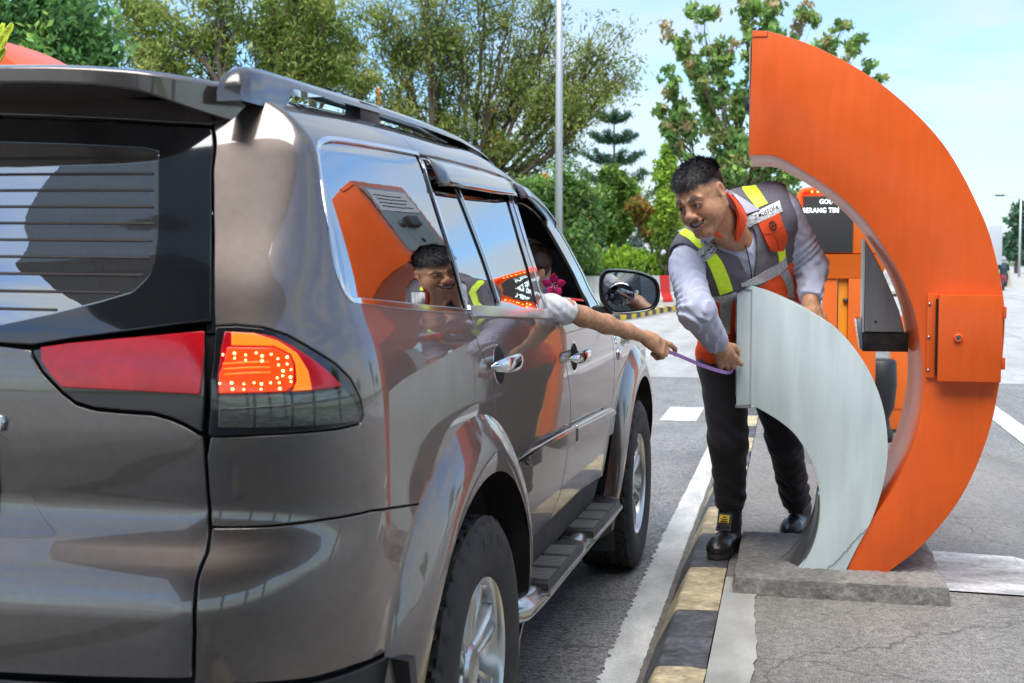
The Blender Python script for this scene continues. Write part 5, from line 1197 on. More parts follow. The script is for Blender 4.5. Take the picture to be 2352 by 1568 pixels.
 'collar_lining':(12,4,[[-0.2365,4.6998,1.6826],[-0.2361,4.7032,1.6841],[-0.2356,4.7072,1.6857],[-0.2353,4.7125,1.6873],[-0.2242,4.7036,1.6702],[-0.2226,4.7116,1.6724],[-0.2352,5.0232,1.6904],[-0.2331,5.0252,1.6924],[-0.2143,4.7127,1.6564],[-0.212,4.7399,1.6599],[-0.2199,5.0006,1.6749],[-0.2162,5.0029,1.6774],[-0.2055,4.7373,1.6428],[-0.2024,4.7692,1.6461],[-0.2069,4.9864,1.6579],[-0.2023,4.9884,1.66],[-0.1988,4.7522,1.6274],[-0.194,4.782,1.6304],[-0.1956,4.976,1.6404],[-0.1894,4.979,1.6424],[-0.1937,4.764,1.6109],[-0.1874,4.7904,1.6134],[-0.1817,4.8366,1.6167],[-0.1791,4.9714,1.6234],[-0.1904,4.7745,1.594],[-0.1822,4.8004,1.5961],[-0.1743,4.8367,1.5986],[-0.1695,4.9661,1.6044],[-0.1911,4.7795,1.5764],[-0.182,4.8021,1.5775],[-0.1729,4.8292,1.5787],[-0.164,4.8645,1.5802],[-0.1929,4.786,1.5589],[-0.1852,4.8027,1.5592],[-0.1774,4.8207,1.5597],[-0.1696,4.8405,1.5601],[-0.1973,4.792,1.5417],[-0.1904,4.8051,1.5414],[-0.1835,4.8191,1.5411],[-0.1765,4.8335,1.5409],[-0.2015,4.8031,1.5245],[-0.1961,4.8126,1.5238],[-0.1908,4.8223,1.5231],[-0.1854,4.8322,1.5225],[-0.2022,4.8249,1.5068],[-0.1997,4.8297,1.506],[-0.1971,4.8345,1.5051],[-0.1945,4.8393,1.5042]]),
 'collar_leaf':(8,4,[[-0.2345,4.713,1.6868],[-0.2337,4.7245,1.6885],[-0.2499,5.0796,1.7091],[-0.2486,5.0829,1.7104],[-0.2351,5.0305,1.6951],[-0.2325,5.0298,1.6956],[-0.2299,5.0295,1.6962],[-0.2273,5.0291,1.6967],[-0.2197,5.0107,1.6845],[-0.2157,5.0107,1.6846],[-0.2118,5.0108,1.6848],[-0.2079,5.0112,1.6851],[-0.208,4.9961,1.6701],[-0.2017,4.9979,1.6712],[-0.1955,5.0003,1.6723],[-0.1893,5.003,1.6735],[-0.1965,4.9865,1.6561],[-0.1881,4.9903,1.6579],[-0.1796,4.9942,1.6598],[-0.1712,4.9988,1.6617],[-0.1865,4.979,1.6413],[-0.1754,4.9849,1.6442],[-0.1643,4.9908,1.6471],[-0.1532,4.9964,1.65],[-0.1777,4.9732,1.6259],[-0.1635,4.9812,1.6302],[-0.1494,4.9886,1.6344],[-0.1351,4.9941,1.6386],[-0.169,4.9693,1.6105],[-0.1518,4.9793,1.6162],[-0.1344,4.987,1.6218],[-0.117,4.9917,1.6272]]),
 'collar_lining_right':(5,3,[[-0.2785,4.6737,1.5404],[-0.278,4.683,1.5363],[-0.2777,4.6933,1.5322],[-0.2695,4.6881,1.5376],[-0.2701,4.698,1.5328],[-0.2708,4.7085,1.528],[-0.261,4.705,1.5339],[-0.2624,4.7137,1.5288],[-0.2639,4.7236,1.5238],[-0.2535,4.7242,1.5283],[-0.255,4.7307,1.5243],[-0.2565,4.7375,1.5203],[-0.246,4.7437,1.5227],[-0.2475,4.7475,1.5198],[-0.249,4.7518,1.5168]]),
 'collar_leaf_right':(6,4,[[-0.3351,4.8218,1.517],[-0.3333,4.8173,1.5095],[-0.3316,4.8138,1.502],[-0.33,4.811,1.4945],[-0.326,4.8277,1.5216],[-0.3232,4.8222,1.5132],[-0.3206,4.818,1.5048],[-0.318,4.8149,1.4965],[-0.3107,4.7393,1.5244],[-0.3106,4.7858,1.5166],[-0.3101,4.8247,1.5086],[-0.3067,4.8207,1.4998],[-0.299,4.7052,1.5276],[-0.2976,4.7288,1.521],[-0.2964,4.7536,1.5143],[-0.2951,4.7797,1.5076],[-0.2886,4.6922,1.5308],[-0.287,4.7078,1.5257],[-0.2854,4.7236,1.5205],[-0.2838,4.7397,1.5153],[-0.2787,4.6877,1.5343],[-0.277,4.698,1.5306],[-0.2753,4.7081,1.5269],[-0.2736,4.7187,1.5232]]),
}
ZIPPER=[[-0.1799,4.9494,1.5459],[-0.1746,4.9402,1.5107],[-0.1628,4.9448,1.4699],[-0.1541,4.9588,1.4291],[-0.1467,4.9791,1.3879],[-0.1442,4.9869,1.3525]]
WAIST=(0.5604,-0.2544)
JT={
 'rsh':(-0.389,4.850,1.408),'relb':(-0.329,4.615,1.249),'rwr':(-0.262,4.846,1.116),
 'lsh':(-0.033,5.135,1.624),'lelb':(0.088,5.271,1.409),'lwr':(0.078,5.137,1.272),'lhand':(0.092,5.114,1.199),
 'rt_top':(-0.352,4.911,1.455),'rt_mid':(-0.226,5.292,1.223),'rt_hip':(-0.263,5.477,1.029),
 'lt_top':(-0.077,5.102,1.588),'lt_mid':(-0.075,5.415,1.339),'lt_hip':(-0.088,5.650,1.048),
 'nk0':(-0.281,4.812,1.593),'nk1':(-0.207,4.987,1.514),'ch':(-0.210,5.064,1.444),'pel':(-0.180,5.579,1.051),
 'rhip':(-0.272,5.451,0.975),'rkn':(-0.249,5.436,0.668),'ran':(-0.239,5.521,0.370),
 'lhip':(-0.087,5.634,0.963),'lkn':(-0.014,5.711,0.637),'lan':(0.041,5.949,0.321),
 'rtoe':(-0.294,5.325,0.216),'rheel':(-0.229,5.595,0.201),'ltoe':(0.011,5.812,0.201),'lheel':(0.078,6.071,0.185)}
J={k:np.array(v) for k,v in JT.items()}
HC=np.array([-0.3216,4.6847,1.6689]); HS=1.04
HR=np.array([[-0.8284, -0.389, -0.4031], [0.5311, -0.7743, -0.3441], [-0.1783, -0.4991, 0.848]])
def to_head(p): return ((p-HC.astype(p.dtype))@HR.astype(p.dtype))/HS
def from_head(q): return np.asarray(q,float)@HR.T*HS+HC
def mirx(p,s): return p*np.array([s,1,1])
MPATH=[(-.036,.080,-.0505),(-.021,.0955,-.0615),(0,.1015,-.0655),(.021,.0955,-.0615),(.036,.080,-.0505)]
def sd_headlocal(q):
    d=smin(sd_ell(q,(0,-.014,.035),(.079,.100,.078)),sd_ell(q,(0,.020,-.032),(.070,.072,.088)),.035)
    qa=q.copy(); qa[...,0]=np.abs(q[...,0])
    d=smin(d,sd_cone(qa,(.058,-.002,-.052),(.020,.070,-.106),.026,.022),.03)
    d=smin(d,sd_ell(qa,(.042,.056,-.040),(.031,.030,.036)),.022)
    d=smin(d,sd_ell(q,(0,.079,-.106),(.024,.019,.017)),.02)
    d=smin(d,sd_ell(q,(0,.079,-.064),(.034,.021,.026)),.02)
    d=smin(d,sd_cone(qa,(.046,.074,.020),(.012,.090,.021),.009,.009),.016)
    d=smax(d,-sd_ell(qa,(.031,.100,.002),(.019,.013,.011)),.010)
    d=smin(d,sd_cone(q,(0,.088,.016),(0,.110,-.022),.0075,.0115),.012)
    d=smin(d,sd_ell(q,(0,.1105,-.029),(.0175,.0135,.0130)),.010)
    d=smin(d,sd_ell(qa,(.0195,.0985,-.0325),(.0115,.012,.0100)),.008)
    d=smax(d,-sd_ell(qa,(.0085,.108,-.0415),(.0045,.006,.0035)),.004)
    # lids
    d=smin(d,sd_ell(qa,(.031,.0785,.003),(.0178,.0160,.0140)),.006)
    d=smax(d,-sd_ell(qa,(.031,.0945,.0012),(.0155,.0125,.0053)),.003)
    d=smin(d,sd_cone(qa,(.0175,.0895,.0086),(.046,.0815,.0062),.0036,.0036),.004)
    # nasolabial fold and smile
    d=smax(d,-sd_cone(qa,(.022,.0965,-.032),(.041,.078,-.060),.0045,.004),.012)
    d=smin(d,sd_ell(qa,(.043,.066,-.042),(.017,.018,.019)),.016)
    up=[(x,y+.001,z+.0098-abs(x)*.12) for x,y,z in MPATH]; lo_=[(x*.93,y+.000,z-.0095+abs(x)*.18) for x,y,z in MPATH]
    d=smin(d,chain(q,up,[.003,.0040,.0034,.0040,.003],.004),.005)
    d=smin(d,chain(q,lo_,[.003,.0058,.0068,.0058,.003],.004),.006)
    d=smax(d,-chain(q,MPATH,[.0022,.0062,.0074,.0062,.0022],.004),.003)
    # ears
    e=sd_ell(qa,(.0815,-.010,-.002),(.0095,.021,.033)); e=smax(e,-sd_ell(qa,(.0915,-.006,.002),(.009,.0125,.021)),.005)
    e=smin(e,sd_ell(qa,(.0785,.002,-.033),(.007,.009,.010)),.008); e=smin(e,sd_ell(qa,(.0775,.006,-.006),(.006,.006,.009)),.005)
    d=smin(d,e,.008)
    return d
def sd_head(p): return sd_headlocal(to_head(p))*HS
NECK0=from_head((0,-.030,-.060)); 
def sd_neck(p): return smin(sd_cone(p,NECK0,J['nk1'],.056,.062),sd_cone(p,from_head((0,.02,-.085)),J['nk1']+np.array([-.02,-.03,.0]),.036,.05),.03)
def sd_torso(p):
    d=chain(p,[J['rt_top'],J['rt_mid'],J['rt_hip']],[.092,.112,.118],.05)
    d=smin(d,chain(p,[J['lt_top'],J['lt_mid'],J['lt_hip']],[.092,.112,.118],.05),.10)
    d=smin(d,chain(p,[J['nk1']+np.array([0,.03,-.03]),J['ch'],(J['rt_mid']+J['lt_mid'])/2+np.array([0,-.03,0]),J['pel']],[.07,.108,.128,.12],.05),.09)
    d=smin(d,chain(p,[(-.30,4.97,1.50),(-.199,5.098,1.612),(-.076,5.150,1.644)],[.088,.084,.091],.04),.06)
    return d
def sd_armR(p,g=0.): return chain(p,[J['rsh'],J['relb'],J['rwr']],[.048+g,.042+g,.030+g*.6],.03)
def sd_armL(p,g=0.): return chain(p,[J['lsh'],J['lelb'],J['lwr']],[.050+g,.042+g,.031+g*.6],.03)
# right hand: reaches down to the reader, forefinger and thumb pinching the strap
def hand_prims(w0,ax,wd,nr,L_,fingers,thumb):
    """w0 wrist, ax axis, wd width axis (towards the forefinger), nr back-of-hand normal"""
    pr=[]
    f=lambda a,b,c:w0+ax*a*L_+wd*b*L_+nr*c*L_
    pr.append(('c',f(0,0,0),f(.22,.02,0),.026,.030,.02))
    for b in (-.16,-.05,.06,.16): pr.append(('c',f(.10,b*.6,0),f(.50,b,.02),.0155,.0135,.012))
    for (b,seg) in fingers:
        pts=[f(.50,b,.02)]+[f(*s) for s in seg]
        rr=[.0108,.0098,.0086,.0072]
        for i in range(len(pts)-1): pr.append(('c',pts[i],pts[i+1],rr[i],rr[i+1],.005 if i else .008))
    pts=[f(*s) for s in thumb]; rr=[.0165,.0128,.0112,.0088]
    for i in range(len(pts)-1): pr.append(('c',pts[i],pts[i+1],rr[i],rr[i+1],.010))
    return pr
def sd_prims(p,pr):
    d=None
    for (_,a,b,ra,rb,k) in pr:
        e=sd_cone(p,a,b,ra,rb); d=e if d is None else smin(d,e,k)
    return d
def nz_(v): v=np.array(v,float); return v/np.linalg.norm(v)
ax=nz_((.058,.115,-.125)); vw=nz_(J['rwr']-np.array([0,0,1.43])); nr=-vw+ax*(vw@ax); nr=nz_(nr); wd=np.cross(nr,ax); wd=nz_(wd)
if wd[0]<0: wd=-wd     # forefinger side faces the machine
RH=hand_prims(J['rwr'],ax,wd,nr,.185,[(.16,[(.72,.20,.02),(.84,.22,-.06),(.93,.21,-.12)]),(.06,[(.74,.07,.01),(.87,.07,-.09),(.92,.06,-.17)]),(-.05,[(.71,-.06,-.02),(.80,-.07,-.13),(.80,-.06,-.22)]),(-.16,[(.64,-.18,-.04),(.71,-.18,-.13),(.71,-.16,-.20)])],[(.12,.10,-.03),(.33,.24,-.08),(.52,.27,-.14),(.68,.24,-.17)])
axl=nz_(J['lhand']-J['lwr']); nl=nz_(np.array([.3,-.9,.1])-axl*(np.array([.3,-.9,.1])@axl)); wl_=np.cross(nl,axl)
LH=hand_prims(J['lwr'],axl,wl_,nl,.185,[(b,[(.70,b*1.1,-.04),(.80,b*1.1,-.12),(.82,b,-.2)]) for b in (.16,.06,-.05,-.16)],[(.12,.10,-.03),(.33,.26,-.08),(.52,.29,-.10),(.66,.27,-.12)])
def sd_body(p):
    d=smin(sd_head(p),sd_neck(p),.022)
    d=smin(d,sd_torso(p)+.022,.03)
    d=smin(d,sd_armR(p),.03); d=smin(d,sd_armL(p),.03)
    d=smin(d,sd_prims(p,RH),.012); d=smin(d,sd_prims(p,LH),.012)
    return d
man=empty('person',(-.13,5.62,.168)); MO=np.array([-.13,5.62,.168])
tag(man,'person in grey shirt, grey-orange reflective vest, dark trousers and boots leaning towards the car','person')
V,Fs=surfnet(sd_body,(-.46,4.50,.94),(.20,5.66,1.83),.0036)
def mancol(V):
    q=to_head(V); qa=q.copy(); qa[:,0]=np.abs(q[:,0]); n=len(V)
    base=np.array([.54,.27,.155]); c=np.tile(base,(n,1))
    def blend(mask,col): 
        m=np.clip(mask,0,1)[:,None]; c[:]=c*(1-m)+np.array(col)*m
    inh=sd_headlocal(q)<.02
    # redder nose, cheeks and ears; darker round the eyes
    blend(.35*smooth(1-sd_ell(qa,(.045,.066,-.035),(.02,.02,.02))/.02)*inh,(.36,.125,.07))
    blend(.5*smooth(1-np.maximum(sd_ell(qa,(.031,.090,.003),(.020,.014,.013)),0)/.012)*inh,(.34,.15,.085))
    up=chain(q,[(x,y+.001,z+.0080-abs(x)*.12) for x,y,z in MPATH],[.003,.0042,.0036,.0042,.003]); lw=chain(q,[(x*.93,y,z-.0100+abs(x)*.18) for x,y,z in MPATH],[.003,.0052,.006,.0052,.003])
    blend(.85*smooth(1-np.maximum(np.minimum(up,lw),0)/.002)*inh,(.40,.165,.115))
    blend(smooth(1-np.maximum(chain(q,[(x*.9,y-.006,z) for x,y,z in MPATH],[.001,.0035,.004,.0035,.001]),0)/.002)*inh,(.06,.018,.014))
    # brows
    q2=qa.copy(); q2[:,1]=0
    br=chain(q2,[(.013,0,.0245),(.024,0,.0280),(.036,0,.0290),(.056,0,.0220)],[.0008,.0014,.0012,.0002])
    blend(.85*smooth(1-np.maximum(br,0)/.0020)*inh*(q[:,1]>.05),(.020,.014,.012))
    # lash line
    blend(.8*smooth(1-np.maximum(chain(qa,[(.016,.0925,.0040),(.031,.0965,.0068),(.046,.0850,.0044)],[.001]*3),0)/.0016)*inh,(.02,.012,.01))
    # clipped hair at the sides and moustache shadow
    zl=np.interp(q[:,1],[-.12,-.08,-.03,.005,.03,.05,.07,.10],[-.07,-.055,-.012,.020,.026,.046,.070,.078])
    side=smooth((q[:,2]-zl)/.035)*(qa[:,0]>.0)*inh*(np.abs(q[:,0])<.084)
    blend(.9*side,(.028,.022,.020))
    blend(.10*smooth(1-np.maximum(chain(q,[(-.026,.094,-.050),(0,.103,-.050),(.026,.094,-.050)],[.004]*3),0)/.005)*inh,(.09,.05,.035))
    blend(.22*smooth((-.075-q[:,2])/.03)*(q[:,1]>.02)*inh,(.12,.065,.045))
    # hands: paler nails and knuckle shade
    return c
body=meshobj('body',V,Fs,skinmat('skin_tan',.46),man,MO,mancol(V))
# eyes
eyew=mat('eye_white',(.50,.46,.43),rough=.12,coat=1); irism=mat('iris',(.018,.010,.007),rough=.08,coat=1)
gaze=nz_(np.array([.16,.97,.04]))
for s in (1,-1):
    c=np.array([s*.031,.0795,.0025])
    bm=bmesh.new(); bmesh.ops.create_uvsphere(bm,u_segments=20,v_segments=14,radius=.0136*HS); o_=bmobj('eye',bm,eyew,body,smooth=True,loc=from_head(c)-MO)
    g=gaze*np.array([1,1,1]); V,F_=[],[]
    u=nz_(np.cross(g,(0,0,1))); v=np.cross(u,g)
    pts=[c+g*.0142]
    for k in range(18):
        a=2*math.pi*k/18; pts.append(c+g*.0122+(u*math.cos(a)+v*math.sin(a))*.0070)
    obj('iris',from_head(np.array(pts))-MO-(from_head(c)-MO),[(0,1+k,1+(k+1)%18) for k in range(18)],irism,o_,smooth=True)
# teeth: a curved row
toothm=mat('teeth',(.72,.69,.62),rough=.25,coat=.6)
tp=spline(MPATH,6)[5:-5]
for i in range(9):
    t0=i/9; a=tp[int(t0*(len(tp)-1))]; b=tp[int((t0+1/9)*(len(tp)-1))]
    a=a+np.array([0,-.0045,.0005]); b=b+np.array([0,-.0045,.0005])
    P=[]
    for (dz,dy) in ((.0060,-.001),(-.0040,.0)):
        for q_ in (a*.97+b*.03,a*.03+b*.97): P.append(q_+np.array([0,dy,dz]))
    P+= [p_+np.array([0,-.004,0]) for p_ in P]
    obj('tooth',from_head(np.array(P))-MO,[(0,1,3,2)[::-1],(4,5,7,6),(2,3,7,6),(0,4,5,1)],toothm,body)
# hair: thick cap on top with loose strands
hairm=mat('black_hair',(.008,.007,.007),rough=.5,spec=.35,var=(160,.5,3,(1,1,1)),bump=(320,.6,.004,(1,.4,1)))
def sd_hair(p):
    q=to_head(p); x,y,z=q[...,0],q[...,1],q[...,2]
    top=smooth((z-.045)/.06)
    th=.0025+.0065*top+.005*smooth((y-.03)/.05)*smooth((z-.07)/.03)
    n=.0022*np.sin(150*x+60*y+2*np.sin(70*y))*top+.0016*np.sin(260*x-130*y+90*z)*top
    d=smin(sd_ell(q,(0,-.014,.035),(.079,.100,.078)),sd_ell(q,(0,.020,-.032),(.070,.072,.088)),.035)-th-n
    zl=np.interp(y,[-.12,-.08,-.03,.005,.03,.05,.07,.10],[-.03,-.015,.034,.054,.060,.064,.069,.076])+.003*np.sin(300*x)+.003*np.sin(170*x+2+90*y)
    zl=zl+.008*np.clip(np.abs(x)/.07,0,1)**2*smooth((y-.01)/.04)
    return smax(d,zl-z,.006)*HS
lo=HC-.16; hi=HC+.19
V,Fs=surfnet(sd_hair,lo,hi,.004); hair=meshobj('hair',V,Fs,hairm,man,MO)
r=np.random.RandomState(2); q=to_head(V); sel=np.where((q[:,2]>.055))[0]; sel=r.choice(sel,min(3400,len(sel)),replace=False)
SV=[];SF=[]
for i in sel:
    b=q[i]; out_=nz_(b-np.array([0,-.01,.03])); tg_=nz_(np.array([.35*r.randn()+.25*np.sin(b[0]*60),.9+.4*r.randn(),.1*r.randn()])); tg_=nz_(tg_-out_*(tg_@out_)); d_=nz_(out_*r.uniform(.15,.6)+tg_)
    ln=r.uniform(.012,.030); sd=nz_(np.cross(d_,out_))*.0010
    k=len(SV); m_=b+d_*ln*.55+out_*.003; SV+= [b-sd,b+sd,m_+sd*.7,m_-sd*.7,b+d_*ln+out_*.001]; SF+=[(k,k+1,k+2,k+3)]; SF+=[(k+3,k+2,k+4)]
obj('hair_strand',from_head(np.array(SV))-MO,SF,mat('hair_strand',(.022,.018,.017),rough=.42,var=(200,.6,2)),hair)
# shirt
shirtm=mat('grey_shirt',(.42,.44,.56),rough=.82,sheen=.2,var=(5,.08,4),bump=(900,.12,.001))
def sd_shirt(p):
    ws=wr(p,.0034,1.7)
    elb=np.exp(-np.linalg.norm(p-J['relb'],axis=-1)**2/.012)+np.exp(-np.linalg.norm(p-J['lelb'],axis=-1)**2/.012)
    a=chain(p,[J['rsh'],J['relb'],J['rwr']+(J['relb']-J['rwr'])*.10],[.066,.060,.046],.04)
    b=chain(p,[J['lsh'],J['lelb'],J['lwr']+(J['lelb']-J['lwr'])*.12],[.073,.060,.048],.04)
    # folds ring the sleeves
    ta=np.clip(((p-J['rsh'])@(J['relb']-J['rsh']))/((J['relb']-J['rsh'])@(J['relb']-J['rsh'])),-1,2)
    tb=np.clip(((p-J['lsh'])@(J['lelb']-J['lsh']))/((J['lelb']-J['lsh'])@(J['lelb']-J['lsh'])),-1,2)
    fa=.0042*np.sin(ta*42+5*np.sin(p[...,2]*22+p[...,0]*31))*np.clip(ta*1.5,0,1); fb=.0038*np.sin(tb*38+5*np.sin(p[...,2]*25-p[...,0]*28))*np.clip(tb*1.5,0,1)
    d=smin(a+fa,b+fb,.01)
    d=smin(d,sd_torso(p)+.002,.045)
    d=d+ws*(.6+.6*np.clip(elb,0,1))
    # cuffs end cleanly
    for w_,e_ in ((J['rwr'],J['relb']),(J['lwr'],J['lelb'])):
        n=nz_(w_-e_); lim=w_-n*.012; near=np.linalg.norm(p-w_,axis=-1)<.13
        d=np.where(near,smax(d,(p-lim)@n,.004),d)
    # neck hole
    d=smax(d,-(sd_cone(p,J['nk1']+(NECK0-J['nk1'])*-.05,NECK0,.060,.068)),.01)
    return d
V,Fs=surfnet(sd_shirt,(-.47,4.50,1.00),(.20,5.68,1.75),.0048); shirt=meshobj('shirt',V,Fs,shirtm,man,MO)
# vest
UPT=nz_(J['nk1']-J['pel']); ACR=nz_(J['lt_top']-J['rt_top']); FRT=nz_(np.cross(ACR,UPT)); 
if FRT[1]>0: FRT=-FRT
def sd_vest(p):
    d=sd_torso(p)-.0135+wr(p,.0022,.8)
    d=smax(d,-(sd_cone(p,J['rsh']-ACR*.015,J['rsh']-ACR*.14+np.array([0,0,-.05]),.092,.11)),.008)
    d=smax(d,-(sd_cone(p,J['lsh']+ACR*.030,J['lsh']+ACR*.16+np.array([0,0,-.06]),.094,.11)),.008)
    d=smax(d,-sd_cone(p,J['nk1']-UPT*.02,NECK0,.082,.10),.008)
    # open V below the throat
    vb=J['ch']+FRT*.13-UPT*.030-ACR*.025
    d=smax(d,-sd_cone(p,J['nk1']+FRT*.06+UPT*.02,vb,.055,.006),.006)
    # hem
    hem=J['pel']+UPT*.02; d=smax(d,(hem-p)@UPT,.006)
    return d
def meshfab():
    m=bpy.data.materials.new('vest_mesh'); m.use_nodes=True; t=m.node_tree; N=t.nodes; L=t.links; b=N['Principled BSDF']
    tcn=N.new('ShaderNodeTexCoord'); v=N.new('ShaderNodeTexVoronoi'); v.inputs['Scale'].default_value=210; v.inputs['Randomness'].default_value=.25; L.new(tcn.outputs['Object'],v.inputs['Vector'])
    at=N.new('ShaderNodeAttribute'); at.attribute_name='tone'
    r=N.new('ShaderNodeMapRange'); r.inputs[1].default_value=.15; r.inputs[2].default_value=.5; r.inputs[3].default_value=.45; r.inputs[4].default_value=1.25; L.new(v.outputs['Distance'],r.inputs[0])
    mm=N.new('ShaderNodeMix'); mm.data_type='RGBA'; mm.blend_type='MULTIPLY'; mm.inputs[0].default_value=1; L.new(at.outputs['Color'],mm.inputs[6]); L.new(r.outputs[0],mm.inputs[7]); L.new(mm.outputs[2],b.inputs['Base Color'])
    bp=N.new('ShaderNodeBump'); bp.inputs['Strength'].default_value=.6; bp.inputs['Distance'].default_value=.002; L.new(v.outputs['Distance'],bp.inputs['Height']); L.new(bp.outputs[0],b.inputs['Normal'])
    b.inputs['Roughness'].default_value=.85; return m
V,Fs=surfnet(sd_vest,(-.47,4.65,1.00),(.12,5.66,1.75),.0048)
tt=(V-J['pel'])@UPT
# the orange hem starts under the waist tape, higher on his left
ac=(V-J['pel'])@ACR; lim=WAIST[0]+WAIST[1]*ac
col=np.tile(np.array([.115,.105,.125]),(len(V),1)); lowb=smooth((lim-tt)/.006)[:,None]; col=col*(1-lowb)+np.array([.86,.085,.010])*lowb
vest=meshobj('vest',V,Fs,meshfab(),man,MO,col)
VB=BVHTree.FromPolygons([tuple(v) for v in V],[tuple(int(k) for k in f) for f in Fs])
# trousers
trm=mat('black_trousers',(.013,.013,.016),rough=.85,sheen=.15,var=(8,.25,4),bump=(700,.2,.001))
def sd_trou(p):
    d=chain(p,[J['rhip'],J['rkn'],J['ran']],[.104,.082,.064],.03)
    d=smin(d,chain(p,[J['lhip'],J['lkn'],J['lan']],[.104,.076,.066],.03),.02)
    d=smin(d,sd_cone(p,J['rt_hip'],J['lt_hip'],.118,.118),.06)
    low_=np.clip((.62-p[...,2])/.25,0,1); kn=np.exp(-((p[...,2]-.68)/.09)**2)
    d=d+wr(p,.0035,1.1)*(.4+1.0*low_+.8*kn)+.004*np.sin(p[...,2]*95+6*np.sin(p[...,0]*21))*np.clip((.50-p[...,2])/.12,0,1)
    for an,kn_ in ((J['ran'],J['rkn']),(J['lan'],J['lkn'])):
        n=nz_(an-kn_); lim=an+n*.005; d=np.where(np.linalg.norm(p-an,axis=-1)<.13,smax(d,(p-lim)@n,.006),d)
    return d
V,Fs=surfnet(sd_trou,(-.46,5.18,.27),(.18,6.10,1.13),.0058); trous=meshobj('trousers',V,Fs,trm,man,MO)
# boots
bootm=mat('black_leather',(.014,.014,.015),rough=.32,coat=.25,coat_rough=.25,var=(20,.4,5),bump=(140,.35,.002)); solem=mat('boot_sole',(.030,.028,.027),rough=.8,bump=(90,.4,.003)); tagm=mat('boot_tag',(.80,.55,.02),rough=.5); lacem=mat('boot_lace',(.02,.02,.022),rough=.8)
def boot(toe,heel,an,ground):
    f=nz_((toe-heel)*np.array([1,1,0])); s_=np.array([-f[1],f[0],0]); up=np.array([0,0,1.])
    hp=np.array([heel[0],heel[1],ground]); 
    def L2(a,b,c): return hp+f*a+s_*b+up*c
    Ln=.285
    def sd(p):
        d=sd_cone(p,L2(.035,0,.052),L2(Ln-.075,0,.048),.040,.045)
        d=smin(d,sd_ell((p-L2(Ln-.060,0,.040))@np.stack([s_,f,up],1),(0,0,0),(.050,.066,.042)),.03)
        d=smin(d,chain(p,[L2(.055,0,.06),L2(.062,0,.12),an+np.array([0,0,-.01])],[.043,.046,.052],.03),.035)
        d=smin(d,sd_cone(p,L2(.11,0,.115),L2(.075,0,.185),.026,.030),.03)
        d=smax(d,(ground+.022)-p[...,2],.004)
        # stitched seams
        a=(p-hp)@f; d=d+.0022*np.exp(-((a-(Ln-.10))/.004)**2)
        d=smax(d,p[...,2]-(ground+.205),.006)
        return d
    lo=np.minimum(L2(-.1,-.1,0),L2(Ln+.05,.1,.3)); hi=np.maximum(L2(-.1,-.1,0),L2(Ln+.05,.1,.3)); lo=np.minimum(lo,np.minimum(L2(-.1,.1,0),L2(Ln+.05,-.1,0))); hi=np.maximum(hi,np.maximum(L2(-.1,.1,.25),L2(Ln+.05,-.1,.25)))
    V,Fs=surfnet(sd,lo,hi,.0042); b=meshobj('boot',V,Fs,bootm,man,MO)
    outl=[(-.012,0),(-.004,.034),(.05,.042),(.12,.040),(.18,.048),(.235,.047),(.275,.030),(.288,0)]
    ol=[(a,c) for a,c in outl]+[(a,-c) for a,c in outl[-2:0:-1]]
    ol=spline(ol,3,True); bm=bmesh.new(); prism(bm,[tuple(o) for o in ol],lambda p:Vector(L2(p[0],p[1],.002)-MO),lambda p:Vector(L2(p[0],p[1],.026)-MO),bev=.003)
    bmobj('sole',bm,solem,b,auto=50)
    for i in range(5):
        t=i/4; c0=L2(.182-.055*t,-.026,.090+.055*t); c1=L2(.182-.055*t,.026,.092+.055*t); mid_=L2(.196-.056*t,0,.104+.056*t)
        tubeobj('lace',spline([c0-MO,mid_-MO,c1-MO],5),.0026,lacem,b,n=6)
    # tongue label
    c=L2(.134,0,.158); t2=nz_(up*.9-f*.42); ww=s_*.022; 
    P=[c-ww-t2*.024,c+ww-t2*.024,c+ww+t2*.010,c-ww+t2*.010]; P=[x+f*.006 for x in P]+[x+f*.002 for x in P]
    obj('tongue',np.array([c-ww*1.5-t2*.06,c+ww*1.5-t2*.06,c+ww*1.35+t2*.018,c-ww*1.35+t2*.018])-MO,[(0,1,2,3)],bootm,b)
    obj('tongue_label',np.array(P)-MO,[(0,1,2,3),(7,6,5,4),(0,4,5,1),(2,6,7,3)],tagm,b)
    for i,dz in enumerate((.000,-.008)):
        w2=ww*(.75 if i==0 else .5); Q=[c-w2+t2*(dz-.010),c+w2+t2*(dz-.010),c+w2+t2*(dz-.006),c-w2+t2*(dz-.006)]; obj('label_print',np.array([x+f*.0068 for x in Q])-MO,[(0,1,2,3)],solem,b)
    return b
boot(J['rtoe'],J['rheel'],J['ran'],.1695); boot(J['ltoe'],J['lheel'],J['lan'],.166)
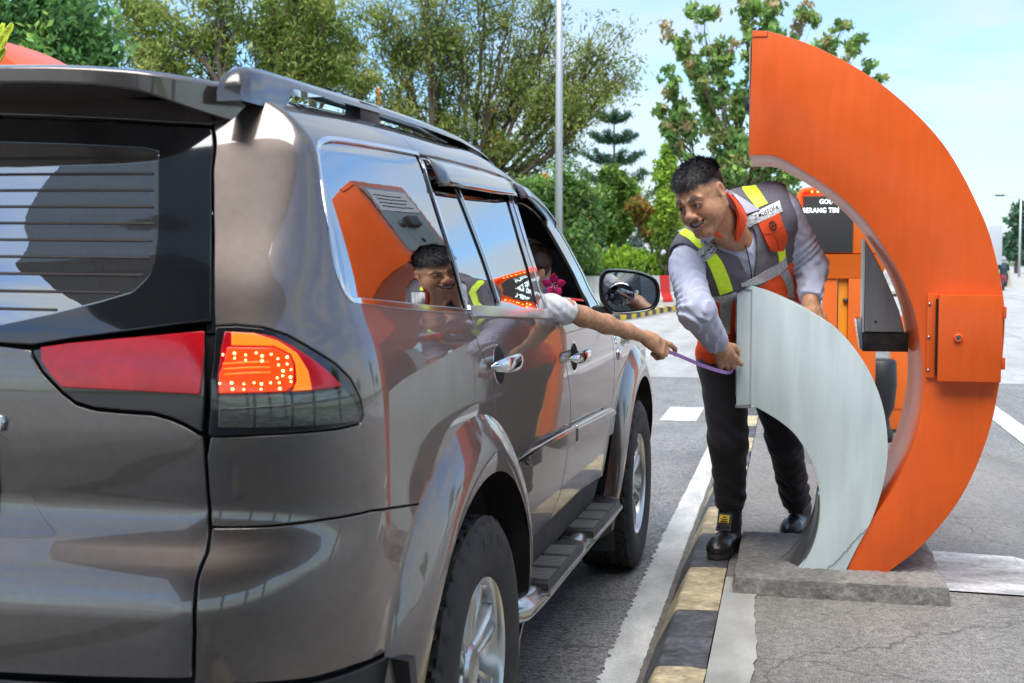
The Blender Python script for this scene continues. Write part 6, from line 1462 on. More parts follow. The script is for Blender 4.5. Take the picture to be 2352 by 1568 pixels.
# ---- vest trims
lime=mat('lime_tape',(.62,.86,.02),rough=.45,emit=(.62,.86,.02),estr=.04,var=(90,.12,2),bump=(260,.5,.002)); silver=mat('silver_tape',(.56,.57,.58),rough=.32,metal=.55,var=(130,.35,2),bump=(240,.6,.002))
orf=mat('orange_fabric',(.80,.075,.012),rough=.8,var=(9,.12,4),bump=(600,.2,.001)); ink=mat('black_print',(.012,.012,.013),rough=.7); piping=mat('dark_piping',(.018,.018,.022),rough=.8)
def patch_eval(k,a,b):
    n,m_,G=VPATCH[k]; G=np.array(G).reshape(n,m_,3); a=np.clip(a,0,1)*(n-1); b=np.clip(b,0,1)*(m_-1)
    i=min(int(a),n-2); j=min(int(b),m_-2); fa,fb=a-i,b-j
    p=(G[i,j]*(1-fa)+G[i+1,j]*fa)*(1-fb)+(G[i,j+1]*(1-fa)+G[i+1,j+1]*fa)*fb
    nn=nz_(np.cross(G[i+1,j]-G[i,j],G[i,j+1]-G[i,j])+1e-9); nn=nn if nn@(np.array([0,0,1.43])-p)>0 else -nn
    return p,nn
def patch(k,m,name,off=.003,th=.0025):
    n,m_,G=VPATCH[k]; G=np.array(G).reshape(n,m_,3)
    du=np.gradient(G,axis=0); dv=np.gradient(G,axis=1); N_=np.cross(du,dv); N_/=np.maximum(np.linalg.norm(N_,axis=-1,keepdims=True),1e-9)
    if np.sum(N_*(np.array([0,0,1.43])-G))<0: N_=-N_
    V=list((G+N_*off).reshape(-1,3))+list((G+N_*(off-th-.006)).reshape(-1,3)); k0=n*m_; F_=[]
    for i in range(n-1):
        for j in range(m_-1):
            q=(i*m_+j,i*m_+j+1,(i+1)*m_+j+1,(i+1)*m_+j); F_.append(q); F_.append(tuple(x+k0 for x in q[::-1]))
    bd=[(0,j) for j in range(m_)]+[(i,m_-1) for i in range(1,n)]+[(n-1,j) for j in range(m_-2,-1,-1)]+[(i,0) for i in range(n-2,0,-1)]
    for (a,b),(c,d_) in zip(bd,bd[1:]+bd[:1]): F_.append((a*m_+b,c*m_+d_,c*m_+d_+k0,a*m_+b+k0))
    bm=bmesh.new(); bv=[bm.verts.new(v-MO) for v in V]
    for f in F_:
        try: bm.faces.new([bv[i] for i in f])
        except Exception: pass
    bmesh.ops.recalc_face_normals(bm,faces=bm.faces)
    return bmobj(name,bm,m,vest,auto=60)
for k,m,nm,of in (('lime_left_shoulder',lime,'lime_strip',.003),('lime_left_low',lime,'lime_strip',.003),('lime_right_shoulder',lime,'lime_strip',.003),('lime_right_front',lime,'lime_strip',.004),
    ('silver_waist',silver,'silver_strip',.0045),('silver_left_low',silver,'silver_strip',.0035),('silver_right_waist',silver,'silver_strip',.005),('silver_right_low',silver,'silver_strip',.0035),
    ('pocket',orf,'pocket',.010),('collar_lining',orf,'collar_lining',.004),('collar_lining_right',orf,'collar_lining',.004),('collar_leaf',shirtm,'collar',.007),('collar_leaf_right',shirtm,'collar',.006)):
    patch(k,m,nm,of)
ns=patch('name_strip',silver,'name_strip',.0045); ls=patch('silver_right',silver,'maker_strip',.0045)
def print_on(k,s,a0,a1,b0,b1,off,m,name,flip=False,bold=True):
    V2,F2=text_mesh(s,1.0,bold); lo=V2.min(0); hi=V2.max(0); W_=hi[0]-lo[0]; H_=.74
    out_=[]
    for x,y in V2:
        a=a0+(a1-a0)*(x-lo[0])/W_; b=b0+(b1-b0)*(1-(y)/H_)
        p,nn=patch_eval(k,a,b); out_.append(p+nn*off-MO)
    return obj(name,out_,F2,m,vest)
print_on('name_strip','Z.MUSTOFA',.24,.92,.22,.62,.0062,ink,'name_print')
print_on('silver_right','ASTRA Infra',.16,1.0,.40,.62,.0062,ink,'maker_print'); print_on('silver_right','Solutions',.40,1.0,.70,.92,.0062,ink,'maker_print')
# pocket flap edge and works-safety emblem: toothed ring with a cross
for (pts) in ([(.36,.02),(.40,.2),(.42,.4),(.40,.65),(.34,.97)],[(.42,.45),(.70,.52),(.96,.55)]):
    P=[]
    for a,b in pts:
        p,nn=patch_eval('pocket',a,b); P.append(p+nn*.0105-MO)
    tubeobj('pocket_seam',spline(P,4),.0013,mat('orange_seam',(.42,.03,.006),rough=.8),vest,n=5)
def emb(fn):
    V=[];F_=[]
    for ring in fn:
        k=len(V)
        for (x,y) in ring:
            p,nn=patch_eval('pocket',.235+y*.155,.55+x*.17); V.append(p+nn*.0125-MO)
        F_.append(tuple(range(k,k+len(ring))))
    return obj('emblem',V,F_,ink,vest)
teeth=[]
for i in range(11):
    a0=2*math.pi*i/11
    teeth.append([(math.cos(a0+d)*r_,math.sin(a0+d)*r_) for r_,d in ((.72,-.14),(1.02,-.11),(1.02,.11),(.72,.14))])
    a1=2*math.pi*(i+1)/11
    teeth.append([(math.cos(a0)*.56,math.sin(a0)*.56),(math.cos(a0)*.76,math.sin(a0)*.76),(math.cos(a1)*.76,math.sin(a1)*.76),(math.cos(a1)*.56,math.sin(a1)*.56)])
teeth.append([(-.34,-.12),(.34,-.12),(.34,.12),(-.34,.12)]); teeth.append([(-.12,-.34),(.12,-.34),(.12,.34),(-.12,.34)])
emb(teeth)
Z=[np.array(p) for p in ZIPPER]; vv=[nz_(np.array([0,0,1.43])-p) for p in Z]
tubeobj('zip',spline([p+v*.004-MO for p,v in zip(Z,vv)],4),.0028,piping,vest,n=6)
bm=bmesh.new(); bbox(bm,-.010,.010,-.004,.004,-.016,.012,.003,2); bmobj('zip_pull',bm,orf,vest,loc=Z[1]+vv[1]*.010-MO)
# dark piping round the armholes
for c,sgn in ((J['rsh'],-1),(J['lsh'],1)):
    pass
# ================================================================== driver reaching out of the window
drv=empty('person',(-1.15,4.30,.55)); DO=np.array([-1.15,4.30,.55])
tag(drv,'masked person in a white blouse reaching a bare arm out of the car window','person')
A_=[np.array(v) for v in ((-.90,4.10,1.20),(-.783,4.146,1.274),(-.736,4.198,1.268),(-.688,4.268,1.241),(-.624,4.363,1.212),(-.561,4.447,1.184),(-.500,4.510,1.158))]
AR=[.040,.034,.032,.033,.032,.026,.0205]
axd=nz_((.60,.52,-.50)); t_=np.array([-.15,-.72,.62]); nrd=nz_(t_-axd*(t_@axd)); wdd=nz_(np.cross(nrd,axd))
if wdd[2]<0: wdd=-wdd
DH=hand_prims(A_[-1],axd,wdd,nrd,.150,[(.17,[(.74,.24,.04),(.96,.27,-.02),(1.10,.22,-.12)]),(.06,[(.74,.08,-.02),(.74,.08,-.20),(.54,.08,-.24)]),(-.05,[(.70,-.05,-.03),(.69,-.05,-.21),(.50,-.04,-.24)]),(-.15,[(.63,-.16,-.04),(.61,-.15,-.19),(.45,-.13,-.21)])],[(.12,.10,-.04),(.32,.20,-.14),(.52,.18,-.22),(.70,.16,-.22)])
DHC=np.array([-.945,4.60,1.385])
fdir=nz_((.55,.80,-.1)); rdir=nz_(np.cross(fdir,(0,0,1))); udir=np.cross(rdir,fdir); DHR=np.stack([rdir,fdir,udir],1)
def sd_driver(p):
    q=((p-DHC.astype(p.dtype))@DHR.astype(p.dtype)); qa=q.copy(); qa[...,0]=np.abs(q[...,0])
    d=smin(sd_ell(q,(0,-.012,.035),(.072,.094,.080)),sd_ell(q,(0,.020,-.030),(.060,.068,.082)),.035)
    d=smin(d,sd_cone(q,(0,.085,.012),(0,.104,-.022),.006,.011),.012); d=smax(d,-sd_ell(qa,(.030,.096,.004),(.016,.010,.008)),.01)
    d=smin(d,sd_ell(qa,(.073,-.01,-.004),(.008,.018,.028)),.008)
    d=smin(d,sd_cone(p,DHC+np.array([0,-.02,-.06]),np.array([-1.0,4.52,1.22]),.045,.052),.03)
    d=smin(d,sd_cone(p,(-1.02,4.46,1.12),(-1.18,4.30,.72),.115,.13),.05)
    d=smin(d,chain(p,[(-.98,4.38,1.19)]+A_,[.06]+AR,.02),.02)
    d=smin(d,sd_prims(p,DH),.010)
    return d
V,Fs=surfnet(sd_driver,(-1.36,4.05,.58),(-.32,4.80,1.50),.0042)
col=np.tile(np.array([.52,.275,.16]),(len(V),1)); dbody=meshobj('body',V,Fs,skinmat('skin_light',.5),drv,DO,col)
def sd_blouse(p):
    d=smin(sd_cone(p,(-1.02,4.46,1.12),(-1.18,4.30,.70),.125,.145),sd_cone(p,(-.99,4.42,1.20),(-1.06,4.36,1.18),.075,.08),.06)
    d=smin(d,chain(p,[np.array((-.98,4.38,1.195)),A_[0],A_[1],A_[2]+(A_[3]-A_[2])*.5],[.070,.050,.043,.042],.03),.03)
    d=d+wr(p,.0022,2.2)
    n=nz_(A_[3]-A_[2]); d=np.where(np.linalg.norm(p-A_[2],axis=-1)<.16,smax(d,(p-(A_[2]+(A_[3]-A_[2])*.2))@n,.004),d)
    return d
V,Fs=surfnet(sd_blouse,(-1.36,4.05,.60),(-.62,4.72,1.32),.0055); meshobj('blouse',V,Fs,mat('white_blouse',(.66,.65,.68),rough=.85,var=(14,.12,4),bump=(240,.4,.002)),drv,DO)
def sd_dhair(p):
    q=((p-DHC.astype(p.dtype))@DHR.astype(p.dtype)); x,y,z=q[...,0],q[...,1],q[...,2]
    d=smin(sd_ell(q,(0,-.018,.040),(.084,.104,.086)),sd_cone(q,(0,-.07,.0),(0,-.075,-.14),.055,.035),.04)+.003*np.sin(260*x+40*z)
    return smax(d,np.interp(y,[-.2,-.02,.03,.06,.12],[-.3,-.10,.0,.055,.09])-z,.01)
V,Fs=surfnet(sd_dhair,DHC-.26,DHC+.22,.006); meshobj('hair',V,Fs,mat('brown_hair',(.055,.024,.014),rough=.45,var=(120,.5,3,(1,1,.1)),bump=(300,.5,.003,(1,1,.1))),drv,DO)
def sd_mask(p):
    q=((p-DHC.astype(p.dtype))@DHR.astype(p.dtype))
    d=smin(sd_ell(q,(0,.022,-.034),(.066,.078,.080)),sd_ell(q,(0,.09,-.04),(.03,.028,.034)),.03)
    return np.maximum(np.maximum(np.maximum(d,q[...,2]+.012),-.098-q[...,2]),.018-q[...,1])
V,Fs=surfnet(sd_mask,DHC-.14,DHC+.14,.0045); meshobj('face_mask',V,Fs,mat('blue_mask',(.10,.34,.62),rough=.8,bump=(30,.5,.004,(.1,.1,6))),drv,DO)
# pink cloth flower hung inside the window
fl=empty('flower',(-.835,4.50,1.345)); tag(fl,'bright pink five-petal artificial flower inside the open car window','flower')
pk=mat('pink_petal',(.58,.008,.15),rough=.6,var=(40,.2,3))
for i in range(5):
    a=2*math.pi*i/5+.3; V=[];F_=[]
    for u in range(6):
        t=u/5; w_=.016*math.sin(math.pi*min(.10+t*.88,1))**1.1
        for k,sg_ in enumerate((-1,0,1)):
            x=.006+.040*t; yy=sg_*w_; zz=.010*t*t-.004*(1-abs(sg_))+.006*math.sin(3*t)
            V.append((x*math.cos(a)-yy*math.sin(a),-zz-.0,x*math.sin(a)+yy*math.cos(a)))
    for u in range(5):
        for k in range(2): F_.append((u*3+k,u*3+k+1,u*3+4+k,u*3+3+k))
    o_=obj('petal',V,F_,pk,fl,smooth=True); mo=o_.modifiers.new('s','SOLIDIFY'); mo.thickness=.0012
for i in range(5):
    a=2*math.pi*i/5; tubeobj('stamen',[(0,0,0),(.008*math.cos(a),-.012,.008*math.sin(a)),(.013*math.cos(a),-.02,.013*math.sin(a))],.001,mat('stamen',(.8,.6,.6),rough=.6),fl,n=5)
fl.rotation_euler=(R(8),0,R(12))
# violet lanyard strap between the two hands
SP=spline([(-.470,4.545,1.100),(-.440,4.570,1.104),(-.415,4.590,1.098),(-.385,4.613,1.085),(-.318,4.707,1.047),(-.253,4.842,1.013),(-.224,4.965,.999),(-.214,5.020,1.006),(-.210,5.06,1.030)],8)
V=[];F_=[];n=len(SP)
for i,p in enumerate(SP):
    t=i/(n-1); tn=nz_(SP[min(i+1,n-1)]-SP[max(i-1,0)]); upv=np.array([0,-.35,.94]); sd=nz_(upv-tn*(upv@tn)); nn=np.cross(tn,sd)
    for a,b in ((-.0065,-.0012),(.0065,-.0012),(.0065,.0012),(-.0065,.0012)): V.append(p+sd*a+nn*b)
for i in range(n-1):
    for j in range(4): F_.append((i*4+j,i*4+(j+1)%4,(i+1)*4+(j+1)%4,(i+1)*4+j))
F_+=[(3,2,1,0),tuple((n-1)*4+j for j in range(4))]
tag(obj('lanyard',V,F_,mat('violet_strap',(.45,.24,.62),rough=.6,bump=(600,.3,.001))),'violet lanyard strap stretched between the two outstretched hands','lanyard')
# ================================================================== trees, shrubs
def wpos(px,d): 
    r=(px-1176)/2900*d; return np.array([r*.9767-d*.2147,r*.2147+d*.9767])
def leafmat(name,rough=.55,trans=.45):
    m=bpy.data.materials.new(name); m.use_nodes=True; t=m.node_tree; N=t.nodes; L=t.links; b=N['Principled BSDF']
    at=N.new('ShaderNodeAttribute'); at.attribute_name='tone'; L.new(at.outputs['Color'],b.inputs['Base Color'])
    b.inputs['Roughness'].default_value=rough; b.inputs['Specular IOR Level'].default_value=.35
    tr=N.new('ShaderNodeBsdfTranslucent'); L.new(at.outputs['Color'],tr.inputs[0]); mx_=N.new('ShaderNodeMixShader'); mx_.inputs[0].default_value=trans
    L.new(b.outputs[0],mx_.inputs[1]); L.new(tr.outputs[0],mx_.inputs[2]); L.new(mx_.outputs[0],N['Material Output'].inputs[0]); return m
LEAF=leafmat('leaf'); BARK=mat('bark',(.115,.085,.062),rough=.95,var=(5,.4,8,(1,1,.3)),bump=(16,.9,.03,(1,1,.25)))
def leaves_mesh(name,C,size,aspect,droop,r,cols,fold=.25,tilt=1.0):
    n=len(C); d=r.normal(size=(n,3)); d[:,2]-=droop; d/=np.linalg.norm(d,axis=1,keepdims=True)
    u=r.normal(size=(n,3)); u[:,2]+=tilt; s=np.cross(d,u); s/=np.maximum(np.linalg.norm(s,axis=1,keepdims=True),1e-6); nn=np.cross(s,d)
    L_=size*r.uniform(.65,1.3,size=(n,1)); W_=L_*aspect
    V=np.stack([C-d*L_*.5,C+s*W_*.5+nn*W_*fold*.5+d*L_*.05,C+d*L_*.5,C-s*W_*.5+nn*W_*fold*.5+d*L_*.05],1).reshape(-1,3)
    Fq=np.arange(n*4).reshape(n,4)
    tri=np.concatenate([Fq[:,[0,1,2]],Fq[:,[0,2,3]]])
    return V,tri,np.repeat(cols,4,0)
def palette(r,n,cols,w,jit=.22):
    c=np.array(cols)[r.choice(len(cols),n,p=np.array(w)/sum(w))]
    return np.clip(c*r.uniform(1-jit,1+jit,size=(n,1)),0,1)
def branch_mesh(segs,n=6):
    V=[];F_=[]
    for path,rad in segs:
        v,f=tube(path,rad,n,caps=False); k=len(V); V+=list(v); F_+=[tuple(i+k for i in q) for q in f]
    return np.array(V),F_
def tree(name,label,base,blobs,trunk_r,leaf,aspect,droop,nleaf,cols,wts,seed,fork=.35,clump=.5,nsub=9,stems=1,lean=0.,group=None,z0=0.):
    """blobs: (dx,dy,z,rx,rz) crown masses about the base; limbs run into each mass, leaf clumps hang on the twigs"""
    r=np.random.RandomState(seed); segs=[]; cl=[]; base=np.array([base[0],base[1],z0])
    zmax=max(b[2] for b in blobs)
    forkz=[]; tops=[]
    for s in range(stems):
        off=np.array([r.uniform(-.3,.3),r.uniform(-.3,.3),0])*(stems>1)
        fz=zmax*fork*r.uniform(.85,1.15); top=np.array([off[0]*1.6+lean*fz+r.uniform(-.1,.1)*fz*.3,off[1],fz])
        P=spline([off*.5+np.array([0,0,-.1]),off*.7+top*np.array([.3,.3,.45])+r.normal(size=3)*.05,top],5); segs.append((P,np.linspace(trunk_r*1.25,trunk_r*.8,len(P)))); tops.append(top)
    for b in blobs:
        c=np.array([b[0],b[1],b[2]]); st=min(tops,key=lambda t:np.linalg.norm((t-c)[:2]))
        md=(st+c)/2+np.array([r.normal()*.25,r.normal()*.25,-.12*np.linalg.norm(c-st)])
        P=spline([st,md,c],6)+np.r_[[[0,0,0]],r.normal(size=(12,3))*.05]; segs.append((P,np.linspace(trunk_r*.62,trunk_r*.16,len(P))))
        for k in range(nsub):
            q=r.normal(size=3); q/=np.linalg.norm(q); q*=r.uniform(.45,1.0)**.6; e=c+q*np.array([b[3],b[3],b[4]])
            s0=P[r.randint(5,len(P))]; m2=(s0+e)/2+r.normal(size=3)*.12*b[3]; PP=spline([s0,m2,e],3); segs.append((PP,np.linspace(trunk_r*.2,trunk_r*.04,len(PP))))
            for w_ in np.linspace(.45,1,4): cl.append((PP[int(w_*(len(PP)-1))],clump*r.uniform(.6,1.2)*(b[3]**.5)))
    cc=np.array([c for c,_ in cl]); cr=np.array([k for _,k in cl]); pick=r.choice(len(cl),nleaf,p=cr**2/np.sum(cr**2))
    P=cc[pick]+r.normal(size=(nleaf,3))*(cr[pick]*.42)[:,None]*np.array([1,1,.75])
    tone=palette(r,len(cl),cols,wts,.18)[pick]*r.uniform(.75,1.3,size=(nleaf,1))
    root=empty(name,base); V,F_=branch_mesh(segs); obj('trunk',V,F_,BARK,root,smooth=True)
    V,T_,C_=leaves_mesh('crown',P,leaf,aspect,droop,r,tone); meshobj('crown',V,T_,LEAF,root,np.zeros(3),np.clip(C_,0,1))
    tag(root,label,'tree',group); return root
def pxblobs(base_px,d,L):
    """crown masses from widths and heights: (px, py, rpx) at distance d"""
    k=d/2900; out_=[]
    r=np.random.RandomState(int(base_px)+3)
    for (x,y,rp) in L:
        out_.append(((x-base_px)*k*.9767+r.uniform(-.5,.5)*0,(x-base_px)*k*.2147+r.uniform(-.9,.9),1.43+(600-y)*k,rp*k,rp*k*.8))
    return out_
OL=[(0.233,0.296,0.070),(0.320,0.366,0.098),(0.135,0.189,0.047),(0.419,0.425,0.130)]
t1=tree('olive_tree','large multi-stemmed olive-green tree arching over the car roof near the lamp pole',wpos(1068,42),pxblobs(1068,42,[(880,130,100),(960,60,95),(1060,70,100),(1160,40,100),(1180,150,85),(1290,120,90),(1385,110,70),(1420,180,55),(940,250,75),(1010,200,80),(1250,240,80),(1350,240,65),(1120,-20,100),(1000,-40,100),(1260,20,80),(870,30,80),(1180,330,55),(1290,330,60),(970,320,55),(1060,290,55),(1120,240,60)]),.20,.20,.26,.5,39000,OL,[4,3,3,1],11,fork=.34,clump=.62,nsub=11,stems=3)
t2=tree('slender_tree','tall leaning tree with a bare grey trunk left of the roof rail',wpos(575,34),pxblobs(575,34,[(430,60,80),(330,110,60),(520,-30,90),(640,40,70),(700,120,60),(760,60,70),(400,150,45),(620,150,45),(300,20,70),(780,150,50),(480,60,60),(690,-20,70)]),.19,.19,.28,.5,21000,[(0.221,0.307,0.062),(0.345,0.403,0.094),(0.147,0.213,0.042),(0.491,0.498,0.166)],[4,3,3,1],5,fork=.62,clump=.55,nsub=9,stems=1,lean=-.05)
t2b=tree('slender_tree','thin forked tree growing behind the roof rail, right of the leaning trunk',wpos(690,40),pxblobs(690,40,[(650,20,70),(740,0,80),(700,90,60),(790,90,60),(830,170,50),(600,90,50)]),.14,.20,.28,.5,15000,OL,[4,3,3,1],8,fork=.45,clump=.55,nsub=9,stems=2)
t3=tree('broadleaf_tree','dense dark broadleaf tree at the far left above the tailgate',wpos(160,27),pxblobs(160,27,[(60,40,85),(160,10,90),(240,60,70),(110,120,70),(200,130,60),(280,130,45),(20,110,70),(-60,40,90),(150,-60,90)]),.22,.21,.45,.6,24000,[(0.119,0.265,0.078),(0.186,0.385,0.106),(0.067,0.158,0.053),(0.344,0.529,0.133)],[4,3,3,1],21,fork=.4,clump=.6,nsub=12)
t4=tree('teak_tree','sparse tall tree with clumps of large hanging leaves behind the orange crescent',wpos(1690,36),pxblobs(1690,36,[(1560,95,38),(1610,45,34),(1590,160,32),(1535,190,26),(1660,130,34),(1680,215,36),(1570,270,34),(1640,300,36),(1540,300,22),(1700,20,38),(1760,10,42),(1850,30,36),(1930,70,26),(1960,110,24),(1990,160,20),(2010,190,18),(1690,330,38),(1620,220,26),(1880,110,26),(1770,90,34),(1750,370,44),(1820,400,38),(1680,400,44),(1510,250,14),(1515,285,12)]),.085,.23,.5,1.0,13000,[(0.173,0.308,0.086),(0.272,0.419,0.111),(0.368,0.406,0.147),(0.442,0.368,0.173)],[4,3,2,1],33,fork=.38,clump=.34,nsub=6)
t6=tree('broadleaf_tree','dense leafy green tree directly right of the tall lamp pole',wpos(1295,39),pxblobs(1295,39,[(1240,440,60),(1310,420,55),(1350,480,52),(1280,500,60),(1330,555,45),(1335,590,40),(1230,520,55),(1300,600,50),(1210,580,50)]),.16,.20,.42,.4,20000,[(0.153,0.280,0.076),(0.217,0.380,0.095),(0.103,0.190,0.056),(0.282,0.334,0.095)],[4,3,3,1],44,fork=.2,clump=.5,nsub=12)
t7=tree('round_tree','bright green round tree in front of the tiered pine',wpos(1420,47),pxblobs(1420,47,[(1410,410,30),(1425,440,34),(1400,470,36),(1440,480,28)]),.13,.22,.45,.4,11000,[(0.192,0.334,0.056),(0.282,0.446,0.076),(0.128,0.223,0.048)],[4,3,3],45,fork=.2,clump=.5,nsub=10)
t8=tree('column_tree','bright yellow-green column-shaped tree just left of the attendant',wpos(1535,42),pxblobs(1535,42,[(1530,345,16),(1532,380,24),(1530,420,32),(1535,460,38),(1530,495,34)]),.10,.19,.45,.2,11000,[(0.282,0.446,0.056),(0.409,0.558,0.076),(0.180,0.290,0.048)],[4,3,2],46,fork=.15,clump=.45,nsub=12)
t9=tree('copper_tree','small tree with copper-red young leaves beside the house roof',wpos(1475,45),pxblobs(1475,45,[(1470,470,20),(1484,485,22),(1462,482,18)]),.08,.18,.42,.3,4500,[(0.26,0.32,0.056),(0.42,0.20,0.06),(0.50,0.26,0.07)],[6,2,1],47,fork=.3,clump=.45,nsub=9)
t10=tree('broadleaf_tree','green tree seen between the attendant and the orange crescent',wpos(1760,46),pxblobs(1760,46,[(1660,410,45),(1720,430,45),(1780,440,45),(1830,470,42),(1690,480,45),(1760,500,45),(1850,520,40),(1640,480,40)]),.15,.22,.45,.4,13000,[(0.153,0.280,0.056),(0.230,0.380,0.076),(0.103,0.190,0.048)],[4,3,3],48,fork=.25,clump=.5,nsub=11)
# tiered pine: whorls of upswept branches
def pine(px,d,ytop,ybot,lab):
    r=np.random.RandomState(9); k=d/2900; b=wpos(px,d); zt=1.43+(600-ytop)*k; zb=1.43+(600-ybot)*k; segs=[([(0,0,0),(.03,0,zt*.5),(0,0,zt)],[.11,.07,.02])]; C=[]
    nt=7
    for i in range(nt):
        z=zb+(zt-zb)*(i/(nt-.4)); ln=(1-i/(nt+.8))*105*k+.25
        for j in range(6):
            a=2*math.pi*j/6+i*.5+r.uniform(-.2,.2); e=np.array([math.cos(a),math.sin(a),0])
            P=spline([(0,0,z),e*ln*.55+np.array([0,0,z-.02*ln]),e*ln+np.array([0,0,z+.26*ln])],5); segs.append((P,np.linspace(.03,.008,len(P))))
            for t in np.linspace(.3,1,16):
                p=P[min(int(t*(len(P)-1)+.5),len(P)-1)]
                for q in range(5): C.append(p+r.normal(size=3)*np.array([.09,.09,.04])*(.6+ln*.35)+np.array([0,0,.03]))
    C=np.array(C); C=np.vstack([C+r.normal(size=C.shape)*.05 for _ in range(6)])
    root=empty('pine_tree',(b[0],b[1],0)); V,F_=branch_mesh(segs); obj('trunk',V,F_,BARK,root,smooth=True)
    V,T_,C_=leaves_mesh('crown',C,.17,.20,-.6,r,palette(r,len(C),[(0.066,0.161,0.095),(0.095,0.209,0.113),(0.048,0.113,0.076)],[3,3,2])); meshobj('crown',V,T_,LEAF,root,np.zeros(3),C_)
    tag(root,lab,'tree'); return root
pine(1408,50,250,560,'tiered dark Norfolk pine with upswept branches right of the lamp pole')
# far trees at the right-hand horizon
FT=[(2335,150,[(2330,500,24),(2350,480,22),(2365,520,26),(2345,550,26),(2320,560,18),(2380,560,24),(2360,590,26)],'nearest dark tree above the motorway wall at the right edge'),
    (2300,240,[(2295,560,14),(2312,550,14),(2325,575,14),(2285,580,12),(2340,580,14)],'pale hazy tree farther off, left of the right-edge tree'),
    (2415,190,[(2400,500,20),(2430,520,22),(2410,560,24)],'tall tree just outside the right edge')]
for i,(px,d,L_,lb) in enumerate(FT[:2]):
    tree('far_tree',lb,wpos(px,d),pxblobs(px,d,L_),.3,.8 if i==0 else 1.1,.5,.3,4500,[(0.085,0.179,0.095),(0.113,0.227,0.113),(0.066,0.142,0.085)],[3,3,2],60+i,fork=.25,clump=.8,nsub=8)
# shrubs clipped into a hedge behind the red-and-white wall
def shrub_mesh(seed,cols):
    r=np.random.RandomState(seed); n=2600; q=r.normal(size=(n,3)); q/=np.linalg.norm(q,axis=1,keepdims=True); q[:,2]=np.abs(q[:,2])
    lump=1+.12*np.sin(q[:,0]*7+seed)*np.sin(q[:,1]*6)+.08*np.sin(q[:,2]*11)
    P=q*lump[:,None]*r.uniform(.86,1.02,size=(n,1)); V,T_,C_=leaves_mesh('s',P,.13,.5,-.3,r,palette(r,n,cols,[3,3,2])); return V,T_,C_
SC=[[(0.295,0.488,0.048),(0.408,0.614,0.056),(0.181,0.317,0.038)],[(0.204,0.381,0.056),(0.295,0.488,0.066),(0.136,0.254,0.038)],[(0.454,0.551,0.038),(0.635,0.635,0.056),(0.251,0.403,0.038)]]
SM=[shrub_mesh(k,SC[k%3]) for k in range(3)]
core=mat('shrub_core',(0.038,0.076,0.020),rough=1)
protos=[]
SPOT=[(1345,40.5,1.31,1.52,1),(1385,41.5,1.58,1.72,0),(1425,42.0,1.58,2.00,0),(1465,42.5,1.58,1.86,0),(1505,43.0,1.68,1.79,1),(1545,43.5,1.68,1.72,0),(1400,46.0,1.89,1.60,1),(1450,47.0,1.89,1.55,0),(1500,47.0,1.89,1.46,0),(1550,47.0,1.89,1.37,1),(1360,44.0,0.95,2.07,2),(1600,45.0,1.68,1.79,0),(1840,49.0,1.68,1.79,0),(1870,50.0,1.78,1.79,1)]
SL=['lowest clipped shrub beside the car mirror, behind the striped kerb','lime-green clipped shrub above the car mirror','lime-green clipped shrub right of the mirror, before the white van','lime-green clipped shrub below the white truck','green clipped shrub next to the attendant\'s sleeve','clipped shrub hidden mostly by the attendant\'s shoulder','mid-green rear-row shrub left of the white van','bright rear-row shrub under the white van','bright rear-row shrub between van and truck','green rear-row shrub under the white truck','yellow-leaved shrub at the left end of the hedge','clipped shrub behind the attendant','clipped shrub seen past the attendant\'s elbow','clipped shrub behind the lane display']
for (px,d,wd_,h,kd),lb in zip(SPOT,SL):
    b=wpos(px,d); root=empty('clipped_shrub',(b[0],b[1],0)); V,T_,C_=SM[kd]
    o_=meshobj('foliage',V*np.array([wd_*.62,wd_*.62,h]),T_,LEAF,root,np.zeros(3),C_)
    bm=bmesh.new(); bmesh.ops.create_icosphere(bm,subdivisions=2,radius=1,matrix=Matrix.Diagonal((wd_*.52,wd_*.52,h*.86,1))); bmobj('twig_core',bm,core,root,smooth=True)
    tag(root,lb,'shrub','clipped shrubs in the hedge')
# palm-like plant with broad yellow-green leaves, upper left
pb=wpos(-70,4.9); pl=empty('banana_plant',(pb[0],pb[1],.12)); tag(pl,'banana plant with torn yellow-green leaves at the upper left corner','plant')
bl_=mat('banana_leaf',(.42,.50,.02),rough=.5,var=(5,.35,5,(1,1,3)),bump=(30,.5,.008,(1,1,8)))
k9=4.9/2900
def ban(x1,y1,wd_,dy,sag=.03):
    """one leaf blade from the stem top, arching to its tip"""
    a=np.array([0,0,1.80]); b=np.array([(x1+70)*k9*.9767,(x1+70)*k9*.2147+dy,1.43-.12+(600-y1)*k9])
    V=[];F_=[];n=16; d_=nz_(b-a); s_=nz_(np.cross(d_,(.15,1,.25))); nn=np.cross(s_,d_)
    for i in range(n+1):
        t=i/n; c=a+(b-a)*t+np.array([0,0,sag])*math.sin(math.pi*t); w_=wd_*(.12+.88*math.sin(math.pi*min(1,.06+t*.80))**.7)*(1 if t<.94 else .6)
        for q in (-1,-.5,0,.5,1): V.append(c+s_*w_*q*(1+.10*math.sin(i*2.7+q))-nn*(.012*abs(q)))
    for i in range(n):
        for j in range(4): F_.append((i*5+j,i*5+j+1,(i+1)*5+j+1,(i+1)*5+j))
    o_=obj('leaf',V,F_,bl_,pl,smooth=True); mo=o_.modifiers.new('s','SOLIDIFY'); mo.thickness=.003
for q in ((18,60,.020,.03),(48,64,.024,.0),(44,92,.026,-.04),(36,122,.024,-.07),(66,128,.020,-.10),(-120,40,.03,.05),(-190,70,.03,.0),(-230,120,.03,-.05),(-60,20,.03,.12),(-150,130,.03,-.14)): ban(*q)
tubeobj('stem',[(0,0,0),(-.03,0,.9),(0,0,1.82)],[.06,.05,.025],mat('banana_stem',(.13,.16,.04),rough=.7,var=(5,.3,5)),pl,n=12)
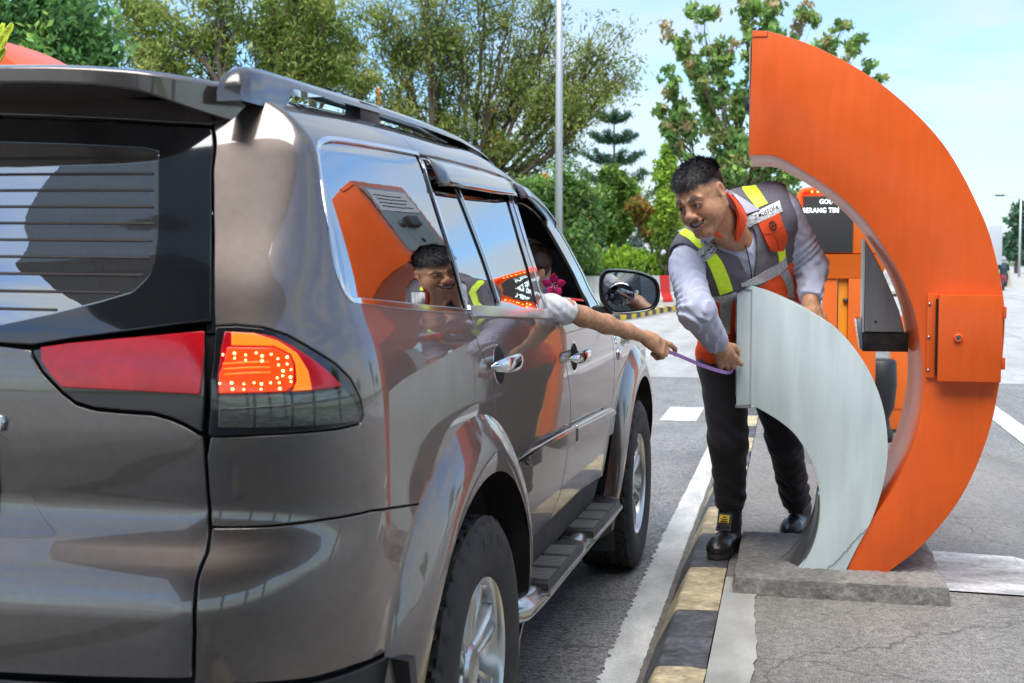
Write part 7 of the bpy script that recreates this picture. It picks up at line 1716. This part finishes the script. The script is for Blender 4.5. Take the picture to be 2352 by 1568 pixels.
# ================================================================== street furniture and buildings in the distance
galvp=mat('galvanised_pole',(.50,.52,.54),rough=.45,metal=.4,var=(2,.1,5,(1,1,.3)))
def pole(px,d,h,rad,lab,arm=True):
    b=wpos(px,d); root=empty('lamp_pole',(b[0],b[1],0)); tubeobj('shaft',[(0,0,0),(0,0,h*.5),(0,0,h)],[rad*1.15,rad,rad*.7],galvp,root,n=14)
    V,F_=lathe([(0,rad*2),(.05,rad*2),(.06,rad*1.3)],14,'z'); obj('base_plate',V,F_,galvp,root)
    if arm:
        tubeobj('arm',spline([(0,0,h-.1),(.3,-.1,h+.5),(1.6,-.4,h+.7)],5),rad*.45,galvp,root,n=8); box('lamp_head',1.4,2.1,-.55,-.3,h+.64,h+.78,galvp,root,bev=.04)
    tag(root,lab,'lamp pole'); return root
pole(1283,37,13,.105,'tall pale grey lamp pole rising behind the car\'s windscreen')
pole(1752,44,10,.09,'pale lamp pole seen under the orange crescent\'s tip')
b=wpos(2288,115); root=empty('street_lamp',(b[0],b[1],0)); tubeobj('shaft',[(1.9,0,0),(1.9,0,7.0)],[.12,.08],galvp,root,n=8); tubeobj('arm',spline([(1.9,0,6.9),(1.4,0,7.3),(.4,0,7.38)],4),.05,galvp,root,n=6); box('lamp_head',-.3,.5,-.15,.15,7.32,7.46,darkst,root,bev=.03); tag(root,'distant street lamp head against the sky at the right','street lamp')
b=wpos(2282,30); root=empty('road_sign',(b[0],b[1],0)); box('sign_panel',-.12,.16,-.02,.02,1.35,2.28,galvp,root,bev=.01); tubeobj('sign_post',[(0,.06,0),(0,.06,2.2)],.03,galvp,root,n=8); tag(root,'grey back of a road sign just right of the orange crescent','sign')
# red-and-white concrete wall: precast blocks along the bend
wallc=mat('barrier_concrete',(.52,.51,.48),rough=.85,var=(2,.18,7),bump=(20,.3,.01)); redp=mat('barrier_red',(.62,.02,.015),rough=.5,var=(4,.12,5)); oldc=mat('old_barrier',(.42,.37,.28),rough=.9,var=(1.5,.35,7))
def along(P,step):
    P=np.array(P,float); s=np.r_[0,np.cumsum(np.linalg.norm(np.diff(P,axis=0),axis=1))]; t=np.arange(0,s[-1],step)
    X=np.stack([np.interp(t,s,P[:,k]) for k in range(P.shape[1])],1); return X
def blockmesh(name,prof,ln,m):
    bm=bmesh.new(); a=[bm.verts.new((0.005,y,z)) for y,z in prof]; b=[bm.verts.new((ln-.005,y,z)) for y,z in prof]; n=len(prof)
    bm.faces.new(a); bm.faces.new(b[::-1])
    for i in range(n): bm.faces.new((a[(i+1)%n],a[i],b[i],b[(i+1)%n]))
    bmesh.ops.recalc_face_normals(bm,faces=bm.faces); me=bpy.data.meshes.new(name); bm.to_mesh(me); bm.free(); me.materials.append(m); return me
JP=[(-.28,0),(-.28,.12),(-.16,.34),(-.10,.86),(.10,.86),(.16,.34),(.28,.12),(.28,0)]
LN=.4; mw=blockmesh('wall_block',JP,LN,wallc); mr_=blockmesh('wall_block',[(y*1.01,z*1.004) for y,z in JP],LN,redp)
wall=empty('barrier_wall',(-4.2,39.8,.12)); tag(wall,'low concrete road barrier with painted red panels behind the striped kerb','barrier')
path=spline([(-9,36.6),(-6.5,38.2),(-4.4,39.7),(-2.4,42.2),(0,46.0),(3.2,52.0),(7.5,62.0)],8); Q=along(path,LN)
i0=int(np.argmin(np.abs((Q[:,0]*.9767+Q[:,1]*.2147)/(Q[:,1]*.9767-Q[:,0]*.2147)-(1515-1176)/2900)))
for i in range(len(Q)-1):
    d_=Q[i+1]-Q[i]; o_=bpy.data.objects.new('wall_block',mr_ if (i-i0)%8==0 else mw); COL.objects.link(o_); o_.parent=wall; o_.location=(Q[i][0]+4.2,Q[i][1]-39.8,0); o_.rotation_euler=(0,0,math.atan2(d_[1],d_[0]))
# raised verge with its own yellow-black kerb
kp=spline([(-9.5,23.0),(-6.6,25.4),(-4.6,28.4),(-3.9,31),(-3.2,37.0),(-1.7,42.6),(1.0,48),(4.6,55),(10,66)],10)
verge=kp.tolist()+[(10,200),(-60,200),(-60,22)]
tag(obj('verge',[(x,y,.14) for x,y in verge],[tuple(range(len(verge)))],mat('verge_paving',(.36,.36,.34),rough=.85,var=(.8,.2,6))),kind='structure')
obj_g=tag(obj('lawn',[(x-1.9,y+.6,.15) for x,y in kp.tolist()]+[(6,200,.15),(-62,200,.15),(-62,23,.15)],[tuple(range(len(kp)+3))],grass),kind='structure')
fk=empty('striped_kerb',(0,0,0)); fk['kind']='structure'
KP=[(0,0),(0,.10),(.03,.145),(.16,.15),(.16,0)]
my=blockmesh('kerb_block',[(y,z) for y,z in KP],.5,kyel); mb=blockmesh('kerb_block',KP,.5,kblk)
Q=along(kp,.5)
for i in range(len(Q)-1):
    d_=Q[i+1]-Q[i]; o_=bpy.data.objects.new('kerb_block',my if i%2 else mb); COL.objects.link(o_); o_.parent=fk; o_.location=(Q[i][0],Q[i][1],0); o_.rotation_euler=(0,0,math.atan2(d_[1],d_[0]))
# weathered concrete wall along the far carriageway
fw_=empty('motorway_wall',(11.5,74,0)); tag(fw_,'weathered concrete wall along the far carriageway at the right edge','wall')
mo_=blockmesh('wall_panel',[(-.2,0),(-.2,.1),(-.1,.9),(.1,.9),(.2,.1),(.2,0)],2.4,oldc); Q=along([(11.4,72),(14.5,92),(34,220),(80,520)],2.4)
for i in range(min(len(Q)-1,150)):
    d_=Q[i+1]-Q[i]; o_=bpy.data.objects.new('wall_panel',mo_); COL.objects.link(o_); o_.parent=fw_; o_.location=(Q[i][0]-11.5,Q[i][1]-74,0); o_.rotation_euler=(0,0,math.atan2(d_[1],d_[0]))
# rider far away on a motorcycle
b=wpos(2303,62); mc=empty('motorcycle',(b[0],b[1],0),R(-10)); tag(mc,'tiny distant motorcycle with a rider at the right of the crescent','motorcycle')
for y in (-.6,.6):
    V,F_=lathe([(-.05,.20),(-.06,.27),(0,.30),(.06,.27),(.05,.20)],20,'x'); obj('wheel',V,F_,blackpl,mc,smooth=True,loc=(0,y,.3))
bm=bmesh.new(); bbox(bm,-.14,.14,-.55,.5,.4,.78,.08,2); bmobj('fairing',bm,mat('bike_red',(.25,.02,.02),rough=.4),mc,auto=50)
b2=empty('person',(b[0],b[1],.75)); tag(b2,'tiny distant rider in dark clothes with a pale helmet','person')
def sd_r(p): 
    d=chain(p,[np.array((0,-.05,0.)),np.array((0,.0,.32)),np.array((0,.05,.55))],[.17,.18,.12],.05); d=smin(d,sd_ell(p,(0,.08,.78),(.13,.15,.15)),.05)
    for s in (-1,1): d=smin(d,chain(p,[np.array((s*.18,.0,.5)),np.array((s*.26,.2,.28)),np.array((s*.25,.45,.25))],[.07,.06,.05],.03),.04); d=smin(d,chain(p,[np.array((s*.12,-.05,.0)),np.array((s*.2,.3,-.1)),np.array((s*.15,.15,-.5))],[.10,.08,.06],.03),.04)
    return d
V,Fs=surfnet(sd_r,(-.4,-.35,-.65),(.4,.6,1.0),.03); cl_=np.where(V[:,2:3]>.62,np.array([[.5,.55,.6]]),np.array([[.05,.08,.09]])); meshobj('body',V,Fs,LEAF,b2,np.zeros(3),cl_)
# houses beyond the trees
tilem=mat('roof_tile',(.24,.19,.16),rough=.8,var=(2,.3,6),bump=(8,.6,.05,(1,8,1))); plast=mat('plaster',(.62,.60,.57),rough=.9,var=(.6,.1,5)); winm=mat('far_window',(.05,.06,.07),rough=.15)
def house(px,d,w_,dp,h,rh,rz,lab):
    b=wpos(px,d); root=empty('house',(b[0],b[1],0),rz); box('wall',-w_/2,w_/2,0,dp,0,h,plast,root)
    o=.5; V=[(-w_/2-o,-o,h),(w_/2+o,-o,h),(w_/2+o,dp+o,h),(-w_/2-o,dp+o,h),(-w_/2-o,dp/2,h+rh),(w_/2+o,dp/2,h+rh)]
    obj('roof',V,[(0,1,5,4),(2,3,4,5),(0,4,3),(1,2,5),(3,2,1,0)],tilem,root)
    for i in range(3):
        x=-w_/2+w_*(i+.5)/3; f=box('window',x-.6,x+.6,-.05,.02,1.0,2.2,plast,root); box('pane',x-.5,x+.5,-.07,-.051,1.1,2.1,winm,f)
    box('door',w_*.33-.45,w_*.33+.45,-.05,.0,0,.95,tilem,root)
    tag(root,lab,'house')
house(1478,100,9,7,3.9,2.0,R(28),'house with a brown tiled roof beyond the hedge')
house(1110,110,13,8,6.0,2.6,R(-8),'pale house with terracotta roof glimpsed through the olive-green tree')
# orange banners among the trees
bann=mat('orange_banner',(.80,.20,.02),rough=.7,var=(2,.15,4))
for i,(px,d,y0,y1,wd_,lb) in enumerate(((1112,70,305,385,.9,'large orange banner low behind the olive-green tree'),(868,64,205,300,.22,'narrow orange banner left of the olive-green tree'),(640,62,190,260,.25,'narrow orange banner seen under the roof rail'),(1128,60,250,320,.16,'thin red-orange banner among the branches'),(1225,66,400,450,.8,'orange banner behind the leafy tree by the lamp pole'))):
    k=d/2900; b=wpos(px,d); root=empty('banner',(b[0],b[1],0)); z0=1.43+(600-y1)*k; z1=1.43+(600-y0)*k
    V=[];F_=[]
    for a in range(7):
        for c in range(4): V.append((wd_*(c/3),.06*math.sin(a*1.3+c*1.7),z0+(z1-z0)*a/6))
    for a in range(6):
        for c in range(3): F_.append((a*4+c,a*4+c+1,(a+1)*4+c+1,(a+1)*4+c))
    o_=obj('cloth',V,F_,bann,root,smooth=True); o_.modifiers.new('s','SOLIDIFY').thickness=.01
    tubeobj('staff',[(0,0,0),(0,0,z1+.1)],.03,galvp,root,n=8); tag(root,lb,'banner')
# white vehicles parked behind the hedge
vw=mat('white_paint',(.78,.79,.80),rough=.3,coat=.6); vg=mat('vehicle_glass',(.02,.025,.03),rough=.08,coat=1)
def vehicle(name,px,d,rz,prof,wd_,wheels,wins,lab,wr_=.34):
    b=wpos(px,d); root=empty(name,(b[0],b[1],.15),rz); bm=bmesh.new()
    prism(bm,prof,lambda p:Vector((-wd_/2,p[0],p[1])),lambda p:Vector((wd_/2,p[0],p[1])),bev=.06,seg=3); bmobj('body',bm,vw,root,auto=45)
    for q in wins:
        for s in (-1,1):
            V=[(s*(wd_/2+.004),y,z) for y,z in q]; f=tuple(range(len(q))); obj('window',V,[f if s>0 else f[::-1]],vg,root)
    for y in wheels:
        for s in (-1,1):
            V,F_=lathe([(-.1,.0005),(-.1,wr_*.9),(-.07,wr_),(.07,wr_),(.1,wr_*.9),(.1,wr_*.55),(.08,.0005)],24,'x'); obj('wheel',V,F_,blackpl,root,smooth=False,loc=(s*(wd_/2-.08),y,wr_))
    return root
v1=vehicle('parked_van',1428,52,R(62),[(-2.2,.35),(-2.25,.95),(-2.0,1.1),(-1.85,1.85),(-1.6,2.0),(1.0,2.0),(1.5,1.7),(1.95,1.15),(2.3,1.0),(2.35,.4)],1.75,(-1.4,1.4),[[(-1.7,1.2),(-.8,1.2),(-.8,1.75),(-1.6,1.75)],[(-.7,1.2),(.4,1.2),(.4,1.75),(-.7,1.75)],[(.5,1.2),(1.6,1.2),(1.1,1.75),(.5,1.75)]],''); tag(v1,'white van parked behind the hedge, right of the car mirror','van')
v2=vehicle('parked_truck',1525,55,R(38),[(-3.0,.5),(-3.0,1.2),(-.2,1.25),(-.2,2.7),(.2,2.8),(1.4,2.75),(1.75,1.6),(1.8,.5)],2.0,(-2.0,1.0),[[(.2,1.6),(1.1,1.6),(1.0,2.4),(.2,2.4)]],'',.45); tag(v2,'white truck cab parked behind the hedge beside the attendant','truck')
V=[(x,y,z) for x,y,z in ((-.85,1.765,1.62),(.85,1.765,1.62),(.8,1.50,2.45),(-.8,1.50,2.45))]; obj('windscreen',V,[(0,1,2,3)],vg,v2); box('grille',-.8,.8,1.8,1.83,.7,1.35,darkst,v2)
# toll plaza canopy behind the viewer: the rear window mirrors it
can=empty('toll_canopy',(6,-16,0)); tag(can,'wide toll plaza canopy on columns behind the viewer, mirrored in the rear window','canopy')
box('roof',-10.8,22,-10,15.2,5.6,6.4,mat('canopy_soffit',(.27,.28,.29),rough=.6,var=(1,.1,4),bump=(3,.4,.05,(14,1,1))),can,bev=.1); box('fascia',-10.85,22.05,15.2,15.4,5.5,6.6,MATS['canopy_soffit'],can)
for x in (-6,2,10,18): box('column',x-.3,x+.3,-.3,.3,0,5.6,galvp,can,bev=.03)
# matching reader post serving the next lane on the left
g2=empty('orange_crescent',(.29-3.42,5.0,.12)); tag(g2,'tip of another orange crescent showing over the car roof at the upper left','toll machine')
c2=crescent('housing',O_OUT,O_IN,5.0,5.64,orange,g2); c2.location=-np.array([.29,5.3,.0])
is2=tag(obj('far_island',[(-3.6,-6,.12),(-2.75,-6,.12),(-2.75,20,.12),(-3.6,20,.12),(-3.6,-6,-.01),(-2.75,-6,-.01),(-2.75,20,-.01),(-3.6,20,-.01)],[(0,1,2,3),(0,4,5,1),(1,5,6,2),(2,6,7,3),(3,7,4,0)],isl),kind='structure')
# trees across the right-hand carriageway: the car's flank mirrors them
for i,(x,y,src,lb) in enumerate(((19,4,t1,'broad tree across the right-hand carriageway, nearest of the roadside row'),(22,14,t3,'roadside tree second in the row across the carriageway'),(20,24,t1,'roadside tree third in the row across the carriageway'),(25,34,t3,'roadside tree last in the row across the carriageway'))):
    c=copy_tree(src); c.location=(x,y,-.02); c.rotation_euler=(0,0,i*1.9); c.scale=(.6,.6,.55); tag(c,lb,'tree','trees across the carriageway')
